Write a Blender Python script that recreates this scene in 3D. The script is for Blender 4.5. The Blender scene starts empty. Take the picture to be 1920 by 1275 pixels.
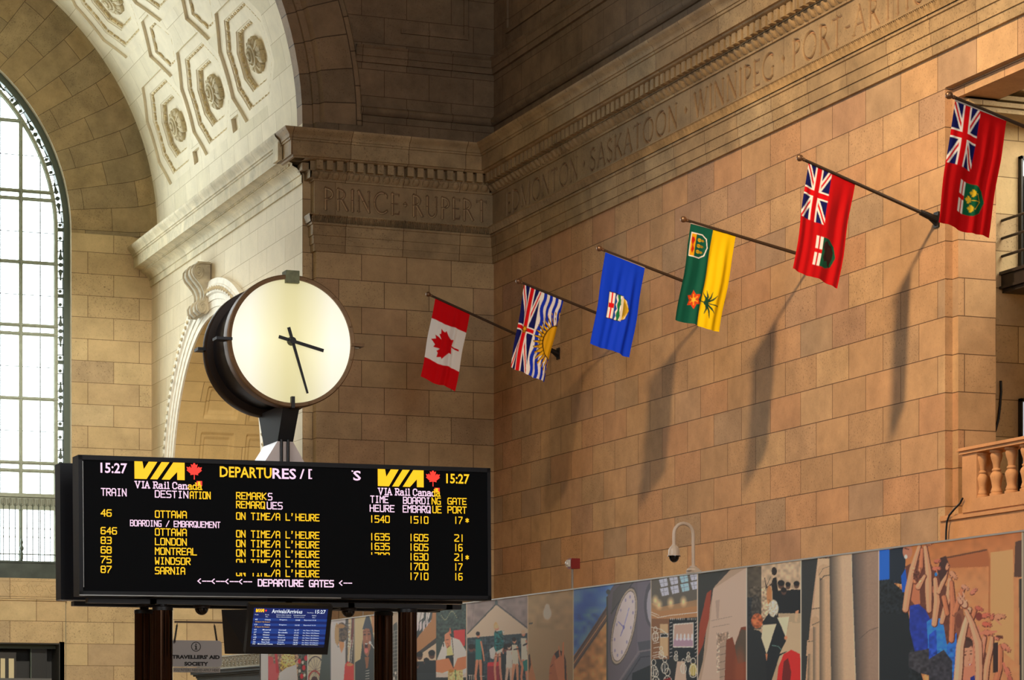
import bpy, bmesh, math, random
import numpy as np
from math import sin, cos, pi, radians, sqrt, atan2
from mathutils import Vector, Matrix, geometry

S = bpy.context.scene
COL = S.collection
rng = random.Random(7)

# ------------------------------------------------------------------ camera
F_PX, CX, HZ, EYE = 4781.0, 960.0, 1363.0, 1.6      # focal length, centre column, horizon row (in a 1920x1275 frame)
YAW = atan2(1879.6, F_PX)
cam = bpy.data.cameras.new('camera'); camo = bpy.data.objects.new('camera', cam); COL.objects.link(camo)
camo.location = (0, 0, EYE); camo.rotation_euler = (pi / 2, 0, -YAW)
cam.sensor_fit = 'HORIZONTAL'; cam.sensor_width = 36.0
cam.lens = F_PX / 1920 * 36.0
cam.shift_x = 0.0
cam.shift_y = (HZ - 637.5) / 1920
cam.clip_start = 0.5; cam.clip_end = 400
S.camera = camo

# ------------------------------------------------------------------ world, lamps, exposure
W = bpy.data.worlds.new('sky'); S.world = W; W.use_nodes = True
bg = W.node_tree.nodes['Background']
bg.inputs['Color'].default_value = (0.86, 0.95, 1.0, 1)
bg.inputs['Strength'].default_value = 11.0
S.view_settings.view_transform = 'Standard'
S.view_settings.look = 'None'
S.view_settings.exposure = 0.0
S.view_settings.gamma = 1.0
S.view_settings.use_curve_mapping = False
try:
    S.cycles.max_bounces = 7; S.cycles.diffuse_bounces = 5; S.cycles.glossy_bounces = 3
    S.cycles.transparent_max_bounces = 12; S.cycles.sample_clamp_indirect = 8.0
    S.cycles.use_denoising = True
except Exception:
    pass

def lamp(name, kind, loc, target, energy, color, **kw):
    l = bpy.data.lights.new(name, kind); l.energy = energy; l.color = color
    for k, v in kw.items(): setattr(l, k, v)
    o = bpy.data.objects.new(name, l); COL.objects.link(o); o.location = loc
    d = Vector(target) - Vector(loc)
    o.rotation_euler = d.to_track_quat('-Z', 'Y').to_euler()
    return o
# warm floodlight high in the middle of the hall, aimed at the flag wall
lamp('hall_floodlight', 'SPOT', (9.0, 29.2, 17.6), (20.8, 37.9, 7.2), 13600, (1.0, 0.69, 0.40),
     spot_size=radians(64), spot_blend=0.75, shadow_soft_size=0.5)
# unseen spot added to brighten the lower bay wall and the passage
lamp('bay_fill_spot', 'SPOT', (8.5, 40.0, 16.0), (14.6, 68.6, 5.0), 18500, (1.0, 0.94, 0.84),
     spot_size=radians(34), spot_blend=0.5, shadow_soft_size=0.5)
lamp('gallery_fill', 'AREA', (23.6, 32.6, 11.5), (23.6, 33.2, 6), 260, (1.0, 0.92, 0.74), shape='RECTANGLE', size=2.5, size_y=2.5)  # unseen fill added to lift the gallery room behind the opening
# daylight from the great window at the opposite end of the hall, behind the camera
lamp('daylight_far_window', 'AREA', (8.5, -7.5, 13), (8.5, 50, 9), 3500, (0.93, 0.97, 1.0), shape='RECTANGLE', size=11, size_y=17)
# daylight from the hall's other great windows (left side and behind the camera)
lamp('daylight_left_windows', 'AREA', (-4.4, 26, 10), (10, 30, 7), 2400, (0.92, 0.97, 1.0),
     shape='RECTANGLE', size=14, size_y=9)
# the tall bay window guides sky light into the hall
lamp('bay_window_portal', 'AREA', (8.55, 68.95, 12.2), (8.55, 40, 12.2), 1.0, (1, 1, 1),
     shape='RECTANGLE', size=11.3, size_y=17.5)
bpy.data.lights['bay_window_portal'].cycles.is_portal = True

# ------------------------------------------------------------------ measuring helpers: a picture point on a real plane
_s, _c = sin(YAW), cos(YAW)
def ray(u, v):
    a = (u - CX) / F_PX; b = (HZ - v) / F_PX
    return Vector((_s + _c * a, _c - _s * a, b))
O = Vector((0, 0, EYE))
def onX(u, v, X): d = ray(u, v); return O + d * (X / d.x)
def onY(u, v, Y): d = ray(u, v); return O + d * (Y / d.y)
def onD(u, v, D): return O + ray(u, v) * D
def px(P):
    q = Vector(P) - O; D = q.x * _s + q.y * _c
    return CX + F_PX * (q.x * _c - q.y * _s) / D, HZ - F_PX * q.z / D

# ------------------------------------------------------------------ object helpers
def link(name, me, mat=None, parent=None):
    o = bpy.data.objects.new(name, me); COL.objects.link(o)
    if mat is not None and me is not None: me.materials.append(mat)
    if parent is not None: o.parent = parent
    return o
def tag(o, label=None, cat=None, group=None, kind=None):
    if label: o['label'] = label
    if cat: o['category'] = cat
    if group: o['group'] = group
    if kind: o['kind'] = kind
    return o
def empty(name, loc, label, cat, group=None):
    o = bpy.data.objects.new(name, None); COL.objects.link(o); o.location = loc; o.empty_display_size = 0.2
    return tag(o, label, cat, group)

class MB:
    """collects shapes in world coordinates and links them as one mesh object"""
    def __init__(s): s.v = []; s.f = []; s.uv = {}; s.mi = []
    def add(s, vs, fs, uvs=None):
        n = len(s.v); s.v += [tuple(p) for p in vs]
        for k, f in enumerate(fs):
            s.f.append(tuple(i + n for i in f))
            if uvs is not None: s.uv[len(s.f) - 1] = [uvs[i] for i in f]
        return s
    def box(s, a, b, M=None):
        x0, y0, z0 = a; x1, y1, z1 = b
        vs = [(x0,y0,z0),(x1,y0,z0),(x1,y1,z0),(x0,y1,z0),(x0,y0,z1),(x1,y0,z1),(x1,y1,z1),(x0,y1,z1)]
        if M is not None: vs = [M @ Vector(p) for p in vs]
        return s.add(vs, [(0,3,2,1),(4,5,6,7),(0,1,5,4),(1,2,6,5),(2,3,7,6),(3,0,4,7)])
    def quad(s, a, b, c, d): return s.add([a, b, c, d], [(0,1,2,3)])
    def prism(s, pts, d):
        """closed polygon pts (3D, planar) pushed along d"""
        n = len(pts); d = Vector(d); P = [Vector(p) for p in pts]
        return s.add(P + [p + d for p in P], [tuple(range(n))[::-1], tuple(range(n, 2*n))] + [(i, (i+1) % n, n + (i+1) % n, n + i) for i in range(n)])
    def tube(s, path, r, n=8, cap=True):
        P = [Vector(p) for p in path]; rs = r if isinstance(r, (list, tuple)) else [r] * len(P)
        rings = []; up = None
        for i, p in enumerate(P):
            t = ((P[i+1] - p) if i == 0 else (p - P[i-1]) if i == len(P)-1 else (P[i+1] - P[i-1])).normalized()
            if up is None:
                up = Vector((0,0,1)) if abs(t.z) < .9 else Vector((1,0,0))
            a = t.cross(up)
            if a.length < 1e-5: a = t.cross(Vector((0.3,1,0)))
            a.normalize(); b = a.cross(t).normalized(); up = b
            rings.append([p + (a * cos(2*pi*k/n) + b * sin(2*pi*k/n)) * rs[i] for k in range(n)])
        vs = [q for R in rings for q in R]; fs = []
        for i in range(len(P)-1):
            for k in range(n):
                fs.append((i*n+k, i*n+(k+1) % n, (i+1)*n+(k+1) % n, (i+1)*n+k))
        if cap:
            fs.append(tuple(range(n))[::-1]); fs.append(tuple((len(P)-1)*n + k for k in range(n)))
        return s.add(vs, fs)
    def cyl(s, a, b, r, n=20): return s.tube([a, b], r, n)
    def lathe(s, prof, o, ax=(0,0,1), n=24, ang=(0, 2*pi)):
        """prof: (radius, height) pairs turned round the axis ax at o"""
        o = Vector(o); ax = Vector(ax).normalized()
        u = ax.orthogonal().normalized(); w = ax.cross(u); full = abs(ang[1]-ang[0]-2*pi) < 1e-6
        m = n if full else n + 1; vs = []
        for r, h in prof:
            for k in range(m):
                t = ang[0] + (ang[1]-ang[0]) * k / n
                vs.append(o + ax * h + (u * cos(t) + w * sin(t)) * r)
        fs = []
        for i in range(len(prof)-1):
            for k in range(n):
                k2 = (k+1) % m
                fs.append((i*m+k, i*m+k2, (i+1)*m+k2, (i+1)*m+k))
        return s.add(vs, fs)
    def grid(s, fn, nu, nv, uvfn=None):
        vs = []; uv = []
        for j in range(nv+1):
            for i in range(nu+1):
                vs.append(fn(i/nu, j/nv))
                if uvfn: uv.append(uvfn(i/nu, j/nv))
        fs = [(j*(nu+1)+i, j*(nu+1)+i+1, (j+1)*(nu+1)+i+1, (j+1)*(nu+1)+i) for j in range(nv) for i in range(nu)]
        return s.add(vs, fs, uv if uvfn else None)
    def build(s, name, mat, parent=None, smooth=0, weld=True, recalc=True):
        me = bpy.data.meshes.new(name)
        base = Vector((0,0,0))
        if parent is not None: base = parent_world(parent)
        me.from_pydata([(p[0]-base.x, p[1]-base.y, p[2]-base.z) for p in s.v], [], s.f)
        if s.uv:
            L = me.uv_layers.new(name='UVMap')
            for pi_, poly in enumerate(me.polygons):
                if pi_ in s.uv:
                    for li, q in zip(poly.loop_indices, s.uv[pi_]): L.data[li].uv = q
        if weld or recalc:
            bm = bmesh.new(); bm.from_mesh(me)
            if weld: bmesh.ops.remove_doubles(bm, verts=bm.verts, dist=1e-5)
            if recalc: bmesh.ops.recalc_face_normals(bm, faces=bm.faces)
            bm.to_mesh(me); bm.free()
        if smooth:
            me.polygons.foreach_set('use_smooth', [True]*len(me.polygons))
            try: me.set_sharp_from_angle(angle=radians(smooth))
            except Exception: pass
        me.update()
        o = link(name, me, mat, parent)
        return o
def parent_world(p):
    b = Vector((0,0,0))
    while p is not None:
        b += Vector(p.location); p = p.parent
    return b
def grid_np(name, V, nu, nv, mat, parent=None, smooth=0, colors=None, uvs=None):
    """V: (nv+1, nu+1, 3) array of world points -> one mesh, optional per-point colour"""
    me = bpy.data.meshes.new(name); base = np.array(parent_world(parent)) if parent is not None else np.zeros(3)
    P = (V.reshape(-1, 3) - base).astype(np.float32)
    i, j = np.meshgrid(np.arange(nu), np.arange(nv)); a = (j*(nu+1)+i).ravel()
    Fc = np.stack([a, a+1, a+nu+2, a+nu+1], 1).astype(np.int32)
    me.vertices.add(len(P)); me.vertices.foreach_set('co', P.ravel())
    me.loops.add(Fc.size); me.loops.foreach_set('vertex_index', Fc.ravel())
    me.polygons.add(len(Fc)); me.polygons.foreach_set('loop_start', np.arange(0, Fc.size, 4, dtype=np.int32))
    try: me.polygons.foreach_set('loop_total', np.full(len(Fc), 4, dtype=np.int32))
    except Exception: pass
    if colors is not None:
        A = me.color_attributes.new('paint', 'FLOAT_COLOR', 'POINT')
        c4 = np.ones((len(P), 4), np.float32); c4[:, :3] = colors.reshape(-1, 3)
        A.data.foreach_set('color', c4.ravel())
    if uvs is not None:
        L = me.uv_layers.new(name='UVMap'); L.data.foreach_set('uv', uvs.reshape(-1, 2)[Fc.ravel()].astype(np.float32).ravel())
    me.update(calc_edges=True); me.validate()
    if smooth:
        me.polygons.foreach_set('use_smooth', [True]*len(me.polygons))
        try: me.set_sharp_from_angle(angle=radians(smooth))
        except Exception: pass
    return link(name, me, mat, parent)
def lin(c):
    c = np.asarray(c, float) / 255.0
    return np.where(c <= 0.04045, c/12.92, ((c+0.055)/1.055)**2.4)
def hexl(r, g, b): return tuple(float(x) for x in lin((r, g, b))) + (1.0,)

# ------------------------------------------------------------------ materials
def mat_plain(name, col, rough=0.6, metal=0.0, spec=0.5, noise=0.0, scale=20.0):
    m = bpy.data.materials.new(name); m.use_nodes = True; N = m.node_tree.nodes; Lk = m.node_tree.links
    b = N['Principled BSDF']; b.inputs['Roughness'].default_value = rough; b.inputs['Metallic'].default_value = metal
    b.inputs['Specular IOR Level'].default_value = spec
    b.inputs['Base Color'].default_value = col
    if noise:
        t = N.new('ShaderNodeTexCoord'); n = N.new('ShaderNodeTexNoise'); n.inputs['Scale'].default_value = scale; n.inputs['Detail'].default_value = 4
        r = N.new('ShaderNodeValToRGB')
        r.color_ramp.elements[0].color = tuple(x*(1-noise) for x in col[:3]) + (1,); r.color_ramp.elements[0].position = .3
        r.color_ramp.elements[1].color = tuple(min(1, x*(1+noise)) for x in col[:3]) + (1,); r.color_ramp.elements[1].position = .7
        Lk.new(t.outputs['Object'], n.inputs['Vector']); Lk.new(n.outputs['Fac'], r.inputs['Fac']); Lk.new(r.outputs['Color'], b.inputs['Base Color'])
    return m
def mat_glow(name, col, strength):
    m = bpy.data.materials.new(name); m.use_nodes = True; b = m.node_tree.nodes['Principled BSDF']
    b.inputs['Base Color'].default_value = (0.01,0.01,0.01,1); b.inputs['Roughness'].default_value = .5
    b.inputs['Emission Color'].default_value = col; b.inputs['Emission Strength'].default_value = strength
    return m
def mat_paint(name, rough=0.6, gain=1.0, trans=0.0, spec=0.3):
    m = bpy.data.materials.new(name); m.use_nodes = True; N = m.node_tree.nodes; Lk = m.node_tree.links
    b = N['Principled BSDF']; a = N.new('ShaderNodeVertexColor'); a.layer_name = 'paint'
    b.inputs['Roughness'].default_value = rough; b.inputs['Specular IOR Level'].default_value = spec
    Lk.new(a.outputs['Color'], b.inputs['Base Color'])
    if trans:
        t = N.new('ShaderNodeBsdfTranslucent'); Lk.new(a.outputs['Color'], t.inputs['Color'])
        mx = N.new('ShaderNodeMixShader'); mx.inputs[0].default_value = trans
        Lk.new(b.outputs[0], mx.inputs[1]); Lk.new(t.outputs[0], mx.inputs[2]); Lk.new(mx.outputs[0], N['Material Output'].inputs[0])
    return m
def math_node(N, Lk, op, a, b=None):
    n = N.new('ShaderNodeMath'); n.operation = op
    for i, x in enumerate((a, b)):
        if x is None: continue
        if isinstance(x, (int, float)): n.inputs[i].default_value = x
        else: Lk.new(x, n.inputs[i])
    return n.outputs[0]
STONE_TINTS = [(0.0, (176,140,100)), (0.30, (188,154,110)), (0.5, (182,138,98)), (0.68, (192,162,118)), (0.85, (164,136,104)), (1.0, (186,148,104))]
def mat_stone(name, w=1.1, h=0.5916, u0=0.0, z0=0.307, uv=False, tints=STONE_TINTS, mortar=(70,50,34), msize=0.0075, offset=0.5, pits=1.0, gain=1.0, blotch=0.25, rough=0.75, groove_shade=None):
    """coursed limestone: brick joints, one tint per block, pores on some blocks"""
    m = bpy.data.materials.new(name); m.use_nodes = True; N = m.node_tree.nodes; Lk = m.node_tree.links
    b = N['Principled BSDF']; b.inputs['Roughness'].default_value = rough; b.inputs['Specular IOR Level'].default_value = 0.25
    if uv:
        t = N.new('ShaderNodeUVMap'); sp = N.new('ShaderNodeSeparateXYZ'); Lk.new(t.outputs[0], sp.inputs[0]); U, V = sp.outputs[0], sp.outputs[1]
    else:
        g = N.new('ShaderNodeNewGeometry'); sp = N.new('ShaderNodeSeparateXYZ'); Lk.new(g.outputs['Position'], sp.inputs[0])
        sn = N.new('ShaderNodeSeparateXYZ'); Lk.new(g.outputs['Normal'], sn.inputs[0])
        ax = math_node(N, Lk, 'GREATER_THAN', math_node(N, Lk, 'ABSOLUTE', sn.outputs[0]), 0.7)
        dif = math_node(N, Lk, 'SUBTRACT', sp.outputs[1], sp.outputs[0])
        U = math_node(N, Lk, 'ADD', sp.outputs[0], math_node(N, Lk, 'MULTIPLY', dif, ax)); V = sp.outputs[2]
    U = math_node(N, Lk, 'ADD', U, 200*w - u0); V = math_node(N, Lk, 'ADD', V, 20*h - z0)
    cb = N.new('ShaderNodeCombineXYZ'); Lk.new(U, cb.inputs[0]); Lk.new(V, cb.inputs[1])
    br = N.new('ShaderNodeTexBrick'); Lk.new(cb.outputs[0], br.inputs['Vector'])
    br.offset = offset; br.offset_frequency = 2; br.squash = 1.0
    br.inputs['Color1'].default_value = (0,0,0,1); br.inputs['Color2'].default_value = (1,1,1,1); br.inputs['Mortar'].default_value = (0.5,0.5,0.5,1)
    br.inputs['Scale'].default_value = 1.0; br.inputs['Mortar Size'].default_value = msize; br.inputs['Mortar Smooth'].default_value = 0.1
    br.inputs['Bias'].default_value = 0.0; br.inputs['Brick Width'].default_value = w; br.inputs['Row Height'].default_value = h
    rp = N.new('ShaderNodeValToRGB'); el = rp.color_ramp.elements; rp.color_ramp.interpolation = 'LINEAR'
    while len(el) > 1: el.remove(el[0])
    first = True
    for p, c in tints:
        e = el[0] if first else el.new(p); first = False
        e.position = p; e.color = tuple(float(x)*gain for x in lin(c)) + (1,)
    Lk.new(br.outputs['Color'], rp.inputs['Fac'])
    tc = N.new('ShaderNodeNewGeometry')
    # soft clouding inside each block
    n1 = N.new('ShaderNodeTexNoise'); n1.inputs['Scale'].default_value = 1.7; n1.inputs['Detail'].default_value = 8; n1.inputs['Roughness'].default_value = .65
    Lk.new(tc.outputs['Position'], n1.inputs['Vector'])
    c1 = N.new('ShaderNodeMapRange'); c1.inputs['From Min'].default_value = .3; c1.inputs['From Max'].default_value = .7
    c1.inputs['To Min'].default_value = 1 - blotch; c1.inputs['To Max'].default_value = 1 + blotch*.7
    Lk.new(n1.outputs['Fac'], c1.inputs['Value'])
    mu = N.new('ShaderNodeMix'); mu.data_type = 'RGBA'; mu.blend_type = 'MULTIPLY'; mu.inputs[0].default_value = 1.0
    Lk.new(rp.outputs['Color'], mu.inputs[6]); Lk.new(c1.outputs[0], mu.inputs[7])
    # pores: fine dark specks, stronger on some blocks
    n2 = N.new('ShaderNodeTexNoise'); n2.inputs['Scale'].default_value = 30; n2.inputs['Detail'].default_value = 5; n2.inputs['Roughness'].default_value = .7
    Lk.new(tc.outputs['Position'], n2.inputs['Vector'])
    pm = N.new('ShaderNodeMapRange'); pm.inputs['From Min'].default_value = .565; pm.inputs['From Max'].default_value = .66
    pm.inputs['To Min'].default_value = 0; pm.inputs['To Max'].default_value = 0.8*pits; Lk.new(n2.outputs['Fac'], pm.inputs['Value'])
    wn = N.new('ShaderNodeTexWhiteNoise'); wn.noise_dimensions = '1D'; Lk.new(br.outputs['Color'], wn.inputs['W'])
    bm_ = N.new('ShaderNodeMapRange'); bm_.inputs['From Min'].default_value = .45; bm_.inputs['From Max'].default_value = 1.0
    bm_.inputs['To Min'].default_value = .25; Lk.new(wn.outputs['Value'], bm_.inputs['Value'])
    pf = math_node(N, Lk, 'MULTIPLY', pm.outputs[0], bm_.outputs[0])
    mp = N.new('ShaderNodeMix'); mp.data_type = 'RGBA'; Lk.new(pf, mp.inputs[0]); Lk.new(mu.outputs[2], mp.inputs[6]); mp.inputs[7].default_value = hexl(66,48,36)
    # joints
    mj = N.new('ShaderNodeMix'); mj.data_type = 'RGBA'
    Lk.new(math_node(N, Lk, 'MULTIPLY', br.outputs['Fac'], 0.85), mj.inputs[0]); Lk.new(mp.outputs[2], mj.inputs[6]); mj.inputs[7].default_value = hexl(*mortar)
    fin = mj.outputs[2]
    if groove_shade:                              # red-brown shade painted into the cut letters by groove depth
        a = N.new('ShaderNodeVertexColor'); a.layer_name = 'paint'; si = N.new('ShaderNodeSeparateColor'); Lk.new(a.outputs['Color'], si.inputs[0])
        mi = N.new('ShaderNodeMix'); mi.data_type = 'RGBA'; Lk.new(si.outputs[0], mi.inputs[0]); Lk.new(fin, mi.inputs[6]); mi.inputs[7].default_value = hexl(*groove_shade); fin = mi.outputs[2]
    Lk.new(fin, b.inputs['Base Color'])
    bp = N.new('ShaderNodeBump'); bp.inputs['Strength'].default_value = .35; bp.inputs['Distance'].default_value = .02
    hh = math_node(N, Lk, 'SUBTRACT', math_node(N, Lk, 'MULTIPLY', n2.outputs['Fac'], 0.35), br.outputs['Fac'])
    Lk.new(hh, bp.inputs['Height']); Lk.new(bp.outputs[0], b.inputs['Normal'])
    return m
# ------------------------------------------------------------------ the hall: main planes (metres)
XR, YE = 20.836, 54.13            # flag wall, end wall
XV, YV, YB = 16.38, 54.38, 68.68  # bay side wall, inner arch ring, bay back wall
XC, ZS, RV = 8.55, 15.0, 7.83     # vault axis, springing height, radius
RW = 5.62                         # window arch radius
XL = 2*XC - XV                    # opposite bay wall
M_R = mat_stone('limestone_flag_wall', w=1.14, u0=53.571-0.57, gain=0.86, tints=[(0,(188,152,112)),(.3,(202,164,120)),(.5,(196,150,110)),(.68,(204,170,126)),(.8,(184,146,116)),(.9,(178,152,120)),(1,(204,162,116))], blotch=.22, pits=1.15)
M_E = mat_stone('limestone_end_wall', w=1.064, u0=17.677, gain=1.12, tints=[(0,(172,147,110)),(.3,(182,158,118)),(.55,(174,146,112)),(.8,(186,162,122)),(1,(164,142,110))], blotch=.2, pits=.9)
SHADE_TINTS = [(0,(150,126,98)),(.4,(160,134,104)),(.7,(142,120,94)),(1,(156,132,102))]   # dimness above the great cornice painted into the stone colour
M_RU = mat_stone('shaded_limestone_flag_wall', w=1.14, u0=53.571-0.57, gain=0.62, tints=SHADE_TINTS, blotch=.3, pits=.8)
M_EU = mat_stone('shaded_limestone_end_wall', w=1.064, u0=17.677, gain=0.62, tints=SHADE_TINTS, blotch=.3, pits=.8)
M_V = mat_stone('limestone_bay', w=1.5, u0=16.0, gain=1.0, tints=[(0,(206,190,156)),(.4,(212,196,164)),(.7,(200,182,148)),(1,(210,194,162))], mortar=(150,130,95), blotch=.08, pits=.3)
M_B = mat_stone('limestone_bay_back', w=1.42, u0=14.62, gain=1.0, tints=[(0,(196,170,126)),(.3,(206,182,136)),(.55,(200,174,130)),(.8,(184,160,124)),(1,(208,186,142))], mortar=(96,74,48), blotch=.18, pits=.9)
M_BR = mat_stone('limestone_voussoirs', w=1.5, h=0.60, u0=0, z0=0.1, uv=True, gain=0.9, tints=[(0,(178,154,112)),(.3,(166,146,110)),(.55,(184,160,116)),(.8,(156,140,108)),(1,(180,158,118))], mortar=(80,64,44), blotch=.3, pits=.9)
M_COVE = mat_stone('limestone_cove', w=1.5, h=0.60, u0=0, z0=0.1, uv=True, gain=1.0, tints=[(0,(182,162,122)),(.5,(192,172,132)),(1,(176,158,118))], mortar=(96,78,54), blotch=.2, pits=.5)
M_RING = mat_stone('limestone_arch_ring', w=0.74, h=6.0, u0=0.1, z0=0, uv=True, gain=0.66, tints=[(0,(160,134,104)),(.5,(172,144,110)),(1,(150,128,100))], mortar=(50,38,28), blotch=.25, pits=.8, msize=.012)
M_VAULT = mat_stone('limestone_vault', w=1.2, h=0.70, u0=0, z0=0, uv=True, gain=1.0, tints=[(0,(220,208,178)),(.5,(226,214,186)),(1,(212,200,168))], mortar=(168,150,112), blotch=.1, pits=.25)
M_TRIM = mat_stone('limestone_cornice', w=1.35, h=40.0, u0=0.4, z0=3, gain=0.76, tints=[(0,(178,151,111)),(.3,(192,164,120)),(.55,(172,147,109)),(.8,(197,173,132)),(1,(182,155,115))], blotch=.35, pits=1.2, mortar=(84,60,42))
M_FRIEZE = mat_stone('limestone_frieze', w=1.9, h=40.0, u0=0.9, z0=3, gain=0.72, tints=[(0,(175,150,113)),(.4,(185,160,121)),(.7,(167,144,109)),(1,(181,158,121))], blotch=.3, pits=.8, mortar=(110,84,58), groove_shade=(104,66,48))
M_VTRIM = mat_stone('limestone_bay_cornice', w=1.2, h=40.0, u0=0.4, z0=3, gain=1.0, tints=[(0,(200,186,152)),(.5,(210,196,162)),(1,(190,174,138))], blotch=.3, pits=.6, mortar=(150,130,95))
M_KEY = mat_plain('weathered_carved_stone', hexl(168,156,128), .75, noise=.25, scale=5)
M_ARCHI = mat_plain('pale_carved_stone', hexl(216,206,184), .7, noise=.1, scale=6)
M_FLOOR = mat_stone('marble_floor', w=1.2, h=1.2, uv=True, gain=0.8, pits=.2, rough=.3)
M_FRAME = mat_plain('green_grey_bronze', hexl(150,156,136), .45, .2, noise=.12, scale=8)
M_FRAME_D = mat_plain('dark_window_bronze', hexl(84,94,82), .5, .2)
M_BLACK = mat_plain('black_steel', hexl(12,13,15), .45, .2)
M_DARKSTEEL = mat_plain('dark_painted_steel', hexl(42,36,34), .5, .2, noise=.15, scale=5)

def struct(o): o['kind'] = 'structure'; return o

# floor and the plain shell that closes the hall
fl = MB(); fl.add([(-4.6,-8,0),(26,-8,0),(26,72,0),(-4.6,72,0)], [(0,1,2,3)], [(0,0),(30,0),(30,80),(0,80)])
struct(fl.build('floor', M_FLOOR))
b = MB(); b.box((-5.2,-8,0),(-4.6,54.4,26)); struct(b.build('wall_left', M_R))
b = MB(); b.box((-5.2,-8.6,0),(26,-8,26)); struct(b.build('wall_near', M_R))
b = MB()
for i in range(24):                                        # the hall's own barrel ceiling, above the picture
    a0, a1 = pi*i/24, pi*(i+1)/24
    p0 = (XC - 13.2*cos(a0), 19.0 + 6.0*sin(a0)); p1 = (XC - 13.2*cos(a1), 19.0 + 6.0*sin(a1))
    b.quad((p0[0],-8.6,p0[1]), (p1[0],-8.6,p1[1]), (p1[0],54.4,p1[1]), (p0[0],54.4,p0[1]))
struct(b.build('ceiling', M_E))

# flag wall with the balcony opening (stepped reveal)
OY0, OY1, OZ0, OZ1 = 30.6, 34.54, 4.55, 11.57
b = MB(); T1 = XR + 0.134; r = 0.17; T2 = 21.65
def wall_with_hole(b, x0, x1, y0, y1, z0, z1, ya, yb, za, zb):
    b.box((x0,yb,z0),(x1,y1,z1)); b.box((x0,y0,z0),(x1,ya,z1)); b.box((x0,ya,zb),(x1,yb,z1)); b.box((x0,ya,z0),(x1,yb,za))
wall_with_hole(b, XR, T1, -8, YE+.6, 0, 14.71, OY0, OY1, OZ0, OZ1)
wall_with_hole(b, T1, T2, -8, YE+.6, 0, 14.71, OY0+r, OY1-r, OZ0, OZ1-r)
struct(b.build('wall_right', M_R, weld=False))
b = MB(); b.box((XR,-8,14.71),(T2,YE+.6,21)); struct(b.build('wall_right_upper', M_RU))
# the gallery room behind the opening
b = MB()
b.box((T2,34.95,4.2),(26.2,35.4,13)); b.box((25.8,29.0,4.2),(26.2,35.4,13)); b.box((T2,29.0,4.2),(26.2,29.5,13)); b.box((T2,29.0,12.2),(26.2,35.4,12.8)); b.box((T2,29.0,4.2),(26.2,35.4,4.55))
struct(b.build('wall_gallery', M_B, weld=False))
b = MB()
for z, d in ((11.2,.08),(11.28,.14),(11.4,.10),(11.55,.2)): b.box((T1+.1,OY1-r-d,z),(26,35.2,z+.07))
b.box((T2-.2,OY0+r,11.62),(26,35.2,11.9))
struct(b.build('trim_4', M_TRIM, weld=False))

# end wall: pier, upper wall with the great arch
b = MB()
b.box((16.62,YE,0),(XR+.3,YV+.02,14.705)); b.box((XV+.006,YV,0),(XR+.3,YV+.4,14.705));
b.box((-4.9,YE,0),(XL-.24,YV+.4,14.705))
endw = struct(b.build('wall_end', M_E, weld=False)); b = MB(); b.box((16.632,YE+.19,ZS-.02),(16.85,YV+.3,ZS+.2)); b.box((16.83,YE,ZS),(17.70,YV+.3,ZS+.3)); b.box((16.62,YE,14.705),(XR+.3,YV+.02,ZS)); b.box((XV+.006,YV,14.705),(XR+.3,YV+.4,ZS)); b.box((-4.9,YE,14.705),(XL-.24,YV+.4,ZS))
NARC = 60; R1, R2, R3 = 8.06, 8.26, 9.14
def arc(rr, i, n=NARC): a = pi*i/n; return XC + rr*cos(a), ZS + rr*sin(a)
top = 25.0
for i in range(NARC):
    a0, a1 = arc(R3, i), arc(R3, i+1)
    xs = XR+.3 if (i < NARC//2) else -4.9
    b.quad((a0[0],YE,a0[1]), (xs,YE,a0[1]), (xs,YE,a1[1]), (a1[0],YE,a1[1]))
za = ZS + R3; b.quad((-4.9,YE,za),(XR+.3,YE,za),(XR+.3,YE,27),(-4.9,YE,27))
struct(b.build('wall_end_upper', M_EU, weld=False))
b = MB()                                                   # arch ring: three stepped faces
def ring(b, r0, y0, r1, y1, uvs=True):
    for i in range(NARC):
        p, q = arc(r0, i), arc(r1, i); p2, q2 = arc(r0, i+1), arc(r1, i+1)
        s0, s1 = pi*i/NARC*8.7, pi*(i+1)/NARC*8.7
        b.add([(p[0],y0,p[1]),(q[0],y1,q[1]),(q2[0],y1,q2[1]),(p2[0],y0,p2[1])], [(0,1,2,3)], [(s0,r0-3),(s0,r1-3.0),(s1,r1-3.0),(s1,r0-3)])
ring(b, RV, YV+.4, RV, YV); ring(b, RV, YV, R1, YV); ring(b, R1, YV, R1, YV-.10); ring(b, R1, YV-.10, R1+.14, YV-.10)
ring(b, R1+.14, YV-.10, R2, YE-.02); ring(b, R2, YE-.02, R3-.03, YE-.04); ring(b, R3-.03, YE-.04, R3, YE-.01); ring(b, R3, YE-.01, R3, YE+.02)
struct(b.build('trim_5', M_RING, weld=False, smooth=30))

# bay side wall with its arched passage
AY, AZ, AR = 61.9, 7.55, 4.33
b = MB(); z1 = ZS + .3
def vface(x, flip=False):
    b.quad((x,YV,0),(x,AY-AR,0),(x,AY-AR,AZ),(x,YV,AZ)); b.quad((x,AY+AR,0),(x,YB+.3,0),(x,YB+.3,AZ),(x,AY+AR,AZ))
    b.quad((x,YV,AZ),(x,AY-AR,AZ),(x,AY-AR,z1),(x,YV,z1)); b.quad((x,AY+AR,AZ),(x,YB+.3,AZ),(x,YB+.3,z1),(x,AY+AR,z1))
    n = 48
    for i in range(n):
        a0, a1 = pi*i/n, pi*(i+1)/n
        y0, y1 = AY+AR*cos(a0), AY+AR*cos(a1)
        b.quad((x,y0,AZ+AR*sin(a0)),(x,y1,AZ+AR*sin(a1)),(x,y1,z1),(x,y0,z1))
vface(XV); struct(b.build('wall_bay_right', M_V))
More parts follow.
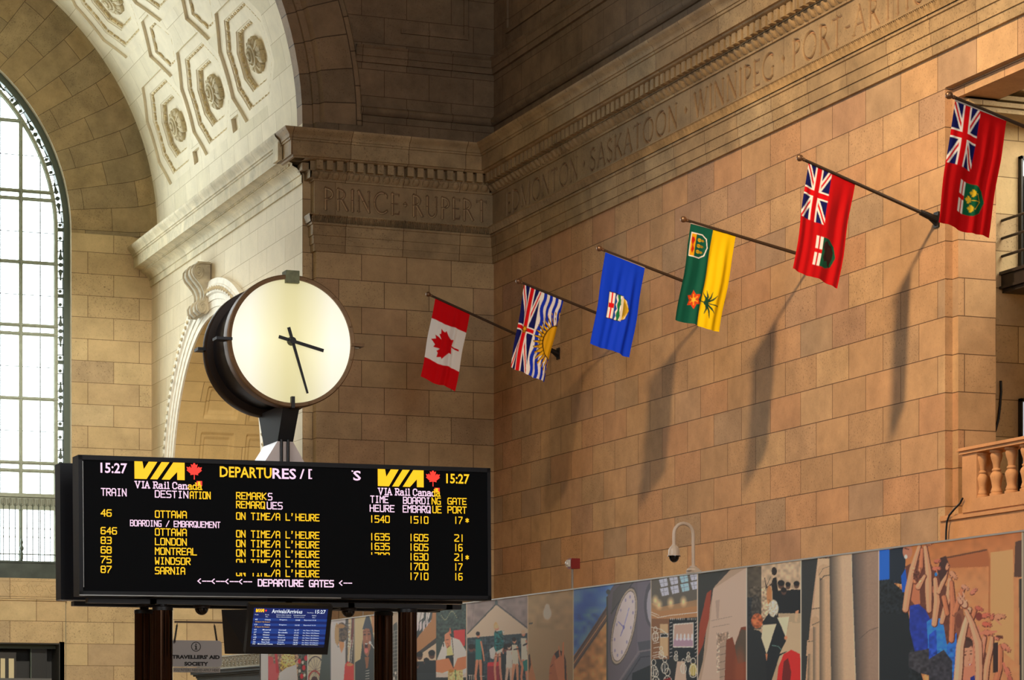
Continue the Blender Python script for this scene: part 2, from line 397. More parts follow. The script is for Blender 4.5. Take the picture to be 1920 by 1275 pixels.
b = MB(); b.box((XL-.3,YV,0),(XL,YB+.3,z1)); struct(b.build('wall_bay_left', M_V))
# passage: panelled barrel soffit, jambs and end wall
PX1 = 19.9
cols_x = [(17.04,17.95),(18.28,19.19)]
def inrect(v, a, b_, e=.02): return min(max((v-a)/e, 0), 1) * min(max((b_-v)/e, 0), 1)
nu, nv = 176, 300
xs = np.linspace(XV, PX1, nu+1); ph = np.linspace(0, pi, nv+1); XX, PH = np.meshgrid(xs, ph)
dep = np.zeros_like(XX); deg = np.degrees(PH)
for k in range(9):
    c = 36.9 + 18.3*(k-2)
    if not 6 < c < 174: continue
    for x0, x1 in cols_x:
        def box2(px_, pa, e=.022): 
            fx = np.clip((XX-(x0+px_))/e,0,1)*np.clip(((x1-px_)-XX)/e,0,1)
            da = np.abs(deg-c); return fx*np.clip((pa-da)*radians(1)*AR/e,0,1)
        dep = dep + .05*box2(0, 6.3) + .04*box2(.1, 4.6)
RR = AR + dep
V = np.stack([XX, AY + RR*np.cos(PH), AZ + RR*np.sin(PH)], -1)
UV = np.stack([XX, PH*AR], -1)
M_PASS = mat_stone('limestone_passage', w=2.6, h=0.62, uv=True, gain=1.0, tints=[(0,(206,176,118)),(.4,(214,184,126)),(.7,(198,168,112)),(1,(210,180,124))], mortar=(120,96,60), blotch=.12, pits=.3, msize=.008)
struct(grid_np('ceiling_passage', V, nu, nv, M_PASS, uvs=UV))
b = MB(); b.box((XV+.002,AY+AR,0),(PX1,AY+AR+.3,AZ+.02)); b.box((XV+.002,AY-AR-.3,0),(PX1,AY-AR,AZ+.02)); b.box((PX1,AY-AR-.4,0),(PX1+.3,AY+AR+.4,AZ+AR+.4))
struct(b.build('wall_passage', M_B, weld=False))

# archivolt round the passage arch, beaded band
b = MB()
prof = [(0,0.0),(0,.05),(.16,.05),(.17,.075),(.34,.075),(.35,.10),(.48,.10),(.50,.12),(.52,.15),(.70,.15),(.72,.13),(.86,.12),(.87,0)]
pathp = [(1, 0.0, 0.0)] + [(1, 0.0, AZ)]
def archpt(t, rr):                      # t: 0..1 jamb up, 1..2 round the arch, 2..3 jamb down
    if t <= 1: return AY+rr, t*AZ
    if t >= 2: return AY-rr, (3-t)*AZ
    a = pi*(t-1); return AY+rr*cos(a), AZ+rr*sin(a)
ts = [0, 1] + [1 + i/64 for i in range(1, 64)] + [2, 3]
for (r0, o0), (r1, o1) in zip(prof, prof[1:]):
    for t0, t1 in zip(ts, ts[1:]):
        a, c = archpt(t0, AR+r0), archpt(t0, AR+r1); a2, c2 = archpt(t1, AR+r0), archpt(t1, AR+r1)
        b.quad((XV-o0,a[0],a[1]),(XV-o1,c[0],c[1]),(XV-o1,c2[0],c2[1]),(XV-o0,a2[0],a2[1]))
struct(b.build('trim_6', M_ARCHI, smooth=30))
b = MB()
for i in range(66):
    a = pi*(i+.5)/66; rr = AR+.61
    y, z = AY+rr*cos(a), AZ+rr*sin(a); tv = Vector((0,-sin(a),cos(a))); rvv = Vector((0,cos(a),sin(a))); c = Vector((XV-.152,y,z))
    for sgn in (-1, 1):                 # paired leaf tips
        b.add([c+tv*.08*sgn, c+rvv*.07+Vector((-.03,0,0)), c-rvv*.07+Vector((-.03,0,0)), c+Vector((-.055,0,0))+tv*.02*sgn], [(0,1,3),(0,3,2),(1,2,3)])
for k in range(32):
    z = AZ - (k+.5)*.235
    for s_ in (AR+.61, -AR-.61):
        c = Vector((XV-.152,AY+s_,z))
        for sgn in (-1, 1):
            b.add([c+Vector((0,0,.08*sgn)), c+Vector((-.03,.07,0)), c+Vector((-.03,-.07,0)), c+Vector((-.055,0,.02*sgn))], [(0,1,3),(0,3,2),(1,2,3)])
struct(b.build('trim_7', M_VTRIM, weld=False))

# bay back wall: flat below, radial blocks round the window, cove into the vault
RJ = 7.16; CV = RV - RJ
b = MB(); zsill = 5.58
for sg in (1, -1):
    xa, xb = XC + sg*RW, XC + sg*(RV+.1)
    b.add([(xa,YB,zsill),(xb,YB,zsill),(xb,YB,ZS),(xa,YB,ZS)], [(0,1,2,3)])
b.add([(XL-.1,YB,0),(-0.2+XC-4.4,YB,0),(-0.2+XC-4.4,YB,zsill),(XL-.1,YB,zsill)], [(0,1,2,3)])
XD1 = 13.84   # right edge of the doorway under the window
b.add([(XC-4.6,YB,3.86),(XD1,YB,3.86),(XD1,YB,zsill),(XC-4.6,YB,zsill)], [(0,1,2,3)])
b.add([(XD1,YB,0),(XV+.1,YB,0),(XV+.1,YB,zsill),(XD1,YB,zsill)], [(0,1,2,3)])
b.box((XC-4.6,YB,0),(XC-4.55,YB+.6,3.86))
struct(b.build('wall_bay_back', M_B, weld=False))
b = MB(); n = 90
cvp = [(RJ + CV*sin(t*pi/16), CV*(1-cos(t*pi/16))) for t in range(0,9)]
for sg in (1,-1): b.add([(XC+sg*r_,YB-d_,ZS) for r_, d_ in cvp]+[(XC+sg*(RV+.02),YB,ZS)], [tuple(range(10))], [(0,0)]*10)
bc = MB()
for i in range(n):
    a0, a1 = pi*i/n, pi*(i+1)/n
    rs = [(RW,0)] + [(RW+(RJ-RW)*k/3, 0) for k in (1,2,3)] + [(RJ + CV*sin(t*pi/16), CV*(1-cos(t*pi/16))) for t in range(1,9)]
    acc = RW
    for (r0, d0), (r1, d1) in zip(rs, rs[1:]):
        l = sqrt((r1-r0)**2+(d1-d0)**2)
        P = [(XC+rr*cos(a), YB-dd, ZS+rr*sin(a)) for rr, dd, a in ((r0,d0,a0),(r1,d1,a0),(r1,d1,a1),(r0,d0,a1))]
        (bc if r0 >= RJ-1e-6 else b).add(P, [(0,1,2,3)], [(acc,a0*6.4),(acc+l,a0*6.4),(acc+l,a1*6.4),(acc,a1*6.4)]); acc += l
struct(b.build('wall_bay_arch', M_BR, smooth=40)); struct(bc.build('trim_12', M_BR, smooth=40))
# pale reveal of the window
b = MB(); pts = [(XC+RW,5.0),(XC+RW,ZS)] + [(XC+RW*cos(pi*i/72), ZS+RW*sin(pi*i/72)) for i in range(1,72)] + [(XC-RW,ZS),(XC-RW,5.0)]
for p, q in zip(pts, pts[1:]): b.quad((p[0],YB-.012,p[1]),(p[0],YB+.36,p[1]),(q[0],YB+.36,q[1]),(q[0],YB-.012,q[1]))
struct(b.build('trim_8', M_ARCHI, smooth=30))

# coffered bay vault (coffers cut into the stone skin) ------------------------------------------------
def vmap(s, y, d=0.0):                 # s = arc length from the right springing, d = depth into the stone
    a = s/RV; return (XC+(RV+d)*cos(a), y, ZS+(RV+d)*sin(a))
D2S = radians(1)*RV
oct_c = []; hex_c = []
rows = [16.9, 42.4, 67.9, 112.1, 137.6, 163.1]
colsY = [57.80, 61.55, 65.30]
for p in rows:
    for y in colsY: oct_c.append((p*D2S, y))
for p in (29.65, 55.15, 124.85, 150.35):
    for y in (59.68, 63.43): hex_c.append((p*D2S, y))
tri_c = [(4.15*D2S, y, 1) for y in (59.68, 63.43)] + [(175.85*D2S, y, -1) for y in (59.68, 63.43)]
def octo(k=1.0, kx=None):
    kx = kx or k
    return [(-.56*k,1.85*kx),(.56*k,1.85*kx),(1.32*k,1.05*kx),(1.32*k,-1.05*kx),(.56*k,-1.85*kx),(-.56*k,-1.85*kx),(-1.32*k,-1.05*kx),(-1.32*k,1.05*kx)]
def hexa(k=1.0, ky=None):
    ky = ky or k
    return [(0,1.19*ky),(.77*k,.38*ky),(.77*k,-.38*ky),(0,-1.19*ky),(-.77*k,-.38*ky),(-.77*k,.38*ky)]
def trip(k=1.0): return [(.42,.0),(.42,.38),(.76,.36),(.76,-.36),(.42,-.38)]
def subdiv(poly, n=5):
    out = []
    for (a, c), (a2, c2) in zip(poly, poly[1:]+poly[:1]):
        for i in range(n): out.append((a+(a2-a)*i/n, c+(c2-c)*i/n))
    return out
outl = [[(c[0]+a, c[1]+y) for a, y in subdiv(octo())] for c in oct_c] + [[(c[0]+a, c[1]+y) for a, y in subdiv(hexa())] for c in hex_c]
tri_o = []
for s0, y0, sg in tri_c:
    tri_o.append([(s0+sg*a, y0+y) for a, y in subdiv([(.42,.30),(.76,.36*.9),(.76,-.36*.9),(.42,-.30)], 2)])
outl += tri_o
SA, SB, Y0, Y1 = 0.0, pi*RV, YV+.4, YB-CV
b = MB()
vin = []; ein = []
for L in outl:
    n0 = len(vin); vin += L; ein += [(n0+i, n0+(i+1) % len(L)) for i in range(len(L))]
NS, NY = 80, 8
gi = {}
for i in range(NS+1):
    for j in range(NY+1):
        s_, y_ = SA+(SB-SA)*i/NS, Y0+(Y1-Y0)*j/NY
        inside = False
        for L, c in zip(outl, oct_c+hex_c+[(t[0],t[1]) for t in tri_c]):
            if abs(s_-c[0]) < 1.42 and abs(y_-c[1]) < 1.95 and i not in (0,NS) and j not in (0,NY): inside = True; break
        if not inside: gi[(i,j)] = len(vin); vin.append((s_, y_))
for i in range(NS): ein += [(gi[(i,0)],gi[(i+1,0)]), (gi[(i,NY)],gi[(i+1,NY)])]
for j in range(NY): ein += [(gi[(0,j)],gi[(0,j+1)]), (gi[(NS,j)],gi[(NS,j+1)])]
# extra points so that the skin stays round between the coffers
for i in range(1, 2*NS):
    for j in range(1, 60):
        s_, y_ = SA+(SB-SA)*i/(2*NS), Y0+(Y1-Y0)*j/60
        ok = True
        for L, c in zip(outl, oct_c+hex_c+[(t[0],t[1]) for t in tri_c]):
            a, y = abs(s_-c[0]), abs(y_-c[1])
            if a < 1.42 and y < 1.95:
                if c in oct_c: ins = a < 1.36 and y < 1.89 and (a-.56)*.8 + (y-1.05)*.76 < .62
                elif c in hex_c: ins = a < .82 and y < 1.24 - .05 - a*1.05 + .1
                else: ins = a < .8 and y < .45
                if ins: ok = False; break
        if ok and j % 3 == 0: vin.append((s_, y_))
vo, eo, fo, _, _, _ = geometry.delaunay_2d_cdt([Vector(p) for p in vin], ein, [], 0, 1e-6)
def pip(p, L):
    c = False; n = len(L); j = n-1
    for i in range(n):
        if (L[i][1] > p[1]) != (L[j][1] > p[1]) and p[0] < (L[j][0]-L[i][0])*(p[1]-L[i][1])/(L[j][1]-L[i][1])+L[i][0]: c = not c
        j = i
    return c
keep = []
for f in fo:
    cx_, cy_ = sum(vo[i][0] for i in f)/len(f), sum(vo[i][1] for i in f)/len(f)
    if not any(pip((cx_,cy_), L) for L in outl): keep.append(f)
b.add([vmap(p[0],p[1]) for p in vo], keep, [(p[1], p[0]-5.2*D2S) for p in vo])
def coffer(b, c, rings, fn, n):
    """rings: (scale_s, scale_y, depth) from the rim inwards"""
    prev = None
    for ks, ky, d in rings:
        L = [(c[0]+a, c[1]+y) for a, y in subdiv(fn(ks, ky), n)]
        P = [vmap(s_, y_, d) for s_, y_ in L]; uv = [(50+y_*.01, 50+s_*.01) for s_, y_ in L]
        if prev:
            m = len(P)
            b.add(prev[0]+P, [(i,(i+1) % m,m+(i+1) % m,m+i) for i in range(m)], prev[1]+uv)
        prev = (P, uv)
    m = len(prev[0]); cp = vmap(c[0], c[1], rings[-1][2])
    b.add(prev[0]+[cp], [(i,(i+1) % m,m) for i in range(m)], prev[1]+[(50+c[1]*.01,50+c[0]*.01)])
for c in oct_c:
    coffer(b, c, [(1,1,0),(1,1,.075),(.82,.80,.075),(.81,.79,.10),(.80,.78,.10),(.775,.752,.155),(.54,.56,.155),(.53,.55,.18),(.515,.535,.19),(.495,.51,.30)], octo, 5)
for c in hex_c:
    coffer(b, c, [(1,1,0),(1,1,.08),(.70,.70,.08),(.67,.66,.14),(.0001,.0001,.14)], hexa, 5)
for (s0, y0, sg), L in zip(tri_c, tri_o):
    m = len(L); P = [vmap(a, y) for a, y in L]; Q = [vmap(a, y, .1) for a, y in L]; uv = [(50,50)]*m
    b.add(P+Q, [(i,(i+1) % m,m+(i+1) % m,m+i) for i in range(m)]+[tuple(range(m,2*m))], uv+uv)
for i in range(60):                     # outer shell of the vault masonry
    a0, a1 = pi*i/60, pi*(i+1)/60; ro = RV+.55
    def sp_(a, r_, y): return (XC+r_*cos(a), y, ZS+r_*sin(a))
    for q in ([sp_(a0,ro,YV+.2), sp_(a1,ro,YV+.2), sp_(a1,ro,YB+.1), sp_(a0,ro,YB+.1)], [sp_(a0,RJ-.1,YB+.1), sp_(a1,RJ-.1,YB+.1), sp_(a1,ro,YB+.1), sp_(a0,ro,YB+.1)]):
        b.add(q, [(0,1,2,3)], [(50,50)]*4)
vault = struct(b.build('ceiling_bay', M_VAULT, weld=True, smooth=12))
# beading in the coffer steps and a rosette in every coffer in view
M_BEAD = mat_plain('beaded_stone', hexl(206,186,140), .7, noise=.25, scale=14)
bd = MB()
def vlocal(c, d):                      # frame on the vault at (s, y)
    o_ = Vector(vmap(c[0], c[1], d)); a = c[0]/RV
    return o_, Vector((-sin(a),0,cos(a))), Vector((0,1,0)), Vector((-cos(a),0,-sin(a)))
for c in [q for q in oct_c if q[0] < 75*D2S]:
    for ks, ky, d in ((.786,.764,.13),(.503,.522,.24)):
        L = subdiv(octo(ks, ky), 1); m = len(L)
        for i in range(m):
            (a, y), (a2, y2) = L[i], L[(i+1) % m]; ln = sqrt((a2-a)**2+(y2-y)**2); k = max(2, int(ln/.26))
            for j in range(k):
                t0, t1 = (j+.12)/k, (j+.72)/k
                p = Vector(vmap(c[0]+a+(a2-a)*t0, c[1]+y+(y2-y)*t0, d)); q = Vector(vmap(c[0]+a+(a2-a)*t1, c[1]+y+(y2-y)*t1, d))
                bd.tube([p, p+(q-p)*.2, p+(q-p)*.8, q], [.012,.038,.038,.012], 6)
                t2 = (j+.86)/k; w = Vector(vmap(c[0]+a+(a2-a)*t2, c[1]+y+(y2-y)*t2, d)); dd = (q-p).normalized()
                bd.tube([w-dd*.02, w+dd*.02], .034, 6)
for c in [q for q in hex_c if q[0] < 75*D2S]:
    L = hexa(.67,.67)
    for i in range(6):
        (a, y), (a2, y2) = L[i], L[(i+1) % 6]; ln = sqrt((a2-a)**2+(y2-y)**2); k = max(2, int(ln/.26))
        for j in range(k):
            t0, t1 = (j+.12)/k, (j+.8)/k
            p = Vector(vmap(c[0]+a+(a2-a)*t0, c[1]+y+(y2-y)*t0, .115)); q = Vector(vmap(c[0]+a+(a2-a)*t1, c[1]+y+(y2-y)*t1, .115))
            bd.tube([p, p+(q-p)*.2, p+(q-p)*.8, q], [.012,.036,.036,.012], 6)
bo = bd.build('beading', M_BEAD, vault, smooth=50, weld=False)
def rosette(c):
    b = MB(); o_, es, ey, en = vlocal(c, .30); q_ = .80; es = es*q_; ey = ey*q_
    def dome(ctr, ru, rv, au, av, h, base, n=14, m=6):
        """a rounded lobe: half ellipsoid standing on a short wall"""
        vs = []; 
        for j in range(m+1):
            t = j/m*pi/2
            for i in range(n):
                a = 2*pi*i/n; rr = cos(t); vs.append(ctr + au*(ru*rr*cos(a)) + av*(rv*rr*sin(a)) + en*(base+h*sin(t)))
        vs2 = [ctr + au*(ru*cos(2*pi*i/n)) + av*(rv*sin(2*pi*i/n)) for i in range(n)]
        fs = [(j*n+i, j*n+(i+1)%n, (j+1)*n+(i+1)%n, (j+1)*n+i) for j in range(m) for i in range(n)]
        b.add(vs, fs); b.add(vs2+vs[:n], [(i,(i+1)%n,n+(i+1)%n,n+i) for i in range(n)])
    for k in range(8):
        t = 2*pi*(k+.5)/8; rad = (es*cos(t)*.50+ey*sin(t)*.66); au = rad.normalized(); av = (en.cross(au)).normalized()
        dome(o_+rad*.68, rad.length*.36, q_*(.165+.04*abs(sin(t))), au, av, .085, .07)
        for sg in (-1, 1): dome(o_+rad*.86+av*.10*q_*sg, rad.length*.16, .085*q_, au, av, .06, .07, 10, 4)
        b.tube([o_+rad*.42+en*.14, o_+rad*.66+en*.16, o_+rad*.92+en*.14], [.03,.025,.012], 6)
    b.lathe([(r_*q_, h_) for r_, h_ in ((.36,.0),(.36,.14),(.33,.19),(.28,.20),(.25,.16),(.23,.16),(.21,.22),(.16,.24),(.13,.19),(.11,.19),(.09,.25),(.05,.27),(0.001,.27))], o_, en, 28)
    return b
for c in [q for q in oct_c if q[0] < 50*D2S]:
    rosette(c).build('rosette', M_VTRIM, vault, smooth=40, weld=False)
# ------------------------------------------------------------------ entablature: swept mouldings on the flag wall and end wall
PROF_LOW = [(12.13,0),(12.13,.06),(12.29,.06),(12.29,.085),(12.475,.085),(12.48,.11),(12.70,.11),(12.71,.14),(12.76,.14)]
PROF_FR0 = [(12.905,.21),(12.93,.21),(12.93,.05)]
PROF_FR1 = [(13.68,.05),(13.68,.09),(13.72,.09)]
PROF_DEN = [(13.87,.22),(13.885,.22),(13.885,.20),(14.085,.20),(14.085,.36)]
PROF_TOP = [(14.085,.36),(14.10,.40),(14.125,.42),(14.125,.48),(14.44,.48),(14.445,.51),(14.49,.51),(14.495,.535),(14.54,.535),(14.56,.545),(14.59,.57),(14.63,.62),(14.66,.65),(14.69,.66),(14.70,.66),(14.71,0)]
PROF_TORUS = [(15.25,0),(15.25,.05),(15.275,.09),(15.31,.12),(15.35,.13),(15.39,.12),(15.42,.09),(15.44,.05),(15.46,.05),(15.47,0)]
PROF_BAND = [(16.42,0),(16.42,.07),(16.55,.07),(16.56,.10),(16.72,.10),(16.74,.13),(16.78,.15),(16.80,0)]
YR0 = 22.0
def sweepR(b, prof):
    for (z0,p0),(z1,p1) in zip(prof, prof[1:]):
        b.quad((XR-p0,YR0,z0),(XR-p0,YE-p0,z0),(XR-p1,YE-p1,z1),(XR-p1,YR0,z1))
def sweepE(b, prof, xl, ret=None):
    for (z0,p0),(z1,p1) in zip(prof, prof[1:]):
        e0, e1 = (xl-p0, xl-p1) if ret is not None else (xl, xl)
        b.quad((XR-p0,YE-p0,z0),(e0,YE-p0,z0),(e1,YE-p1,z1),(XR-p1,YE-p1,z1))
        if ret is not None: b.quad((e0,YE-p0,z0),(e0,ret,z0),(e1,ret,z1),(e1,YE-p1,z1))
bR, bE, bR2, bE2 = MB(), MB(), MB(), MB()
for pr in (PROF_LOW, PROF_FR0, PROF_FR1, PROF_DEN): sweepR(bR, pr); sweepE(bE, pr, 16.62, YV)
sweepR(bR, PROF_TOP); sweepE(bE, PROF_TOP, XV, YV+.3)
for pr in (PROF_TORUS, PROF_BAND):
    sweepR(bR2, pr)
    zc = pr[0][0]; sweepE(bE2, pr, XC + sqrt(max(0, R3**2-(zc-ZS)**2)) - .05)
# raised panel frames above the band
for (z0, z1) in ((17.15, 17.25),):
    bR2.box((XR-.05,YR0,z0),(XR+.01,53.302,z1)); bR2.box((XR-.048,53.2,z0+.002),(XR+.01,53.3,21))
    bE2.box((18.6,YE-.05,z0),(20.202,YE+.01,z1)); bE2.box((20.1,YE-.048,z0+.002),(20.2,YE+.01,21))
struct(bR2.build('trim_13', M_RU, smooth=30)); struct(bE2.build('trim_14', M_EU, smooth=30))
# dentils
DP = 0.235
k = 0
while True:
    y = YE-.20-.16-k*DP
    if y < YR0+.2: break
    bR.box((XR-.345,y-.145,13.885),(XR-.19,y,14.085)); k += 1
x = XR-.20-.20
while x > 16.62:
    bE.box((x-.145,YE-.345,13.885),(x,YE-.19,14.085)); x -= DP
for zz in (13.895, 13.985): bE.box((16.27,YE-.1,zz),(16.42,YV,zz+.16)) if zz < 13.9 else None
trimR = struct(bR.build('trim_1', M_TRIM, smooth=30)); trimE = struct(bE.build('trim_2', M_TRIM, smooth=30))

def wall_strip(name, which, a0, a1, z0, z1, p0, p1, da, nz, hfun, mat, smooth=0, parent=None, close=0.0, paint=False):
    """carved strip: along-wall coordinate a, height z, relief hfun(a, t) measured outward from the slope p0..p1"""
    na = int(abs(a1-a0)/da); A = np.linspace(a0, a1, na+1); T = np.linspace(0, 1, nz+1); AA, TT = np.meshgrid(A, T)
    hh = hfun(AA, TT); P = p0 + (p1-p0)*TT + hh; Z = z0 + (z1-z0)*TT
    if which == 'R': V = np.stack([XR-P, AA - close*0, Z], -1)
    else: V = np.stack([AA, YE-P, Z], -1)
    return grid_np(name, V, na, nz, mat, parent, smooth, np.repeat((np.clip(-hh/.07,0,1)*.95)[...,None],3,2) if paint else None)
def leaf_fn(A, T):
    per = .17; x = (A/per) % 1.0 - .5; ax = np.abs(x)
    rib = np.clip(1.3-ax/.075,0,1)
    side = np.clip(1.3-np.abs(ax-.19-.20*T**2)/.065,0,1)
    lobe = np.clip(1.3-np.abs(ax-.5)/.10,0,1)*np.clip((.62-T)*6,0,1)
    top = np.clip((T-.86)*12,0,1); foot = np.clip((.07-T)*20,0,1)
    return .065*np.maximum(np.maximum(np.maximum(rib, side), np.maximum(lobe, top)), foot) - .045
def egg_fn(A, T):
    per = DP; x = ((A/per) % 1.0 - .5)*per
    e = np.clip(1-(x/.075)**2-((T-.48)/.52)**2*.9, 0, 1)**.5
    rim = np.exp(-((np.sqrt((x/.1)**2+((T-.5)/.62)**2)-1)/.10)**2)*.35
    dart = np.exp(-((np.abs(x)-per/2)/.014)**2)*.3*(1-.5*T)
    return .06*np.maximum(e, np.maximum(rim, dart)) - .012
struct(wall_strip('trim_leaf_band', 'R', 30.5, YE-.17, 12.76, 12.905, .15, .215, .0085, 14, leaf_fn, M_TRIM, 40, trimR))
struct(wall_strip('trim_leaf_band', 'E', 16.47, XR-.17, 12.76, 12.905, .15, .215, .0085, 14, leaf_fn, M_TRIM, 40, trimE))
struct(wall_strip('trim_egg_band', 'R', 33.0, YE-.15, 13.72, 13.87, .09, .20, .012, 10, egg_fn, M_TRIM, 40, trimR))
struct(wall_strip('trim_egg_band', 'E', 16.47, XR-.15, 13.72, 13.87, .09, .20, .012, 10, egg_fn, M_TRIM, 40, trimE))

# carved frieze letters: V-cut strokes in the stone -----------------
def bez(p, n=10):
    P = [np.array(q, float) for q in p]; out = []
    for i in range(n+1):
        t = i/n
        out.append((1-t)**3*P[0]+3*(1-t)**2*t*P[1]+3*(1-t)*t*t*P[2]+t**3*P[3])
    return out
def segs(path, w): return [(a[0],a[1],b_[0],b_[1],w) for a, b_ in zip(path, path[1:])]
TK, TN = .13, .072
def ell_path(cx, cy, rx, ry, a0, a1, n=22): return [(cx+rx*cos(a0+(a1-a0)*i/n), cy+ry*sin(a0+(a1-a0)*i/n)) for i in range(n+1)]
def serif(x, y, w=.075): return [(x-w, y, x+w, y, .045)]
def roman(ch):
    L = []
    def stem(x, y0=0, y1=1, w=TK, s=3):
        r_ = [(x,y0,x,y1,w)]
        if s & 1: r_ += serif(x, y0+.02)
        if s & 2: r_ += serif(x, y1-.02)
        return r_
    if ch == 'I': return .16, stem(.08)
    if ch in 'PRBD':
        L += stem(.10)
        if ch == 'P': return .50, L + segs(ell_path(.16,.74,.30,.24,pi/2,-pi/2), .09) + [(.10,.98,.18,.98,.05),(.10,.50,.18,.50,.05)]
        if ch == 'R': return .62, L + segs(ell_path(.16,.75,.28,.23,pi/2,-pi/2), .09) + [(.10,.98,.18,.98,.05),(.10,.52,.2,.52,.05),(.26,.52,.56,.03,TK)] + serif(.58,.02,.05)
        if ch == 'D': return .74, L + segs(ell_path(.14,.5,.54,.48,pi/2,-pi/2), .10) + [(.1,.98,.16,.98,.05),(.1,.02,.16,.02,.05)]
    if ch == 'E': return .46, stem(.10) + [(.10,.975,.42,.975,.06),(.10,.52,.36,.52,.06),(.10,.025,.43,.025,.06),(.42,.975,.42,.89,.05),(.43,.025,.44,.13,.05)]
    if ch == 'T': return .62, stem(.31, 0, 1, TK, 1) + [(.03,.97,.59,.97,.06),(.03,.97,.02,.88,.05),(.59,.97,.60,.88,.05)]
    if ch == 'H': return .70, stem(.10) + stem(.60) + [(.10,.52,.60,.52,.06)]
    if ch == 'N': return .74, stem(.10,0,1,TN) + stem(.64,0,1,TN,2) + [(.10,.99,.64,.01,TK)]
    if ch == 'M': return .90, stem(.08,0,1,TN,1) + stem(.82,0,1,TK,1) + [(.08,.99,.45,.05,TK),(.45,.05,.82,.99,TN)] + serif(.06,.98,.05) + serif(.84,.98,.05)
    if ch == 'W': return 1.0, [(.06,.99,.28,.02,TK),(.28,.02,.50,.9,TN),(.46,.99,.70,.02,TK),(.70,.02,.94,.99,TN)] + serif(.06,.98) + serif(.46,.98) + serif(.94,.98)
    if ch == 'A': return .72, [(.06,.01,.36,.99,TN),(.36,.99,.66,.01,TK),(.17,.36,.55,.36,.055)] + serif(.06,.02) + serif(.66,.02)
    if ch == 'O': return .86, segs(ell_path(.43,.5,.38,.49,0,2*pi,36), .10)
    if ch == 'C': return .74, segs(ell_path(.43,.5,.38,.49,radians(48),radians(312),30), .10) + [(.69,.86,.69,.74,.05)]
    if ch == 'G': return .80, segs(ell_path(.43,.5,.38,.49,radians(48),radians(308),30), .10) + [(.69,.86,.69,.74,.05),(.69,.10,.69,.42,.10)] + serif(.69,.43)
    if ch == 'U': return .70, [(.10,.98,.10,.34,TK),(.60,.98,.60,.34,TN)] + segs(ell_path(.35,.34,.25,.33,pi,2*pi,14), .09) + serif(.10,.98) + serif(.60,.98)
    if ch == 'K': return .66, stem(.10) + [(.12,.44,.56,.97,TN),(.25,.58,.60,.02,TK)] + serif(.57,.98,.05) + serif(.61,.02,.05)
    if ch == 'S': return .50, segs(bez([(.42,.86),(.38,1.02),(.06,1.03),(.07,.75)])+bez([(.07,.75),(.08,.52),(.45,.54),(.44,.25)])+bez([(.44,.25),(.42,-.05),(.10,-.02),(.05,.15)]), .095)
    if ch == '-': return .34, [(.04,.45,.30,.45,.07)]
    return .4, []
def word_strokes(word, a_start, a_end, z0, h):
    """word fitted between two wall coordinates (a may run either way)"""
    x = 0; items = []
    for ch in word:
        w, st = roman(ch); items.append((x, st)); x += w + .14
    tot = x - .14; dirn = 1 if a_end > a_start else -1; k = abs(a_end-a_start)/tot
    out = []
    for x0, st in items:
        for (xa, ya, xb, yb, w) in st:
            out.append((a_start+dirn*(x0+xa)*k, z0+ya*h, a_start+dirn*(x0+xb)*k, z0+yb*h, w*h))
    return out
def carve(strokes, dots):
    def fn(A, Zz):
        d = np.zeros_like(A)
        for (x0,y0,x1,y1,w) in strokes:
            m = (A > min(x0,x1)-w) & (A < max(x0,x1)+w)
            if not m.any(): continue
            a, z = A[m], Zz[m]; dx, dy = x1-x0, y1-y0; L2 = dx*dx+dy*dy+1e-12
            t = np.clip(((a-x0)*dx+(z-y0)*dy)/L2, 0, 1); ds = np.hypot(a-x0-t*dx, z-y0-t*dy)
            d[m] = np.maximum(d[m], np.clip(1.25-ds/(w/2), 0, 1)*min(1, w/.035))
        for (cx, cz, s_) in dots:
            m = np.abs(A-cx) < s_
            if m.any(): d[m] = np.maximum(d[m], np.clip((s_-np.abs(A[m]-cx)-np.abs(Zz[m]-cz)*.9)/s_*2.2, 0, 1))
        return -.075*d
    return fn
FZ0, FZ1 = 12.93, 13.68; LZ, LH = 13.075, 0.465
stR = word_strokes('EDMONTON', 53.23, 49.12, LZ, LH) + word_strokes('SASKATOON', 48.48, 44.23, LZ, LH) + word_strokes('WINNIPEG', 43.50, 40.21, LZ, LH) + word_strokes('PORT-ARTHUR', 39.54, 34.62, LZ, LH)
dotR = [(48.80,LZ+.24,.07),(43.86,LZ+.24,.07),(39.88,LZ+.24,.07)]
stE = word_strokes('PRINCE', 16.79, 18.56, LZ, LH) + word_strokes('RUPERT', 18.86, 20.66, LZ, LH)
fR, fE = carve(stR, dotR), carve(stE, [(18.70,LZ+.24,.06)])
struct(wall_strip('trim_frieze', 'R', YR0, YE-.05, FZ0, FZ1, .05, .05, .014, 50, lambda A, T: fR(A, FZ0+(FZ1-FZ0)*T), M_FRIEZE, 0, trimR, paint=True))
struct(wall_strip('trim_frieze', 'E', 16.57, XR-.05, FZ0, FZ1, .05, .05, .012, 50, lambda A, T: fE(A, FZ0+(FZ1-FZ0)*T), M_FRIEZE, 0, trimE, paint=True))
b = MB(); b.quad((16.57,YE-.05,FZ0),(16.57,YV,FZ0),(16.57,YV,FZ1),(16.57,YE-.05,FZ1)); b.quad((16.42,YE-.2,13.72),(16.42,YV,13.72),(16.42,YV,13.88),(16.42,YE-.2,13.88)); b.quad((16.42,YE-.2,13.72),(16.62,YE-.2,13.72),(16.62,YV,13.72),(16.42,YV,13.72))
b.quad((16.44,YE-.18,12.76),(16.44,YV,12.76),(16.40,YV,12.905),(16.40,YE-.22,12.905)); b.quad((16.42,YE-.2,13.885),(16.42,YV,13.885),(16.42,YV,14.09),(16.42,YE-.2,14.09))
struct(b.build('trim_frieze_end', M_TRIM, trimE, weld=False))

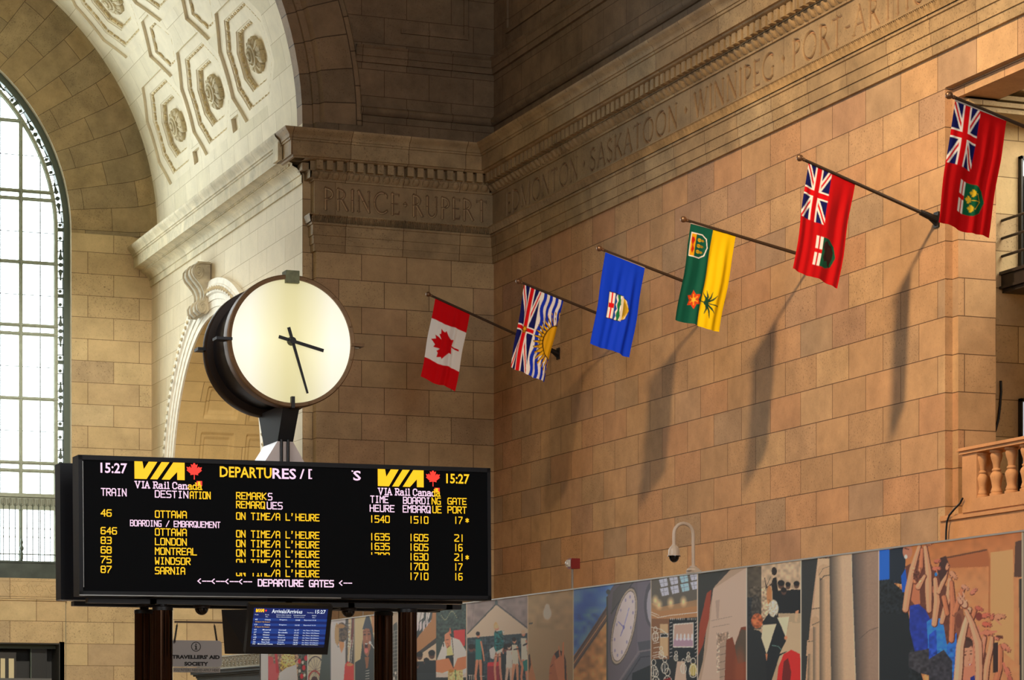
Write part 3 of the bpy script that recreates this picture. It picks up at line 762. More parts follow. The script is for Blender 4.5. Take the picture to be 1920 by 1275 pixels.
# bay cornice on the passage wall
PV = [(13.655,0),(13.655,.05),(13.83,.05),(13.84,.08),(13.86,.08),(13.90,.10),(13.97,.16),(14.01,.24),(14.02,.27),(14.08,.27),(14.09,.32),(14.12,.38),(14.13,.46),(14.13,.50),(14.41,.50),(14.42,.53),(14.46,.53),(14.47,.56),(14.50,.56),(14.53,.57),(14.58,.61),(14.62,.65),(14.66,.67),(14.70,.67),(14.71,0)]
b = MB()
for x0, sg in ((XV,-1),(XL,1)):
    for (z0,p0),(z1,p1) in zip(PV, PV[1:]):
        b.quad((x0+sg*p0,YE+.15,z0),(x0+sg*p0,YB+.05,z0),(x0+sg*p1,YB+.05,z1),(x0+sg*p1,YE+.15,z1))
y = YV+.1
while y < YB-.1:
    b.box((XV-.305,y,14.03),(XV-.26,y+.05,14.085)); y += .105
b.box((XV-.58,YV-.05,14.13),(XV,YV+.35,14.70))
struct(b.build('trim_3', M_VTRIM, smooth=30))

# ------------------------------------------------------------------ the tall bay window
win = empty('window_1', (XC, YB+.25, 5.0), None, None); win['kind'] = 'structure'; win['label'] = 'tall round-arched window with bronze bars and bright daylight'
YF = YB + .25
def arch_path(rr, zb=6.0, n=72): return [(XC+rr,zb)] + [(XC+rr*cos(pi*i/n), ZS+rr*sin(pi*i/n)) for i in range(n+1)] + [(XC-rr,zb)]
def band(b, r0, r1, y0, y1, zb=6.0):
    A, B = arch_path(r0, zb), arch_path(r1, zb)
    for i in range(len(A)-1):
        a, a2, c, c2 = A[i], A[i+1], B[i], B[i+1]
        b.quad((a[0],y0,a[1]),(a2[0],y0,a2[1]),(c2[0],y0,c2[1]),(c[0],y0,c[1]))
        b.quad((a[0],y0,a[1]),(a[0],y1,a[1]),(a2[0],y1,a2[1]),(a2[0],y0,a2[1]))
        b.quad((c[0],y0,c[1]),(c2[0],y0,c2[1]),(c2[0],y1,c2[1]),(c[0],y1,c[1]))
RI = 5.30                               # inner edge of the patterned border
b = MB(); band(b, 5.455, 5.63, YF-.06, YF+.1); b.build('outer_frame', M_FRAME_D, win, smooth=30)
b = MB(); band(b, 5.21, RI, YF-.06, YF+.1); band(b, 5.19, 5.215, YF-.02, YF+.06)
hz = [8.52, 8.735, 10.47, 12.217, 12.446, 14.151, 15.86, 16.07, 17.948, 19.0]
def halfw(z): return RI if z <= ZS else (sqrt(RI*RI-(z-ZS)**2) if z-ZS < RI else 0)
MUL = [XC+sg*d for d in (0.0, 1.0725, 2.145, 3.2175, 4.29) for sg in ((1,-1) if d else (1,))]
for z in hz:
    w = halfw(z+.05); b.box((XC-w,YF-.05,z-.05),(XC+w,YF+.08,z+.05)); b.box((XC-w,YF-.085,z-.014),(XC+w,YF-.05,z+.014))
for x in MUL:
    zt = ZS + sqrt(max(0,RI*RI-(abs(x-XC)+.06)**2)); b.box((x-.055,YF-.055,6.0),(x+.055,YF+.085,zt)); b.box((x-.016,YF-.09,6.0),(x+.016,YF-.05,zt))
b.build('mullions', M_FRAME, win)
b = MB()
for x in [m_+.53625 for m_ in sorted(MUL)] + [min(MUL)-.53625]:
    if abs(x-XC) > 5.1: continue
    zt = ZS + sqrt(max(0,RI*RI-(abs(x-XC)+.03)**2)); b.box((x-.012,YF+.01,6.0),(x+.012,YF+.03,zt))
for z in (9.60, 11.34, 13.28, 14.98, 17.046):
    w = halfw(z); b.box((XC-w,YF+.01,z-.010),(XC+w,YF+.03,z+.010))
b.build('glazing_bars', M_FRAME_D, win)
# patterned iron border between the two frames
b = MB(); L0 = ZS - 6.0; Ltot = 2*L0 + pi*5.38
def bpt(s_, w):
    rr = 5.38 + w
    if s_ < L0: return (XC+rr, 6.0+s_)
    if s_ > L0+pi*5.38: return (XC-rr, 6.0+(Ltot-s_))
    a = (s_-L0)/5.38; return (XC+rr*cos(a), ZS+rr*sin(a))
def plate(poly, y=YF): b.prism([(bpt(s_, w)[0], y, bpt(s_, w)[1]) for s_, w in poly], (0,.05,0))
def disc(s_, w, r, n=10, k=1.0): plate([(s_+k*r*cos(2*pi*i/n), w+r*sin(2*pi*i/n)) for i in range(n)])
unit = 1.80; s0 = 0.05
while s0 < Ltot-.4:
    def q(a): return s0 + a*unit
    plate([(q(.0),-.075),(q(.06),-.075),(q(.06),.075),(q(.0),.075)])
    for a in (.10,.90): disc(q(a),-.01,.05,8)
    for a in (.14,.30,.70,.86): plate([(q(a)-.014,-.08),(q(a)+.014,-.08),(q(a)+.014,.08),(q(a)-.014,.08)])
    for wv in (.02,.045): plate([(q(.15),wv),(q(.29),wv),(q(.29),wv+.01),(q(.15),wv+.01)]); plate([(q(.71),wv),(q(.85),wv),(q(.85),wv+.01),(q(.71),wv+.01)])
    for sg in (-1, 1):
        c = .5+sg*.16
        plate([(q(c+sg*.04),-.015),(q(c),-.03),(q(c-sg*.07),-.065),(q(c-sg*.09),-.03),(q(c-sg*.095),0),(q(c-sg*.09),.03),(q(c-sg*.07),.06),(q(c),.03),(q(c+sg*.04),.015)])
        disc(q(.5+sg*.22),.0,.03,8)
    disc(q(.5),0,.062,12)
    plate([(q(.06),.058),(q(1),.058),(q(1),.07),(q(.06),.07)])
    s0 += unit
b.build('patterned_border', M_FRAME_D, win, weld=False)
# spandrel frieze, iron grille and lower panel
b = MB(); b.box((XC-RW,YF-.12,7.46),(XC+RW,YF+.08,7.56)); b.box((XC-RW,YF-.10,7.50),(XC+RW,YF+.06,7.86)); b.box((XC-RW,YF-.16,7.80),(XC+RW,YF+.08,7.90)); b.build('lintel_band', M_FRAME, win, weld=False)
b = MB(); x = XC-5.4
while x < XC+5.5:
    b.tube([(x,YF-.12,7.60),(x+.05,YF-.13,7.56),(x+.10,YF-.12,7.60),(x+.10,YF-.12,7.72),(x+.08,YF-.12,7.77)], .014, 6); b.tube([(x,YF-.12,7.60),(x,YF-.12,7.74)], .014, 6); b.tube([(x+.05,YF-.12,7.62),(x+.05,YF-.12,7.76)], .018, 6)
    x += .158
b.build('band_ornament', mat_plain('pale_bronze', hexl(150,152,136), .4, .4), win, weld=False)
b = MB(); x = XC-5.36; i = 0
while x < XC+5.4:
    b.tube([(x,YF-.14,6.07),(x,YF-.14,7.62)], .013, 6)
    for z in (6.72, 6.95): b.tube([(x,YF-.14,z-.025),(x,YF-.14,z),(x,YF-.14,z+.025)], [.012,.026,.012], 6)
    x += .158
b.box((XC-5.5,YF-.155,6.24),(XC+5.5,YF-.125,6.27)); b.box((XC-5.5,YF-.155,6.06),(XC+5.5,YF-.125,6.08))
for x in (MUL): b.lathe([(.03,0),(.05,.06),(.05,.2),(.03,.25),(.06,.3),(.06,.36),(.03,.42),(.05,.5),(.02,.58),(.0,.62)], (x,YF-.16,6.08), n=10)
b.build('grille', M_FRAME_D, win, weld=False)
b = MB(); b.box((XC-RW,YF-.20,5.60),(XC+RW,YF+.1,6.05))
for x in MUL: b.box((x-.015,YF-.215,5.62),(x+.015,YF-.19,6.0))
b.box((XC-RW,YF-.24,6.02),(XC+RW,YF-.1,6.06)); b.build('lower_panel', mat_plain('dark_green_panel', hexl(66,74,66), .35, .3, noise=.25, scale=3), win, weld=False)
# glass: clear panes with a faint tint
mg = bpy.data.materials.new('window_glass'); mg.use_nodes = True; N = mg.node_tree.nodes; Lk = mg.node_tree.links; N.remove(N['Principled BSDF'])
tr = N.new('ShaderNodeBsdfTransparent'); tr.inputs[0].default_value = (.93,.96,.96,1); gl = N.new('ShaderNodeBsdfGlossy'); gl.inputs['Roughness'].default_value = .05
mx = N.new('ShaderNodeMixShader'); mx.inputs[0].default_value = .04; Lk.new(tr.outputs[0], mx.inputs[1]); Lk.new(gl.outputs[0], mx.inputs[2]); Lk.new(mx.outputs[0], N['Material Output'].inputs[0])
b = MB(); P = arch_path(5.5, 6.0); b.add([(p[0],YF+.04,p[1]) for p in P], [tuple(range(len(P)))]); b.build('pane', mg, win, recalc=False)
# carved wave band and mouldings under the window, and the projecting block below
b = MB(); YP = YB - .10
b.box((XC-RW-.2,YP,5.10),(13.99,YB+.26,5.60)); b.box((XC-RW-.2,YP-.05,5.00),(13.99+.03,YB+.02,5.06)); b.box((XC-RW-.2,YP-.03,5.06),(13.99+.01,YB+.02,5.09))
b.box((XD1,YP,0),(13.99,YB+.02,5.02)); b.box((XC-4.6,YP,3.86),(XD1+.0,YB+.02,5.02))
struct(b.build('trim_9', M_B, weld=False))
b = MB(); b.box((13.985,YB-.02,0),(14.02,YB+.01,4.99)); struct(b.build('trim_15', M_FRAME_D))
b = MB(); x = XC - 5.3
while x < 13.9:
    pts = []
    for i in range(26):
        t = i/25; a = -pi*.5 + t*2.2*pi; r_ = .15*(1-.78*t)
        pts.append((x+r_*cos(a), YP-.002, 5.32+r_*sin(a)))
    pre = [(x-.20+.20*i/6, YP-.002, 5.44-.27*sin(pi*i/12)) for i in range(6)]
    b.tube(pre+pts, .012, 5)
    x += .385
b.box((XC-5.4,YP-.012,5.52),(13.95,YP+.01,5.535)); b.box((XC-5.4,YP-.012,5.13),(13.95,YP+.01,5.145))
struct(b.build('trim_10', M_B, weld=False))
# doorway under the window with a lit inner screen
d1 = empty('door_1', (13.0,YB+.4,0), None, None); d1['kind'] = 'structure'; d1['label'] = 'dark doorway under the arched window with a cream framed panel'
def zY(v, Y): return onY(50, v, Y).z
YD = YB + .45
b = MB(); b.box((XC-4.6,YD+.5,0),(XD1+.1,YD+.55,3.9)); b.box((XD1-.02,YP,0),(XD1+.12,YD+.5,3.9)); b.box((XC-4.6,YP+.02,3.83),(XD1+.1,YD+.5,3.9)); b.build('recess_lining', mat_plain('dark_lining', hexl(52,50,44), .6), d1, weld=False)
x58 = onY(58,1240,YD).x; x88 = onY(88,1240,YD).x
b = MB(); b.box((x58,YD,0),(x88,YD+.04,3.72)); b.build('door_leaf', mat_plain('dark_door_panel', hexl(34,34,30), .4), d1)
b = MB(); b.box((x58-.02,YD-.04,0),(x58+.01,YD+.05,3.86)); b.box((XC-4.6,YD-.06,3.72),(XD1,YD+.05,3.86)); b.build('door_frame', M_FRAME_D, d1, weld=False)
x0, x1 = onY(-60,1240,YD).x, onY(30,1240,YD).x
b = MB(); b.box((x0,YD-.02,0),(x1,YD+.06,3.62))
b.build('side_frame', mat_plain('dark_wood_frame', hexl(46,40,32), .5), d1)
b = MB(); b.box((x1-.20,YD-.03,0),(x1-.06,YD,3.45)); b.box((x1-.42,YD-.03,0),(x1-.30,YD,3.45)); b.box((x0,YD-.03,0),(x1-.46,YD,3.45)); b.build('cream_panel', mat_plain('cream_board', hexl(226,210,164), .6), d1, weld=False)
cb = MB(); cb.box((12.0,YP-.6,0),(onY(97,1273,YP-.6).x,YP-.02,onY(97,1272,YP-.6).z)); o = cb.build('ticket_counter', mat_plain('grey_laminate', hexl(92,92,90), .4)); tag(o, 'grey counter under the dark doorway at the left edge', 'counter')
# ------------------------------------------------------------------ lettering
SF = {  # LED strokes on a 4 x 6 cell
 'A': [[(0,0),(0,5),(1,6),(3,6),(4,5),(4,0)],[(0,2.6),(4,2.6)]], 'B': [[(0,0),(0,6),(3.2,6),(4,5.3),(4,3.9),(3.2,3.1),(0,3.1)],[(3.2,3.1),(4,2.3),(4,.7),(3.2,0),(0,0)]],
 'C': [[(4,6),(.8,6),(0,5.2),(0,.8),(.8,0),(4,0)]], 'D': [[(0,0),(0,6),(3,6),(4,5),(4,1),(3,0),(0,0)]], 'E': [[(4,6),(0,6),(0,0),(4,0)],[(0,3.1),(3.2,3.1)]],
 'F': [[(4,6),(0,6),(0,0)],[(0,3.1),(3.2,3.1)]], 'G': [[(4,6),(.8,6),(0,5.2),(0,.8),(.8,0),(4,0),(4,2.8),(2.4,2.8)]], 'H': [[(0,0),(0,6)],[(4,0),(4,6)],[(0,3.1),(4,3.1)]],
 'I': [[(2,0),(2,6)],[(1,6),(3,6)],[(1,0),(3,0)]], 'K': [[(0,0),(0,6)],[(4,6),(.3,3.1),(4,0)]], 'L': [[(0,6),(0,0),(4,0)]], 'M': [[(0,0),(0,6),(2,3.4),(4,6),(4,0)]],
 'N': [[(0,0),(0,6),(4,0),(4,6)]], 'O': [[(.6,0),(0,.6),(0,5.4),(.6,6),(3.4,6),(4,5.4),(4,.6),(3.4,0),(.6,0)]], 'P': [[(0,0),(0,6),(3.2,6),(4,5.2),(4,3.6),(3.2,2.8),(0,2.8)]],
 'Q': [[(.6,0),(0,.6),(0,5.4),(.6,6),(3.4,6),(4,5.4),(4,.6),(3.4,0),(.6,0)],[(2.4,1.6),(4.2,-.3)]], 'R': [[(0,0),(0,6),(3.2,6),(4,5.2),(4,3.7),(3.2,2.9),(0,2.9)],[(1.6,2.9),(4,0)]],
 'S': [[(4,6),(.8,6),(0,5.3),(0,3.8),(.8,3.1),(3.2,3.1),(4,2.4),(4,.7),(3.2,0),(0,0)]], 'T': [[(0,6),(4,6)],[(2,6),(2,0)]], 'U': [[(0,6),(0,.7),(.7,0),(3.3,0),(4,.7),(4,6)]],
 'V': [[(0,6),(2,0),(4,6)]], 'W': [[(0,6),(.5,0),(2,2.8),(3.5,0),(4,6)]], 'Y': [[(0,6),(2,3),(4,6)],[(2,3),(2,0)]], '/': [[(0,0),(4,6)]], "'": [[(1,6.2),(1.6,6.2),(1,4.4)]],
 '0': [[(.6,0),(0,.6),(0,5.4),(.6,6),(3.4,6),(4,5.4),(4,.6),(3.4,0),(.6,0)]], '1': [[(2,0),(2,6)]], '2': [[(0,6),(3.3,6),(4,5.3),(4,3.9),(0,.8),(0,0),(4,0)]], '3': [[(0,6),(3.3,6),(4,5.3),(4,3.8),(3.3,3.1),(1,3.1)],[(3.3,3.1),(4,2.4),(4,.7),(3.3,0),(0,0)]],
 '4': [[(3.2,0),(3.2,6),(0,2),(4.2,2)]], '5': [[(4,6),(0,6),(0,3.3),(3.3,3.3),(4,2.6),(4,.7),(3.3,0),(0,0)]], '6': [[(4,6),(.8,6),(0,5.2),(0,.7),(.7,0),(3.3,0),(4,.7),(4,2.6),(3.3,3.3),(0,3.3)]],
 '7': [[(0,6),(4,6),(4,5.2),(1.4,1.4),(1,0)]], '8': [[(.7,3.1),(0,3.8),(0,5.3),(.7,6),(3.3,6),(4,5.3),(4,3.8),(3.3,3.1),(.7,3.1),(0,2.4),(0,.7),(.7,0),(3.3,0),(4,.7),(4,2.4),(3.3,3.1)]],
 '*': [[(2,1.4),(2,5)],[(.3,2.2),(3.7,4.2)],[(.3,4.2),(3.7,2.2)]], '<': [[(3,5.2),(0,3),(3,.8)]], '-': [[(0,3),(4,3)]], '[': [[(2.4,6),(.4,6),(.4,0),(2.4,0)]], ' ': [], ':': [[(2,1.4),(2,2.2)],[(2,4),(2,4.8)]],
 'a': [[(.4,3.6),(1,4),(2.6,4),(3.2,3.4),(3.2,.5),(3.7,0),(4,0)],[(3.2,2.4),(1,2.2),(.2,1.6),(.2,.6),(.9,0),(2.4,0),(3.2,.7)]], 'i': [[(1.6,0),(1.6,4),(1,4)],[(.8,0),(2.4,0)],[(1.6,5.4),(1.6,5.9)]], 'l': [[(1.6,0),(1.6,6),(1,6)],[(.8,0),(2.4,0)]],
 'n': [[(.6,0),(.6,4),(0,4)],[(.6,3),(1.4,4),(2.8,4),(3.4,3.2),(3.4,0)],[(0,0),(1.3,0)],[(2.8,0),(4,0)]], 'd': [[(3.4,6),(3.4,0),(4,0)],[(2.8,6),(3.4,6)],[(3.4,3.2),(2.4,4),(1.2,4),(.2,3),(.2,1),(1.2,0),(2.4,0),(3.4,.8)]],
}
SERIF = {'V': [[(0,6),(2,0),(4,6)],[(-.6,6),(.9,6)],[(3.2,6),(4.5,6)]], 'I': [[(2,0),(2,6)],[(1.1,6),(2.9,6)],[(1.1,0),(2.9,0)]], 'A': [[(0,0),(2,6),(4,0)],[(.8,2.1),(3.2,2.1)],[(-.5,0),(.8,0)],[(3.2,0),(4.5,0)]],
 'R': [[(.6,0),(.6,6),(2.8,6),(3.7,5.3),(3.7,3.8),(2.8,3.1),(.6,3.1)],[(2,3.1),(3.8,0),(4.4,0)],[(-.1,6),(.6,6)],[(-.1,0),(1.4,0)]], 'C': [[(4,4.2),(4,5.2),(3,6),(1.3,6),(.2,4.8),(.2,1.2),(1.3,0),(3,0),(4,1)]]}
def strokes2d(txt, font=SF, adv=5.6, clip=(-1, 9), widths=None):
    out = []; x = 0
    for ch in txt:
        for line in font.get(ch, SF.get(ch, [])):
            for a, c in zip(line, line[1:]):
                (x0,y0),(x1,y1) = a, c
                lo, hi = clip
                if max(y0,y1) < lo or min(y0,y1) > hi: continue
                if y0 != y1:
                    def cl(t): return max(0, min(1, t))
                    ta, tb = cl((lo-y0)/(y1-y0)), cl((hi-y0)/(y1-y0)); t0, t1 = min(ta,tb), max(ta,tb)
                    if t1-t0 < 1e-4: continue
                    x0, y0, x1, y1 = x0+(x1-x0)*t0, y0+(y1-y0)*t0, x0+(x1-x0)*t1, y0+(y1-y0)*t1
                out.append((x+x0, y0, x+x1, y1))
        x += widths.get(ch, adv) if widths else adv
    return out, x
def font_outline(txt, bold=0.0, res=2):
    """flat filled lettering from Blender's built-in font -> 2D points, faces, bounds"""
    cu = bpy.data.curves.new('lettering', 'FONT'); cu.body = txt; cu.size = 1; cu.offset = bold; cu.resolution_u = res; cu.fill_mode = 'FRONT'
    ob = bpy.data.objects.new('lettering', cu); COL.objects.link(ob)
    dg = bpy.context.evaluated_depsgraph_get(); me = bpy.data.meshes.new_from_object(ob.evaluated_get(dg))
    vs = [(v.co.x, v.co.y) for v in me.vertices]; fs = [tuple(p.vertices) for p in me.polygons]
    bpy.data.objects.remove(ob); bpy.data.curves.remove(cu); bpy.data.meshes.remove(me)
    xs = [p[0] for p in vs]; ys = [p[1] for p in vs]
    return vs, fs, (min(xs), min(ys), max(xs), max(ys))

class Sheet:
    """a flat sign face: local x to the right, y up, n outwards"""
    def __init__(s, o, ex, ey): s.o = Vector(o); s.ex = Vector(ex).normalized(); s.ey = Vector(ey).normalized(); s.n = s.ex.cross(s.ey).normalized()
    def P(s, x, y, d=0.004): return s.o + s.ex*x + s.ey*y + s.n*d
    def at(s, u, v):                   # picture point on this face -> local x, y
        d = ray(u, v); t = (s.o-O).dot(s.n)/d.dot(s.n); q = O + d*t - s.o
        return q.dot(s.ex), q.dot(s.ey)
    def strokes(s, b, st, x0, y0, sx, sy, w, d=0.004):
        for (xa,ya,xb,yb) in st:
            a = Vector((x0+xa*sx, y0+ya*sy)); c = Vector((x0+xb*sx, y0+yb*sy)); t = (c-a)
            if t.length < 1e-6: continue
            t.normalize(); nrm = Vector((-t.y, t.x))*(w/2); a = a - t*(w/2); c = c + t*(w/2)
            b.quad(s.P(*(a-nrm),d), s.P(*(c-nrm),d), s.P(*(c+nrm),d), s.P(*(a+nrm),d))
    def led(s, b, txt, u0, v0, u1, v1, w=.0122, font=SF, adv=5.6, clip=(-1,9), d=0.004, widths=None):
        """text whose box runs from picture corner (u0,v0 top left) to u1 on the right and v1 at the left foot"""
        st, tot = strokes2d(txt, font, adv, clip, widths); last = 4.0 if txt[-1] not in "1" else 2.0
        tot2 = tot - adv + last
        xa, ya = s.at(u0, v0); xb, yb = s.at(u0, v1); xc, _ = s.at(u1, v0)
        s.strokes(b, st, xa+w/2, yb+w/2, (xc-xa-w)/tot2, (ya-yb-w)/6, w, d)
    def poly(s, b, pts, d=0.004): b.add([s.P(x,y,d) for x, y in pts], [tuple(range(len(pts)))])
    def font(s, b, txt, x0, y0, x1, y1, bold=0.0, d=0.004, res=2):
        vs, fs, bb = font_outline(txt, bold, res)
        kx, ky = (x1-x0)/(bb[2]-bb[0]), (y1-y0)/(bb[3]-bb[1])
        b.add([s.P(x0+(x-bb[0])*kx, y0+(y-bb[1])*ky, d) for x, y in vs], fs)

LEAF_H = [(0,1),(.19,.65),(.40,.76),(.30,.26),(.54,.50),(.60,.37),(.90,.43),(.78,.12),(.90,.05),(.42,-.34),(.47,-.50),(.045,-.43),(.06,-1)]
LEAF = LEAF_H + [(-x, y) for x, y in LEAF_H[::-1] if x]

# ------------------------------------------------------------------ departures board
G_YEL = mat_glow('led_amber', (1.0,.54,.005,1), 1.2); G_PNK = mat_glow('led_white', (1.0,.66,.84,1), 1.1); G_RED = mat_glow('led_red', (1.0,.035,.02,1), 1.3); G_ORG = mat_glow('led_orange_edge', (1.0,.10,.0,1), 1.0)
M_SCREEN = mat_plain('led_screen', hexl(5,7,10), .75, 0, .12); M_CASE = mat_plain('black_cabinet', hexl(16,18,23), .5, .0, .3, noise=.15, scale=3); M_CHROME = mat_plain('steel_edge', hexl(150,150,146), .3, .8)
BY, BR_ = 0.0132, 0.0081
bex = Vector((cos(BY)*cos(BR_), sin(BY)*cos(BR_), sin(BR_))); bez_ = Vector((-cos(BY)*sin(BR_), -sin(BY)*sin(BR_), cos(BR_)))
P0 = onD(146.4, 852.65, 30.0); BW, BH = 5.219, 1.656; bn = bex.cross(bez_)   # bn points at the viewer
def BP(x, y, d=0.0): return P0 + bex*x - bez_*y - bn*d        # x right, y down, d back into the cabinet
board = empty('departures_board', BP(BW/2, BH, .15), 'wide black electronic departures board with amber train times and red maple leaves', 'departures board')
def bbox(b, x0, y0, d0, x1, y1, d1):
    vs = [BP(x,y,d) for d in (d0,d1) for y in (y0,y1) for x in (x0,x1)]
    b.add(vs, [(0,1,3,2),(4,6,7,5),(0,4,5,1),(2,3,7,6),(0,2,6,4),(1,5,7,3)])
b = MB(); bbox(b, 0, 0, .012, BW, BH, .305); bbox(b, 0, 0, -.012, BW, .055, .012); bbox(b, 0, BH-.055, -.012, BW, BH-.01, .012); bbox(b, 0, 0, -.012, .045, BH, .012); bbox(b, BW-.045, 0, -.012, BW, BH, .012)
b.build('cabinet', M_CASE, board, weld=False)
b = MB(); bbox(b, .045, .055, 0.002, BW-.045, BH-.055, .012); b.build('screen', M_SCREEN, board)
b = MB(); bbox(b, .0, BH-.012, -.014, BW*.62, BH, .02); bbox(b, .052, .07, -.002, .058, BH-.1, .004); b.build('edge_strip', M_CHROME, board, weld=False)
sh = Sheet(BP(0,0,-.001), bex, bez_)
def row(parts):
    """one lettered field; parts = list of (material, function that draws into a mesh)"""
    for m_, fn in parts:
        b = MB(); fn(b); b.build('lettering', m_, board, weld=False, recalc=False)
LW = .0135
def T(mt, txt, u0, v0, u1, v1, **kw): row([(mt, lambda b: sh.led(b, txt, u0, v0, u1, v1, **kw))])
def FT(mt, txt, u0, v0, u1, v1, bold=.02):
    def fn(b):
        xa, ya = sh.at(u0, v0); xb, yb = sh.at(u0, v1); xc, _ = sh.at(u1, v0); sh.font(b, txt, xa, yb, xc, ya, bold)
    row([(mt, fn)])
def logo(u0, v0, u1, v1, lu0, lv0, lu1, lv1, su, sv):
    xa, ya = sh.at(u0, v0); xb, yb = sh.at(u0, v1); xc, _ = sh.at(u1, v0); w, h = xc-xa, ya-yb
    def pl(b, pts): sh.poly(b, [(xa+px_*w, yb+py_*h) for px_, py_ in pts])
    def fn(b):
        pl(b, [(0,0),(0,1),(.155,1),(.185,.52),(.30,1),(.47,1),(.24,0)]); pl(b, [(.31,0),(.555,1),(.715,1),(.455,0)]); pl(b, [(.54,0),(.79,1),(1,1),(1,.66),(.93,.66),(.70,0)]); pl(b, [(.85,0),(.85,.66),(1,.66),(1,0)])
    b = MB(); fn(b); lo = b.build('rail_logo', G_YEL, board, weld=False, recalc=False)
    x0, y0 = sh.at(lu0, lv0); x1, _ = sh.at(lu1, lv0); _, y1 = sh.at(lu0, lv1)
    b = MB(); cxm, cym = (x0+x1)/2, (y0+y1)/2
    sh.poly(b, [(cxm+x*(x1-x0)/1.8, cym+y*(y0-y1)/2) for x, y in LEAF]); b.build('maple_leaf', G_RED, lo, weld=False, recalc=False)
    xs, ys = sh.at(su, sv); b = MB(); sh.poly(b, [(xs,ys),(xs+.068,ys),(xs+.068,ys-.06),(xs,ys-.06)], .003); b.build('red_square', G_RED, lo, weld=False, recalc=False)
    b = MB(); sh.poly(b, [(xs+.014,ys-.006),(xs+.045,ys-.006),(xs+.045,ys-.05),(xs+.014,ys-.05)], .005); b.build('amber_square', G_YEL, lo, weld=False, recalc=False)
logo(251.8, 862.4, 345.9, 897.6, 349.4, 865.9, 378.4, 898.8, 368.5, 901.8)
logo(708, 877, 794, 911.3, 798.3, 879.5, 824.6, 911.8, 814.5, 914.6)
SW_ = {'V':5.4,'I':4.0,'A':5.6,' ':2.6,'R':5.2,'a':4.8,'i':3.0,'l':3.4,'C':5.4,'n':5.0,'d':5.0}
def serif_line(u0, v0, u1, v1, split):
    st, tot = strokes2d('VIA Rail Canada', SERIF, 5.6, (-1,9), SW_); tot -= .6
    xa, ya = sh.at(u0, v0); xb, yb = sh.at(u0, v1); xc, _ = sh.at(u1, v0)
    A = [q for q in st if q[0] < split*tot]; B = [q for q in st if q[0] >= split*tot]
    row([(G_PNK, lambda b: sh.strokes(b, A, xa, yb, (xc-xa)/tot, (ya-yb)/6, .013)), (G_YEL, lambda b: sh.strokes(b, B, xa, yb, (xc-xa)/tot, (ya-yb)/6, .013, .006))])
serif_line(254, 902.6, 378.4, 914.4, .80); serif_line(710, 915.4, 825, 927.2, .88)
FT(G_PNK, '15:27', 188.2, 867.2, 238.1, 886.8); FT(G_YEL, '15:27', 836.4, 887.8, 879.9, 906.4)
FT(G_YEL, 'DEPARTU', 411.8, 874.2, 509, 894.6); FT(G_PNK, 'RES', 510.5, 877.6, 555, 897.6); FT(G_PNK, '/', 561.5, 879.4, 570.6, 897.8, .015); FT(G_PNK, '[', 578, 879.6, 584.8, 898, .015)
FT(G_PNK, 'S', 662, 882.4, 676.4, 901, .02); T(G_PNK, "-", 659, 881.2, 661.8, 885.5, w=.016)
T(G_PNK, 'TRAIN', 189, 914.8, 237.2, 929.6); T(G_PNK, 'DESTIN', 290, 919.0, 353, 933.0); T(G_YEL, 'ATION', 355.6, 921.0, 394.8, 935.2)
T(G_YEL, 'REMARK', 442.4, 922.4, 499.4, 936.2); T(G_PNK, 'S', 502, 924.2, 510.4, 938.2); T(G_YEL, 'REMARQ', 442.4, 939, 496.6, 953); T(G_PNK, 'UES', 500, 940.8, 529.6, 954.8)
T(G_PNK, 'TIME', 694, 929, 728.2, 942.8); T(G_PNK, 'HEURE', 692.9, 945.9, 739.5, 959.5); T(G_PNK, 'BOARDI', 755.2, 931.3, 806.4, 944.7); T(G_YEL, 'NG', 809, 932.6, 826.3, 946)
T(G_PNK, 'EMBARQ', 754.8, 947, 807, 961); T(G_YEL, 'UE', 810.4, 948.2, 827.7, 962.2); T(G_YEL, 'GATE', 838.7, 933, 874.7, 946); T(G_YEL, 'PORT', 838.7, 949, 874.7, 962.4)
rows_ = [(954.6, '46', 'OTTAWA', 350.1, (-1,9), '1540', (-1,9), '1510', '17', True), (988, '646', 'OTTAWA', 350.1, (-1,9), '1635', (-1,9), '1605', '21', False), (1006, '83', 'LONDON', 350, (-1,9), '1635', (-1,9), '1605', '16', False),
         (1024, '68', 'MONTREAL', 369, (-1,9), '1700', (4.6,9), '1630', '21', True), (1042.2, '75', 'WINDSOR', 357, (3.6,9), None, None, '1700', '17', False), (1060.5, '87', 'SARNIA', 347, (-1,2.3), None, None, '1710', '16', False)]
for v, num, dest, ud, rclip, tm, tclip, brd, gate, star in rows_:
    T(G_YEL, num, 188.5, v, 188.5+{1:8.6,2:20.6,3:30.6}[len(num)], v+13.8)
    T(G_YEL, dest, 290.2, v+2.2, ud, v+16.2)
    T(G_YEL, "ON TIME", 442.4, v+5.8, 506.4, v+19.8, clip=rclip); T(G_YEL, "/A L'HEURE", 507.4, v+7.2, 598.8, v+21)
    if tm: T(G_YEL, tm, 692.4, v+11.4, 730.5, v+25.2, clip=tclip)
    T(G_YEL, brd, 766.2, v+12.8, 803, v+26.8); T(G_YEL, gate, 851.6 if gate[0] == '2' else 850.4, v+13.8, 867, v+27.6)
    if star: T(G_YEL, '*', 872, v+15, 879.4, v+28)
T(G_PNK, 'BOARDING / EMBARQUEMENT', 243.5, 974.4, 413, 986.6, w=.0105); T(G_PNK, '<--<--<--<--', 370, 1083, 472.5, 1096); T(G_PNK, 'DEPARTURE GATES', 483, 1085.6, 625.8, 1099.6, w=.015); T(G_PNK, '<--', 635.3, 1086.6, 660, 1099.8)

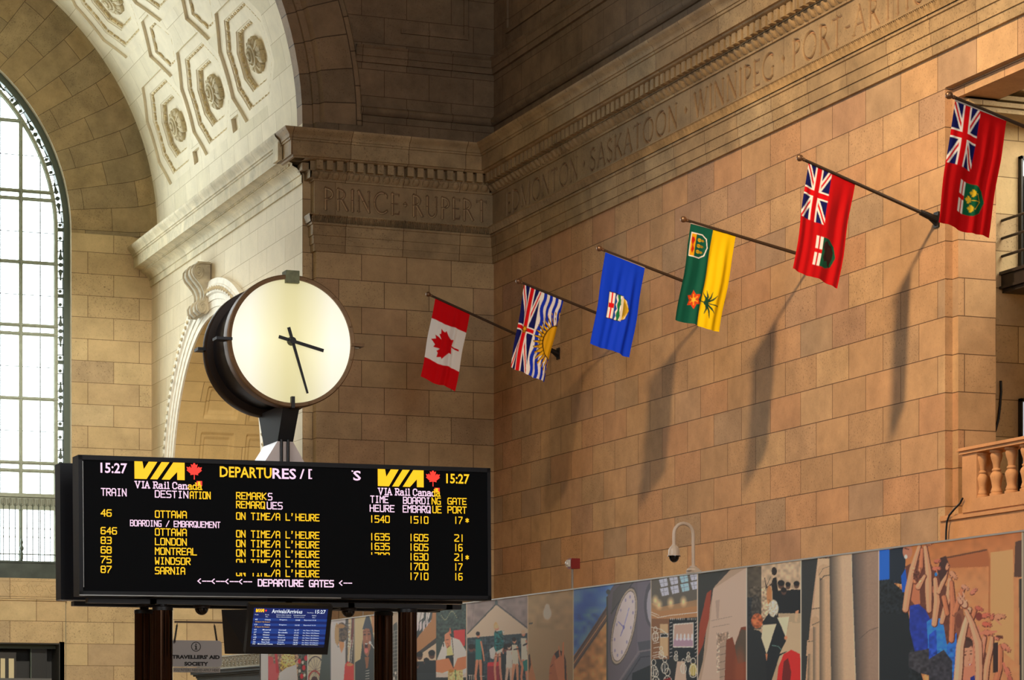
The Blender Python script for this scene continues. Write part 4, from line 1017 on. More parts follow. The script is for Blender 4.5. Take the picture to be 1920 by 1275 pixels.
# the matching board on the far side of the kiosk
def BQ(x, y, d): return BP(x, y, d)
rear = empty('display_board', BP(BW/2, BH, 1.15), 'plain back of the second black display board behind the departures board', 'display board')
b = MB(); bbox(b, 0, 0, 1.0, BW, BH, 1.288); b.build('cabinet', M_CASE, rear); b = MB(); bbox(b, .05, .06, 1.286, BW-.05, BH-.06, 1.296); b.build('screen', M_SCREEN, rear)
b = MB(); bbox(b, 0, BH-.004, 1.0, BW, BH+.008, 1.26); b.build('edge_strip', M_CHROME, rear)
# kiosk frame: beam with struts, four bronze columns
zc = 3.02
frame = empty('kiosk_frame', (BP(BW/2,0,.65).x, BP(BW/2,0,.65).y, 3.02), 'black steel beams under the departures board carried on four bronze columns', 'kiosk frame')
b = MB(); zb0, zb1 = BP(0,BH,.6).z-.075, BP(0,BH,.6).z-.018
xl, xr = BP(.9,0,0).x, BP(4.87,0,0).x
b.box((xl-.75,P0.y+.16,zb0),(xr,P0.y+.30,zb1)); b.box((xl-.75,P0.y+.95,zb0),(xr,P0.y+1.13,zb1))
for x in (xl, (xl+xr)/2-.3, (xl+xr)/2+.5, xr-.2): b.box((x,P0.y+.16,zb0),(x+.08,P0.y+1.13,zb1))
b.build('beam', M_BLACK, frame, weld=False)
M_BRONZE = bpy.data.materials.new('dark_bronze'); M_BRONZE.use_nodes = True; _n = M_BRONZE.node_tree.nodes['Principled BSDF']
_n.inputs['Base Color'].default_value = hexl(62,44,32); _n.inputs['Metallic'].default_value = 1.0; _n.inputs['Roughness'].default_value = .2
def column(u, vcap, dy, label):
    p = onY(u, vcap, P0.y+dy); t = empty('support_column', (p.x, p.y, 0), label, 'column', 'bronze columns under the departures board')
    b = MB(); n = 40
    prof = []
    vs = []
    for z in (0, p.z-.03):
        for k in range(n):
            rr = .112 + (.006 if k % 2 else 0); vs.append((p.x+rr*cos(2*pi*k/n), p.y+rr*sin(2*pi*k/n), z))
    b.add(vs, [(k,(k+1) % n,n+(k+1) % n,n+k) for k in range(n)]); b.build('shaft', M_BRONZE, t, weld=False)
    b = MB(); b.lathe([(0,p.z-.03),(.122,p.z-.03),(.122,p.z+.012),(.105,p.z+.02),(0,p.z+.02)], (p.x,p.y,0), n=24); b.build('cap', M_BLACK, t, smooth=40)
    b = MB(); b.cyl((p.x,p.y,p.z),(p.x,p.y,zb0+.01),.055,16); b.build('neck', M_BLACK, t, smooth=40)
column(305, 1140, .22, 'front bronze column under the left end of the departures board'); column(270.5, 1146, 1.04, 'rear bronze column under the left end of the departures board, left of the front one')
column(764, 1144, .22, 'front bronze column under the right end of the departures board'); column(719, 1150, 1.04, 'rear bronze column under the right end of the departures board, beside the singer mural')
# dome cameras under the board
def dome(u, v, label):
    p = onY(u, v, P0.y+.35); t = empty('dome_camera', (p.x, p.y, zb0), label, 'security camera', 'black dome cameras under the departures board')
    b = MB(); b.lathe([(0,.0),(.10,0),(.10,-.03),(.085,-.035)], (p.x,p.y,zb0), n=24); b.build('mount', M_DARKSTEEL, t, smooth=40)
    b = MB(); b.lathe([(.082,-.02)]+[(.082*cos(a*pi/16), -.035-.082*sin(a*pi/16)) for a in range(0,9)], (p.x,p.y,zb0), n=24); b.build('dome', mat_plain('smoked_dome', hexl(8,9,11), .12), t, smooth=60)
dome(378, 1130, 'black dome camera under the left half of the departures board'); dome(653, 1130, 'black dome camera under the departures board right of the arrivals monitor')

# ------------------------------------------------------------------ station clock
YC = P0.y + .08; pc = onY(546, 640, YC); Rf = (onY(546, 523.5, YC)-pc).length; ck = empty('station_clock', (pc.x, pc.y+.57, 4.6), 'large round drum clock with lit cream dial above the departures board', 'clock')
M_RIM = mat_plain('bronze_rim', hexl(112,84,54), .5, .5, noise=.15, scale=6); M_HAND = mat_plain('clock_black', hexl(8,8,9), .5); M_DRUM = mat_plain('drum_black', hexl(14,14,17), .4, .2)
Ro = Rf*1.068; YB_ = YC+1.13
def rim(y, sg, name):
    b = MB(); b.lathe([(Rf*.995,0.0),(Rf*.995,-.03*1),(Ro*.985,-.035),(Ro,-.02),(Ro,.15),(Ro*.99,.165),(Rf*.93,.165)], (pc.x,y,pc.z), (0,sg,0), 96)
    for k in range(12):
        a = 2*pi*(k+.5)/12+.02; q = Vector((pc.x+Ro*.965*cos(a), y-sg*.035, pc.z+Ro*.965*sin(a))); b.lathe([(.012,0),(.012,-.012),(0,-.016)], q, (0,sg,0), 8)
    return b.build(name, M_RIM, ck, smooth=35)
rim(YC, 1, 'front_rim'); M_RIM = mat_plain('dark_bronze_rim', hexl(46,34,26), .38, .4); rim(YB_, -1, 'back_rim'); M_RIM = bpy.data.materials['bronze_rim']
b = MB(); b.lathe([(Rf*.95,.15),(Rf*.95,.98)], (pc.x,YC,pc.z), (0,1,0), 96); b.build('drum', M_DRUM, ck, smooth=35)
mdl = bpy.data.materials.new('lit_dial'); mdl.use_nodes = True; N = mdl.node_tree.nodes; Lk = mdl.node_tree.links; pb = N['Principled BSDF']; pb.inputs['Base Color'].default_value = (.22,.21,.14,1); pb.inputs['Roughness'].default_value = .4
# tubes glow behind the milk glass at the left and right of the dial
tcn = N.new('ShaderNodeTexCoord'); spn = N.new('ShaderNodeSeparateXYZ'); Lk.new(tcn.outputs['Object'], spn.inputs[0])
cr = N.new('ShaderNodeValToRGB'); e = cr.color_ramp.elements; e[0].position = .08; e[0].color = (.74,.66,.33,1); e[1].position = .72; e[1].color = (.98,.93,.76,1); x2 = e.new(.4); x2.color = (.86,.79,.50,1)
ab = math_node(N, Lk, 'ABSOLUTE', spn.outputs[0]); Lk.new(math_node(N, Lk, 'MULTIPLY', ab, 1.4), cr.inputs[0])
zf = math_node(N, Lk, 'SUBTRACT', 1.0, math_node(N, Lk, 'MULTIPLY', math_node(N, Lk, 'ABSOLUTE', spn.outputs[2]), .28)); Lk.new(cr.outputs[0], pb.inputs['Emission Color']); Lk.new(math_node(N, Lk, 'MULTIPLY', zf, 1.03), pb.inputs['Emission Strength'])
def dial(y, name, sg):
    me = bpy.data.meshes.new(name); n = 96; me.from_pydata([(0,0,0)]+[(Rf*cos(2*pi*k/n),0,Rf*sin(2*pi*k/n)) for k in range(n)], [], [(0,1+k,1+(k+1) % n) for k in range(n)]); o = link(name, me, mdl, ck); o.location = Vector((pc.x,y,pc.z)) - Vector(ck.location); return o
dial(YC+.005, 'dial', 1); dial(YB_-.005, 'back_dial', -1)
def hand(name, u0, v0, u1, v1, w0, w1, y):
    a, c = onY(u0, v0, y), onY(u1, v1, y); t = (c-a).normalized(); nn = Vector((-t.z,0,t.x)); b = MB()
    b.prism([a-nn*w0, c-nn*w1, c+nn*w1, a+nn*w0], (0,.012,0)); return b.build(name, M_HAND, ck)
hand('hour_hand', 523, 631, 607, 657.5, .020, .020, YC-.045); hand('minute_hand', 541.5, 613.5, 577, 737.5, .020, .013, YC-.065)
b = MB(); b.lathe([(0,-.085),(.04,-.085),(.055,-.03),(.055,0)], (pc.x,YC,pc.z), (0,1,0), 20); b.build('hub', M_HAND, ck, smooth=40)
def marker(name, uv0, uv1, y0, y1, m_):
    a, c = onY(*uv0, YC), onY(*uv1, YC); b = MB(); b.box((min(a.x,c.x),y0,min(a.z,c.z)),(max(a.x,c.x),y1,max(a.z,c.z))); o = b.build(name, m_, ck); return o
M_PATINA = mat_plain('green_patina', hexl(104,106,78), .6, .3, noise=.2, scale=20)
marker('hour_marker', (534,507.5), (559,532.5), YC-.06, YC+.12, M_PATINA); marker('hour_marker', (544.5,744), (550.5,766), YC-.06, YC+.1, M_HAND); marker('hour_marker', (657,644.2), (681,651), YC-.05, YC+.14, M_RIM); marker('hour_marker', (404,631.5), (434,638.5), YC-.05, YC+.14, M_DRUM)
a = onY(366, 653.5, YB_); c = onY(386, 660.5, YB_); b = MB(); b.box((a.x,YB_-.14,c.z),(c.x+.05,YB_+.05,a.z)); b.build('hour_marker', M_DRUM, ck)
a = onY(669, 653, YC); b = MB(); b.lathe([(.045,0),(.04,-.012),(0,-.02)], (a.x,a.y+.04,a.z+.01), n=14); b.build('lens', mat_plain('lamp_lens', hexl(190,190,170), .2), ck, smooth=40)
# neck, pedestal with sloping sides, two rods
f0 = [onY(530.5,768,YC+.05), onY(561.4,766,YC+.05)]; g0 = [onY(520.4,827.3,YC+.30), onY(549.6,828,YC+.30)]
xw0, xw1 = f0[0].x, f0[1].x; ztop, zbot = f0[0].z+.06, g0[0].z; xa, xb = g0[0].x, g0[1].x
def frustum(b, lo, hi, z0, z1):
    vs = [(lo[0],lo[2],z0),(lo[1],lo[2],z0),(lo[1],lo[3],z0),(lo[0],lo[3],z0),(hi[0],hi[2],z1),(hi[1],hi[2],z1),(hi[1],hi[3],z1),(hi[0],hi[3],z1)]
    b.add(vs, [(0,3,2,1),(4,5,6,7),(0,1,5,4),(1,2,6,5),(2,3,7,6),(3,0,4,7)])
yb0, yb1 = YC+.30, YC+.92
b = MB(); frustum(b, (xa,xb,yb0,yb1), (xw0,xw1,YC+.03,YC+1.14), zbot, ztop); b.build('neck', mat_plain('neck_paint', hexl(22,23,25), .55, .0), ck)
zp = 4.835; q0, q1 = onY(497,864.5,yb0), onY(571,866,yb0); sl = (zbot-zp)/(zbot-q0.z)
b = MB(); frustum(b, (xa-(xa-q0.x)*sl, xb+(q1.x-xb)*sl, yb0, yb1), (xa,xb,yb0,yb1), zp, zbot); b.build('pedestal', mat_plain('pale_metal_cladding', hexl(196,180,172), .35, .2), ck)
b = MB(); b.box((xa-.1,yb0+.09,zb0+.01),(xb+.1,yb1-.0,zp-.002)); b.build('pedestal_post', M_BLACK, frame)
for u in (528, 540.5):
    p = onY(u, 845, yb0-.03); b = MB(); b.cyl((p.x,p.y,zp),(p.x,p.y,zbot+.02),.019,12); b.build('rod', M_HAND, ck, smooth=40)

# ------------------------------------------------------------------ arrivals monitor on its bracket
def fit_rect(tgt, D0):
    p = np.array([tgt[0][0], tgt[0][1], 0.0, 0.0, 0.0, .95, .5])
    def cor(p):
        P_ = onD(p[0], p[1], D0); Rm = Matrix.Rotation(p[2],3,'Z') @ Matrix.Rotation(p[3],3,'X') @ Matrix.Rotation(p[4],3,'Y'); ex, ez = Rm @ Vector((1,0,0)), Rm @ Vector((0,0,1))
        return [P_, P_+ex*p[5], P_+ex*p[5]-ez*p[6], P_-ez*p[6]], ex, ez
    def res(p): return np.array([px(q) for q in cor(p)[0]]).ravel()-np.array(tgt, float).ravel()
    for _ in range(200):
        r_ = res(p); J = np.array([(res(p+np.eye(7)[i]*1e-4)-r_)/1e-4 for i in range(7)]).T
        st = np.linalg.lstsq(np.vstack([J, np.diag([0,0,3.,3.,3.,.5,.5])]), np.concatenate([-r_, -np.array([0,0,3.,3.,3.,0,0])*p*np.array([0,0,1,.3,1,0,0])]), rcond=None)[0]
        p = p + st*.5
    return cor(p)
(cs, mex, mez) = fit_rect([(476,1139.5),(615,1141),(607.5,1214.5),(468.5,1211.5)], 29.6)
mw, mh = (cs[1]-cs[0]).length, (cs[3]-cs[0]).length; mn = mex.cross(mez)
def MP(x, y, d=0): return cs[0] + mex*x - mez*y - mn*d
mon = empty('arrivals_monitor', MP(mw/2, mh/2, .1), 'small flat screen hanging under the departures board with a blue arrivals list', 'monitor')
def mbox(b, x0, y0, d0, x1, y1, d1):
    vs = [MP(x,y,d) for d in (d0,d1) for y in (y0,y1) for x in (x0,x1)]; b.add(vs, [(0,1,3,2),(4,6,7,5),(0,4,5,1),(2,3,7,6),(0,2,6,4),(1,5,7,3)])
b = MB(); e_ = .05; mbox(b, -e_, -e_+.01, .0, mw+e_, mh+.085, .09); mbox(b, -e_, -e_+.01, -.012, mw+e_, 0, 0); mbox(b, -e_, mh, -.012, mw+e_, mh+.085, 0); mbox(b, -e_, 0, -.012, 0, mh, 0); mbox(b, mw, 0, -.012, mw+e_, mh, 0); mbox(b, .2, .1, .09, mw-.2, mh-.05, .15)
b.build('casing', M_HAND, mon, weld=False)
ms = Sheet(MP(0,0,.0), mex, mez); G_BLUE = mat_glow('screen_blue', (.004,.016,.12,1), 1.0); G_BLUE2 = mat_glow('screen_blue_row', (.010,.045,.24,1), 1.0); G_TXT = mat_glow('screen_text', (.85,.92,1,1), 1.0); G_DK = mat_glow('screen_dark', (.003,.006,.03,1), 1.0)
b = MB(); ms.poly(b, [(0,0),(mw,0),(mw,-mh*.92),(0,-mh*.92)], .001); ms.poly(b, [(0,-mh*.92),(mw,-mh*.92),(mw,-mh),(0,-mh)], .001); b.build('screen', G_BLUE, mon, weld=False, recalc=False)
b = MB()
for k in (0, 2, 4, 5.0, 6.9, 8.9): ms.poly(b, [(0,-mh*(.27+.066*k)),(mw,-mh*(.27+.066*k)),(mw,-mh*(.33+.066*k)),(0,-mh*(.33+.066*k))], .002)
b.build('row_stripes', G_BLUE2, mon, weld=False, recalc=False)
b = MB(); ms.poly(b, [(0,-mh*.93),(mw,-mh*.93),(mw,-mh),(0,-mh)], .002); b.build('status_bar', G_DK, mon, weld=False, recalc=False)
b = MB()
def mt(txt, x0, y0, x1, y1, bold=.005): ms.font(b, txt, x0*mw, -y1*mh, x1*mw, -y0*mh, bold, .004, 1)
mt('Arrivals/Arrivées', .245, .03, .655, .135, .012); mt('15:27', .83, .03, .97, .125, .012); mt('Time/Heure', .72, .095, .81, .12, 0)
b.build('title', G_TXT, mon, weld=False, recalc=False); b = MB()
mt('Train', .02, .165, .07, .19); mt('From', .16, .165, .21, .19); mt('Intermediate stations', .31, .165, .51, .19); mt('Scheduled arrival', .54, .165, .70, .19); mt('Status', .79, .165, .85, .19)
mt('De', .17, .215, .20, .24); mt('Gares intermédiaires', .31, .215, .51, .24); mt('Arrivée prévue', .55, .215, .69, .24); mt('État', .80, .215, .84, .24)
tab = [(.285,'45','Ottawa','Kingston','14:48','Expected 15:36'),(.415,'53','Ottawa','Kingston','16:03','Expected 16:16'),(.545,'65','Montréal','Cornwall','16:17',"On Time / À L'Heure"),(.61,'67','Ottawa','Brockville','17:15',"On Time / À L'Heure"),(.675,'76','Windsor','Glencoe','17:52',"On Time / À L'Heure"),(.74,'645','Ottawa','Kingston','18:05',"On Time / À L'Heure"),(.80,'67','Montréal','Cornwall','18:20',"On Time / À L'Heure"),(.86,'98','New York','Grimsby','18:41',"On Time / À L'Heure"),(.91,'55','Montréal/Ottawa','Kingston','18:57',"On Time / À L'Heure")]
b.build('column_heads', G_TXT, mon, weld=False, recalc=False)
for y, a1, a2, a3, a4, a5 in tab:
    b = MB()
    mt(a1, .03, y, .05+.008*len(a1), y+.035); w2 = .0135*len(a2); mt(a2, .20-w2/2, y, .20+w2/2, y+.035, .01); mt(a3, .36, y, .36+.0125*len(a3), y+.035, .01); mt(a4, .575, y, .635, y+.035); mt(a5, .69, y, .69+.0118*len(a5), y+.035, .01); b.build('text_row', G_TXT, mon, weld=False, recalc=False)
b = MB(); mt('Delayed / En Retard', .04, .35, .23, .38); mt('Delayed / En Retard', .04, .48, .23, .51); b.build('delay_lettering', G_YEL, mon, weld=False, recalc=False)
b = MB(); x0, y0 = .03*mw, -.115*mh; k_ = .11*mw; h_ = .085*mh
for pts in ([(0,0),(0,1),(.155,1),(.185,.52),(.30,1),(.47,1),(.24,0)], [(.31,0),(.555,1),(.715,1),(.455,0)], [(.54,0),(.79,1),(1,1),(1,.66),(.93,.66),(.70,0)], [(.85,0),(.85,.66),(1,.66),(1,0)]): ms.poly(b, [(x0+p*k_, y0+q*h_) for p, q in pts], .004)
lo = b.build('rail_logo', G_YEL, mon, weld=False, recalc=False); b = MB(); ms.poly(b, [(.165*mw+x*.014, -.075*mh+y*.016) for x, y in LEAF], .004); b.build('maple_leaf', G_RED, lo, weld=False, recalc=False)
pa, pb_ = onY(479,1128,P0.y+.3), onY(533,1128,P0.y+.3); b = MB(); b.box((pa.x-.09,pa.y-.03,pa.z-.14),(pa.x+.09,pa.y+.05,zb0-.001)); b.build('bracket_plate', M_DARKSTEEL, mon); b = MB(); b.box((pb_.x-.26,pb_.y-.1,pb_.z-.16),(pb_.x+.24,pb_.y+.1,zb0-.001)); b.build('bracket', M_HAND, mon)
# second monitor seen from behind
q = [onD(425.5,1143.5,30.6), onD(474,1143,30.15), onD(474,1226,30.15), onD(431.5,1226,30.75)]; dd = Vector((.075,.03,0))
m2 = empty('monitor', (q[0]+q[2])/2, 'black back of a monitor turned away, just left of the blue arrivals screen', 'monitor')
b = MB(); b.prism([q[0],q[1],q[2],q[3]], -dd); b.build('casing', M_HAND, m2); cq = (q[0]+q[1]+q[2]+q[3])/4; b = MB(); s_ = [cq+(p-cq)*.55 for p in q]; off = (q[1]-q[0]).cross(q[3]-q[0]).normalized()
if off.y > 0: off = -off
b.prism([p+off*.002 for p in s_], off*.02); b.build('vent_cover', M_BLACK, m2)
b = MB(); b.cyl((q[1].x-.03,q[1].y+.05,q[1].z-.1),(q[1].x-.03,q[1].y+.05,zb0-.001),.03,12); b.build('hanger', M_BLACK, m2)
# ------------------------------------------------------------------ small painter: fills shapes on a numpy sheet (printed murals, flag cloth)
class Paint:
    def __init__(s, x0, y0, x1, y1, k=2.0, bg=(0,0,0)):
        s.x0, s.y0, s.k = x0, y0, k; s.w, s.h = int((x1-x0)*k), int((y1-y0)*k)
        s.a = np.zeros((s.h, s.w, 3)); s.a[:] = bg
        s.X = x0+(np.arange(s.w)+.5)/k; s.Y = y0+(np.arange(s.h)+.5)/k
        s.clip = None
    def win(s, xa, ya, xb, yb):
        if s.clip: xa, ya, xb, yb = max(xa,s.clip[0]), max(ya,s.clip[1]), min(xb,s.clip[2]), min(yb,s.clip[3])
        i0, i1 = max(0,int((xa-s.x0)*s.k)), min(s.w,int((xb-s.x0)*s.k)+1); j0, j1 = max(0,int((ya-s.y0)*s.k)), min(s.h,int((yb-s.y0)*s.k)+1)
        if i1 <= i0 or j1 <= j0: return None
        XX, YY = np.meshgrid(s.X[i0:i1], s.Y[j0:j1]); m = np.ones_like(XX)
        if s.clip: m = ((XX >= s.clip[0]) & (XX < s.clip[2])).astype(float)
        return slice(j0,j1), slice(i0,i1), XX, YY, m
    def put(s, w, mask, col):
        sj, si = w[0], w[1]; mask = (mask*w[4])[...,None]
        s.a[sj,si] = s.a[sj,si]*(1-mask) + np.asarray(col, float)*mask
    def poly(s, pts, col, al=1.0):
        P = np.array(pts, float); w = s.win(P[:,0].min(), P[:,1].min(), P[:,0].max(), P[:,1].max())
        if w is None: return
        XX, YY = w[2], w[3]; c = np.zeros(XX.shape, bool); n = len(P); j = n-1
        for i in range(n):
            xi, yi, xj, yj = *P[i], *P[j]
            if yi != yj: c ^= ((yi > YY) != (yj > YY)) & (XX < (xj-xi)*(YY-yi)/(yj-yi)+xi)
            j = i
        s.put(w, c*al, col)
    def ell(s, cx, cy, rx, ry, col, ang=0, soft=0.0, al=1.0):
        r = max(rx, ry)*(1+soft)+1; w = s.win(cx-r, cy-r, cx+r, cy+r)
        if w is None: return
        a = radians(ang); dx, dy = w[2]-cx, w[3]-cy; u, v = dx*cos(a)+dy*sin(a), -dx*sin(a)+dy*cos(a)
        d = np.sqrt((u/rx)**2+(v/ry)**2)
        s.put(w, (np.clip((1+soft-d)/(2*soft),0,1) if soft else (d <= 1))*al, col)
    def line(s, pts, wd, col, al=1.0, soft=0.0):
        wd2 = wd if isinstance(wd, (list,tuple)) else [wd]*len(pts)
        for (p, q, wa, wb) in zip(pts, pts[1:], wd2, wd2[1:]):
            r = max(wa,wb)/2+1; w = s.win(min(p[0],q[0])-r, min(p[1],q[1])-r, max(p[0],q[0])+r, max(p[1],q[1])+r)
            if w is None: continue
            dx, dy = q[0]-p[0], q[1]-p[1]; L2 = dx*dx+dy*dy+1e-9; t = np.clip(((w[2]-p[0])*dx+(w[3]-p[1])*dy)/L2,0,1)
            d = np.hypot(w[2]-p[0]-t*dx, w[3]-p[1]-t*dy); s.put(w, (d <= (wa+(wb-wa)*t)/2)*al, col)
    def rect(s, xa, ya, xb, yb, col, al=1.0):
        w = s.win(xa,ya,xb,yb)
        if w is not None: s.put(w, ((w[2]>=xa)&(w[2]<xb)&(w[3]>=ya)&(w[3]<yb))*al, col)
    def grad(s, xa, ya, xb, yb, fn):
        w = s.win(xa,ya,xb,yb)
        if w is not None: s.put(w, ((w[2]>=xa)&(w[2]<xb))*1.0, fn(w[2], w[3]))
    def mottle(s, xa, ya, xb, yb, amp, cell=4, seed=0, al=1.0):
        w = s.win(xa,ya,xb,yb)
        if w is None: return
        r = np.random.RandomState(seed); XX, YY = w[2], w[3]; g = r.rand(80,420)
        fx, fy = (XX-s.x0)/cell, (YY-s.y0)/cell; ix, iy = np.floor(fx).astype(int), np.floor(fy).astype(int); tx, ty = fx-ix, fy-iy; ix, iy = ix % 419, iy % 79
        n = (g[iy,ix]*(1-tx)+g[iy,ix+1]*tx)*(1-ty)+(g[iy+1,ix]*(1-tx)+g[iy+1,ix+1]*tx)*ty
        m = w[4][...,None]*al; s.a[w[0],w[1]] = s.a[w[0],w[1]]*(1+m*amp*(n[...,None]-.5)*2)
    def sample(s, U, V):
        """box-averaged colour at picture points"""
        x = np.clip((U-s.x0)*s.k-.5, 0, s.w-1.001); y = np.clip((V-s.y0)*s.k-.5, 0, s.h-1.001); out = 0
        for ox in (-.5,.5):
            for oy in (-.5,.5):
                i = np.clip(np.round(x+ox*s.k*.5).astype(int),0,s.w-1); j = np.clip(np.round(y+oy*s.k*.5).astype(int),0,s.h-1); out = out+lin(np.clip(s.a[j,i],0,255))
        return out/4

# ------------------------------------------------------------------ flags
RED, WHITE, BLUE, NAVY, GOLD, GREEN = (222,12,22), (250,247,242), (22,54,196), (20,26,96), (236,178,26), (22,100,62)
def union(p, t0, s0, t1, s1, blue):
    """union device; t runs down the fly, s across the hoist; p is painted with x = s, y = t"""
    p.rect(s0,t0,s1,t1,blue); W_, H_ = s1-s0, t1-t0; cx_, cy_ = (s0+s1)/2, (t0+t1)/2
    old = p.clip; p.clip = (s0,t0,s1,t1)
    for a, c in (((s0,t0),(s1,t1)),((s0,t1),(s1,t0))): p.line([a,c], .19*min(W_,H_), WHITE)
    for a, c in (((s0,t0),(s1,t1)),((s0,t1),(s1,t0))): p.line([a,c], .065*min(W_,H_), RED)
    m = .5*.33*min(W_,H_); p.rect(cx_-m,t0,cx_+m,t1,WHITE); p.rect(s0,cy_-m,s1,cy_+m,WHITE); m *= .60
    p.rect(cx_-m,t0,cx_+m,t1,RED); p.rect(s0,cy_-m,s1,cy_+m,RED); p.clip = old
def ukw(p, t0, s0, t1, s1, b): union(p, t0, s0, t1, s1, b)
def paint_leaf(p): p.rect(0,0,1,2,RED); p.rect(0,.5,1,1.5,WHITE); p.poly([(.5-.40*y, 1+.40*x) for x, y in LEAF], RED)
def paint_sun(p):
    p.rect(0,0,1,2,WHITE)
    for i, s0 in enumerate((.50,.645,.79,.935)):
        ts = np.linspace(0,2,60); wv = .022*np.sin(ts*2*pi*1.7+.4)
        p.poly([(s0+a,t) for t, a in zip(ts,wv)]+[(s0+.075+a,t) for t, a in zip(ts[::-1],wv[::-1])], BLUE)
    union(p, 0, 0, 2, .44, NAVY); p.clip = None
    for i in range(17):
        a = pi*(i+.5)/17; c, s_ = cos(a), sin(a); w = .055
        q = []
        for r_ in (.30,.38,.46,.56): q.append((1.02-r_*.98*s_, 1.06-r_*1.30*c, r_))
        L = [(x+(.028 if k % 2 else -.0), y+(.05*(1-k/3.4))*1.0) for k, (x,y,_) in enumerate(q)]; R_ = [(x, y-(.05*(1-k/3.4))) for k, (x,y,_) in enumerate(q)]
        p.poly([(x-.012, y+.012) for x, y in L]+[(x-.012,y-.012) for x, y in R_[::-1]], (60,40,10)); p.poly(L+R_[::-1], GOLD)
    p.ell(1.02,1.06,.32,.42,(70,46,10)); p.ell(1.02,1.06,.295,.395,GOLD)
    p.ell(.22,1.0,.05,.09,(150,96,20)); p.ell(.22,1.0,.03,.06,GOLD); p.line([(.15,1.03),(.29,1.03)], .02, (120,30,20))
def shield(p, cx_, cy_, ws, wt, cols):
    """shield lying with its top towards s=0; cols paints inside"""
    x0, x1 = cx_-ws/2, cx_+ws/2; y0, y1 = cy_-wt/2, cy_+wt/2
    pts = [(x0,y0),(x1-ws*.38,y0),(x1-ws*.12,y0+wt*.14),(x1,cy_),(x1-ws*.12,y1-wt*.14),(x1-ws*.38,y1),(x0,y1)]
    return pts
def paint_wildrose(p):
    p.rect(0,0,1,2,(16,66,226)); S_ = shield(p,.50,1.05,.48,.56,None); p.poly([(.5+(x-.5)*1.05,1.05+(y-1.05)*1.05) for x, y in S_], (30,30,30)); p.poly(S_, WHITE)
    p.rect(.27,.77,.40,1.33,WHITE); p.rect(.27,1.0,.40,1.10,RED); p.rect(.318,.77,.352,1.33,RED)
    p.poly([(.41,.77),(.47,.77),(.44,.84),(.49,.92),(.45,1.0),(.5,1.08),(.455,1.16),(.49,1.24),(.46,1.33),(.41,1.33)], (40,90,190))
    ts = np.linspace(.77,1.33,20)
    p.poly([(.50+.012*np.sin(t*30),t) for t in ts]+[(.56+.012*np.sin(t*22),t) for t in ts[::-1]], (20,120,70)); p.poly([(.57+.01*np.sin(t*26),t) for t in ts]+[(.61,t) for t in ts[::-1]], (220,214,190))
    p.poly([(.62,.80),(.665,.85),(.745,1.05),(.665,1.25),(.62,1.30)], (214,176,40))
    for k in range(7): p.line([(.63+.012*k,.87+.02*k),(.63+.012*k,1.23-.02*k)], .006, (120,96,20))
def paint_lily(p):
    p.rect(0,0,1,2,(16,92,74)); p.rect(.5,0,1,2,(246,206,10)); G2 = (20,70,50)
    S_ = shield(p,.245,.40,.36,.46,None); p.poly([(.245+(x-.245)*1.10,.40+(y-.40)*1.09) for x, y in S_], WHITE); p.poly(S_, (16,92,74)); p.rect(.065,.17,.165,.63,(232,170,20)); p.poly([(.08,.22),(.10,.25),(.12,.23),(.15,.30),(.12,.40),(.15,.48),(.12,.58),(.09,.52),(.10,.40),(.075,.32)], (190,30,20))
    for t in (.28,.40,.52): p.ell(.245,t,.045,.036,(220,186,40)); p.ell(.315,t,.035,.022,(200,160,30)); p.line([(.20,t),(.36,t)], .012, (120,96,20))
    c = (.34,1.50)
    for k in range(6):
        a = 2*pi*k/6+.3; e = (c[0]+.155*cos(a), c[1]+.20*sin(a)); n_ = (-sin(a)*.045, cos(a)*.055); m_ = (c[0]+.085*cos(a), c[1]+.11*sin(a)); p.poly([c,(m_[0]+n_[0],m_[1]+n_[1]),e,(m_[0]-n_[0],m_[1]-n_[1])], (222,70,20)); p.line([c,m_], .02, (240,170,40))
    p.ell(c[0],c[1],.035,.045,(244,190,60)); p.line([(.44,1.48),(.86,1.50)], .022, G2); p.ell(.60,1.49,.04,.05,G2)
    for (x,y) in ((.58,1.24),(.70,1.24),(.80,1.30),(.60,1.72),(.72,1.78),(.80,1.66),(.52,1.30)): p.line([(.60,1.49),((.60+x)/2+.03,(1.49+y)/2),(x,y)], [.034,.036,.008], G2)
def ensign(p):
    p.rect(0,0,1,2,(196,10,16)); union(p,0,0,1,.5,NAVY)
def paint_bison(p):
    ensign(p); S_ = shield(p,.60,1.50,.46,.54,None); p.poly(S_, (16,84,58)); p.rect(.37,1.23,.51,1.77,WHITE); p.rect(.37,1.46,.51,1.54,RED); p.rect(.425,1.23,.455,1.77,RED)
    p.poly([(.54,1.32),(.60,1.27),(.66,1.33),(.72,1.32),(.78,1.42),(.77,1.56),(.74,1.66),(.76,1.72),(.70,1.70),(.66,1.62),(.60,1.66),(.55,1.60),(.57,1.48),(.53,1.42)], (52,28,22)); p.ell(.68,1.48,.07,.12,(66,36,26))
def paint_leaves(p):
    ensign(p); S_ = shield(p,.58,1.46,.50,.52,None); p.poly(S_, (14,96,60)); p.rect(.33,1.20,.455,1.72,WHITE); p.rect(.33,1.42,.455,1.50,RED); p.rect(.385,1.20,.41,1.72,RED)
    for (x, y) in ((.62,1.34),(.55,1.46),(.60,1.60)): p.poly([(x-.075*b_, y+.075*a) for a, b_ in LEAF], (230,194,40)); p.line([(x+.06,y),(.76,1.46)], .012, (230,194,40))
M_CLOTH = mat_paint('printed_flag_cloth', .75, trans=.28, spec=.15); M_POLE = mat_plain('dark_flagpole', hexl(70,58,48), .4, .4); M_FIN = mat_plain('bronze_ball', hexl(120,92,70), .35, .6); M_IRON = mat_plain('iron_bracket', hexl(26,24,24), .5, .3)
GRP = 'flags on slanted poles along the stone wall'
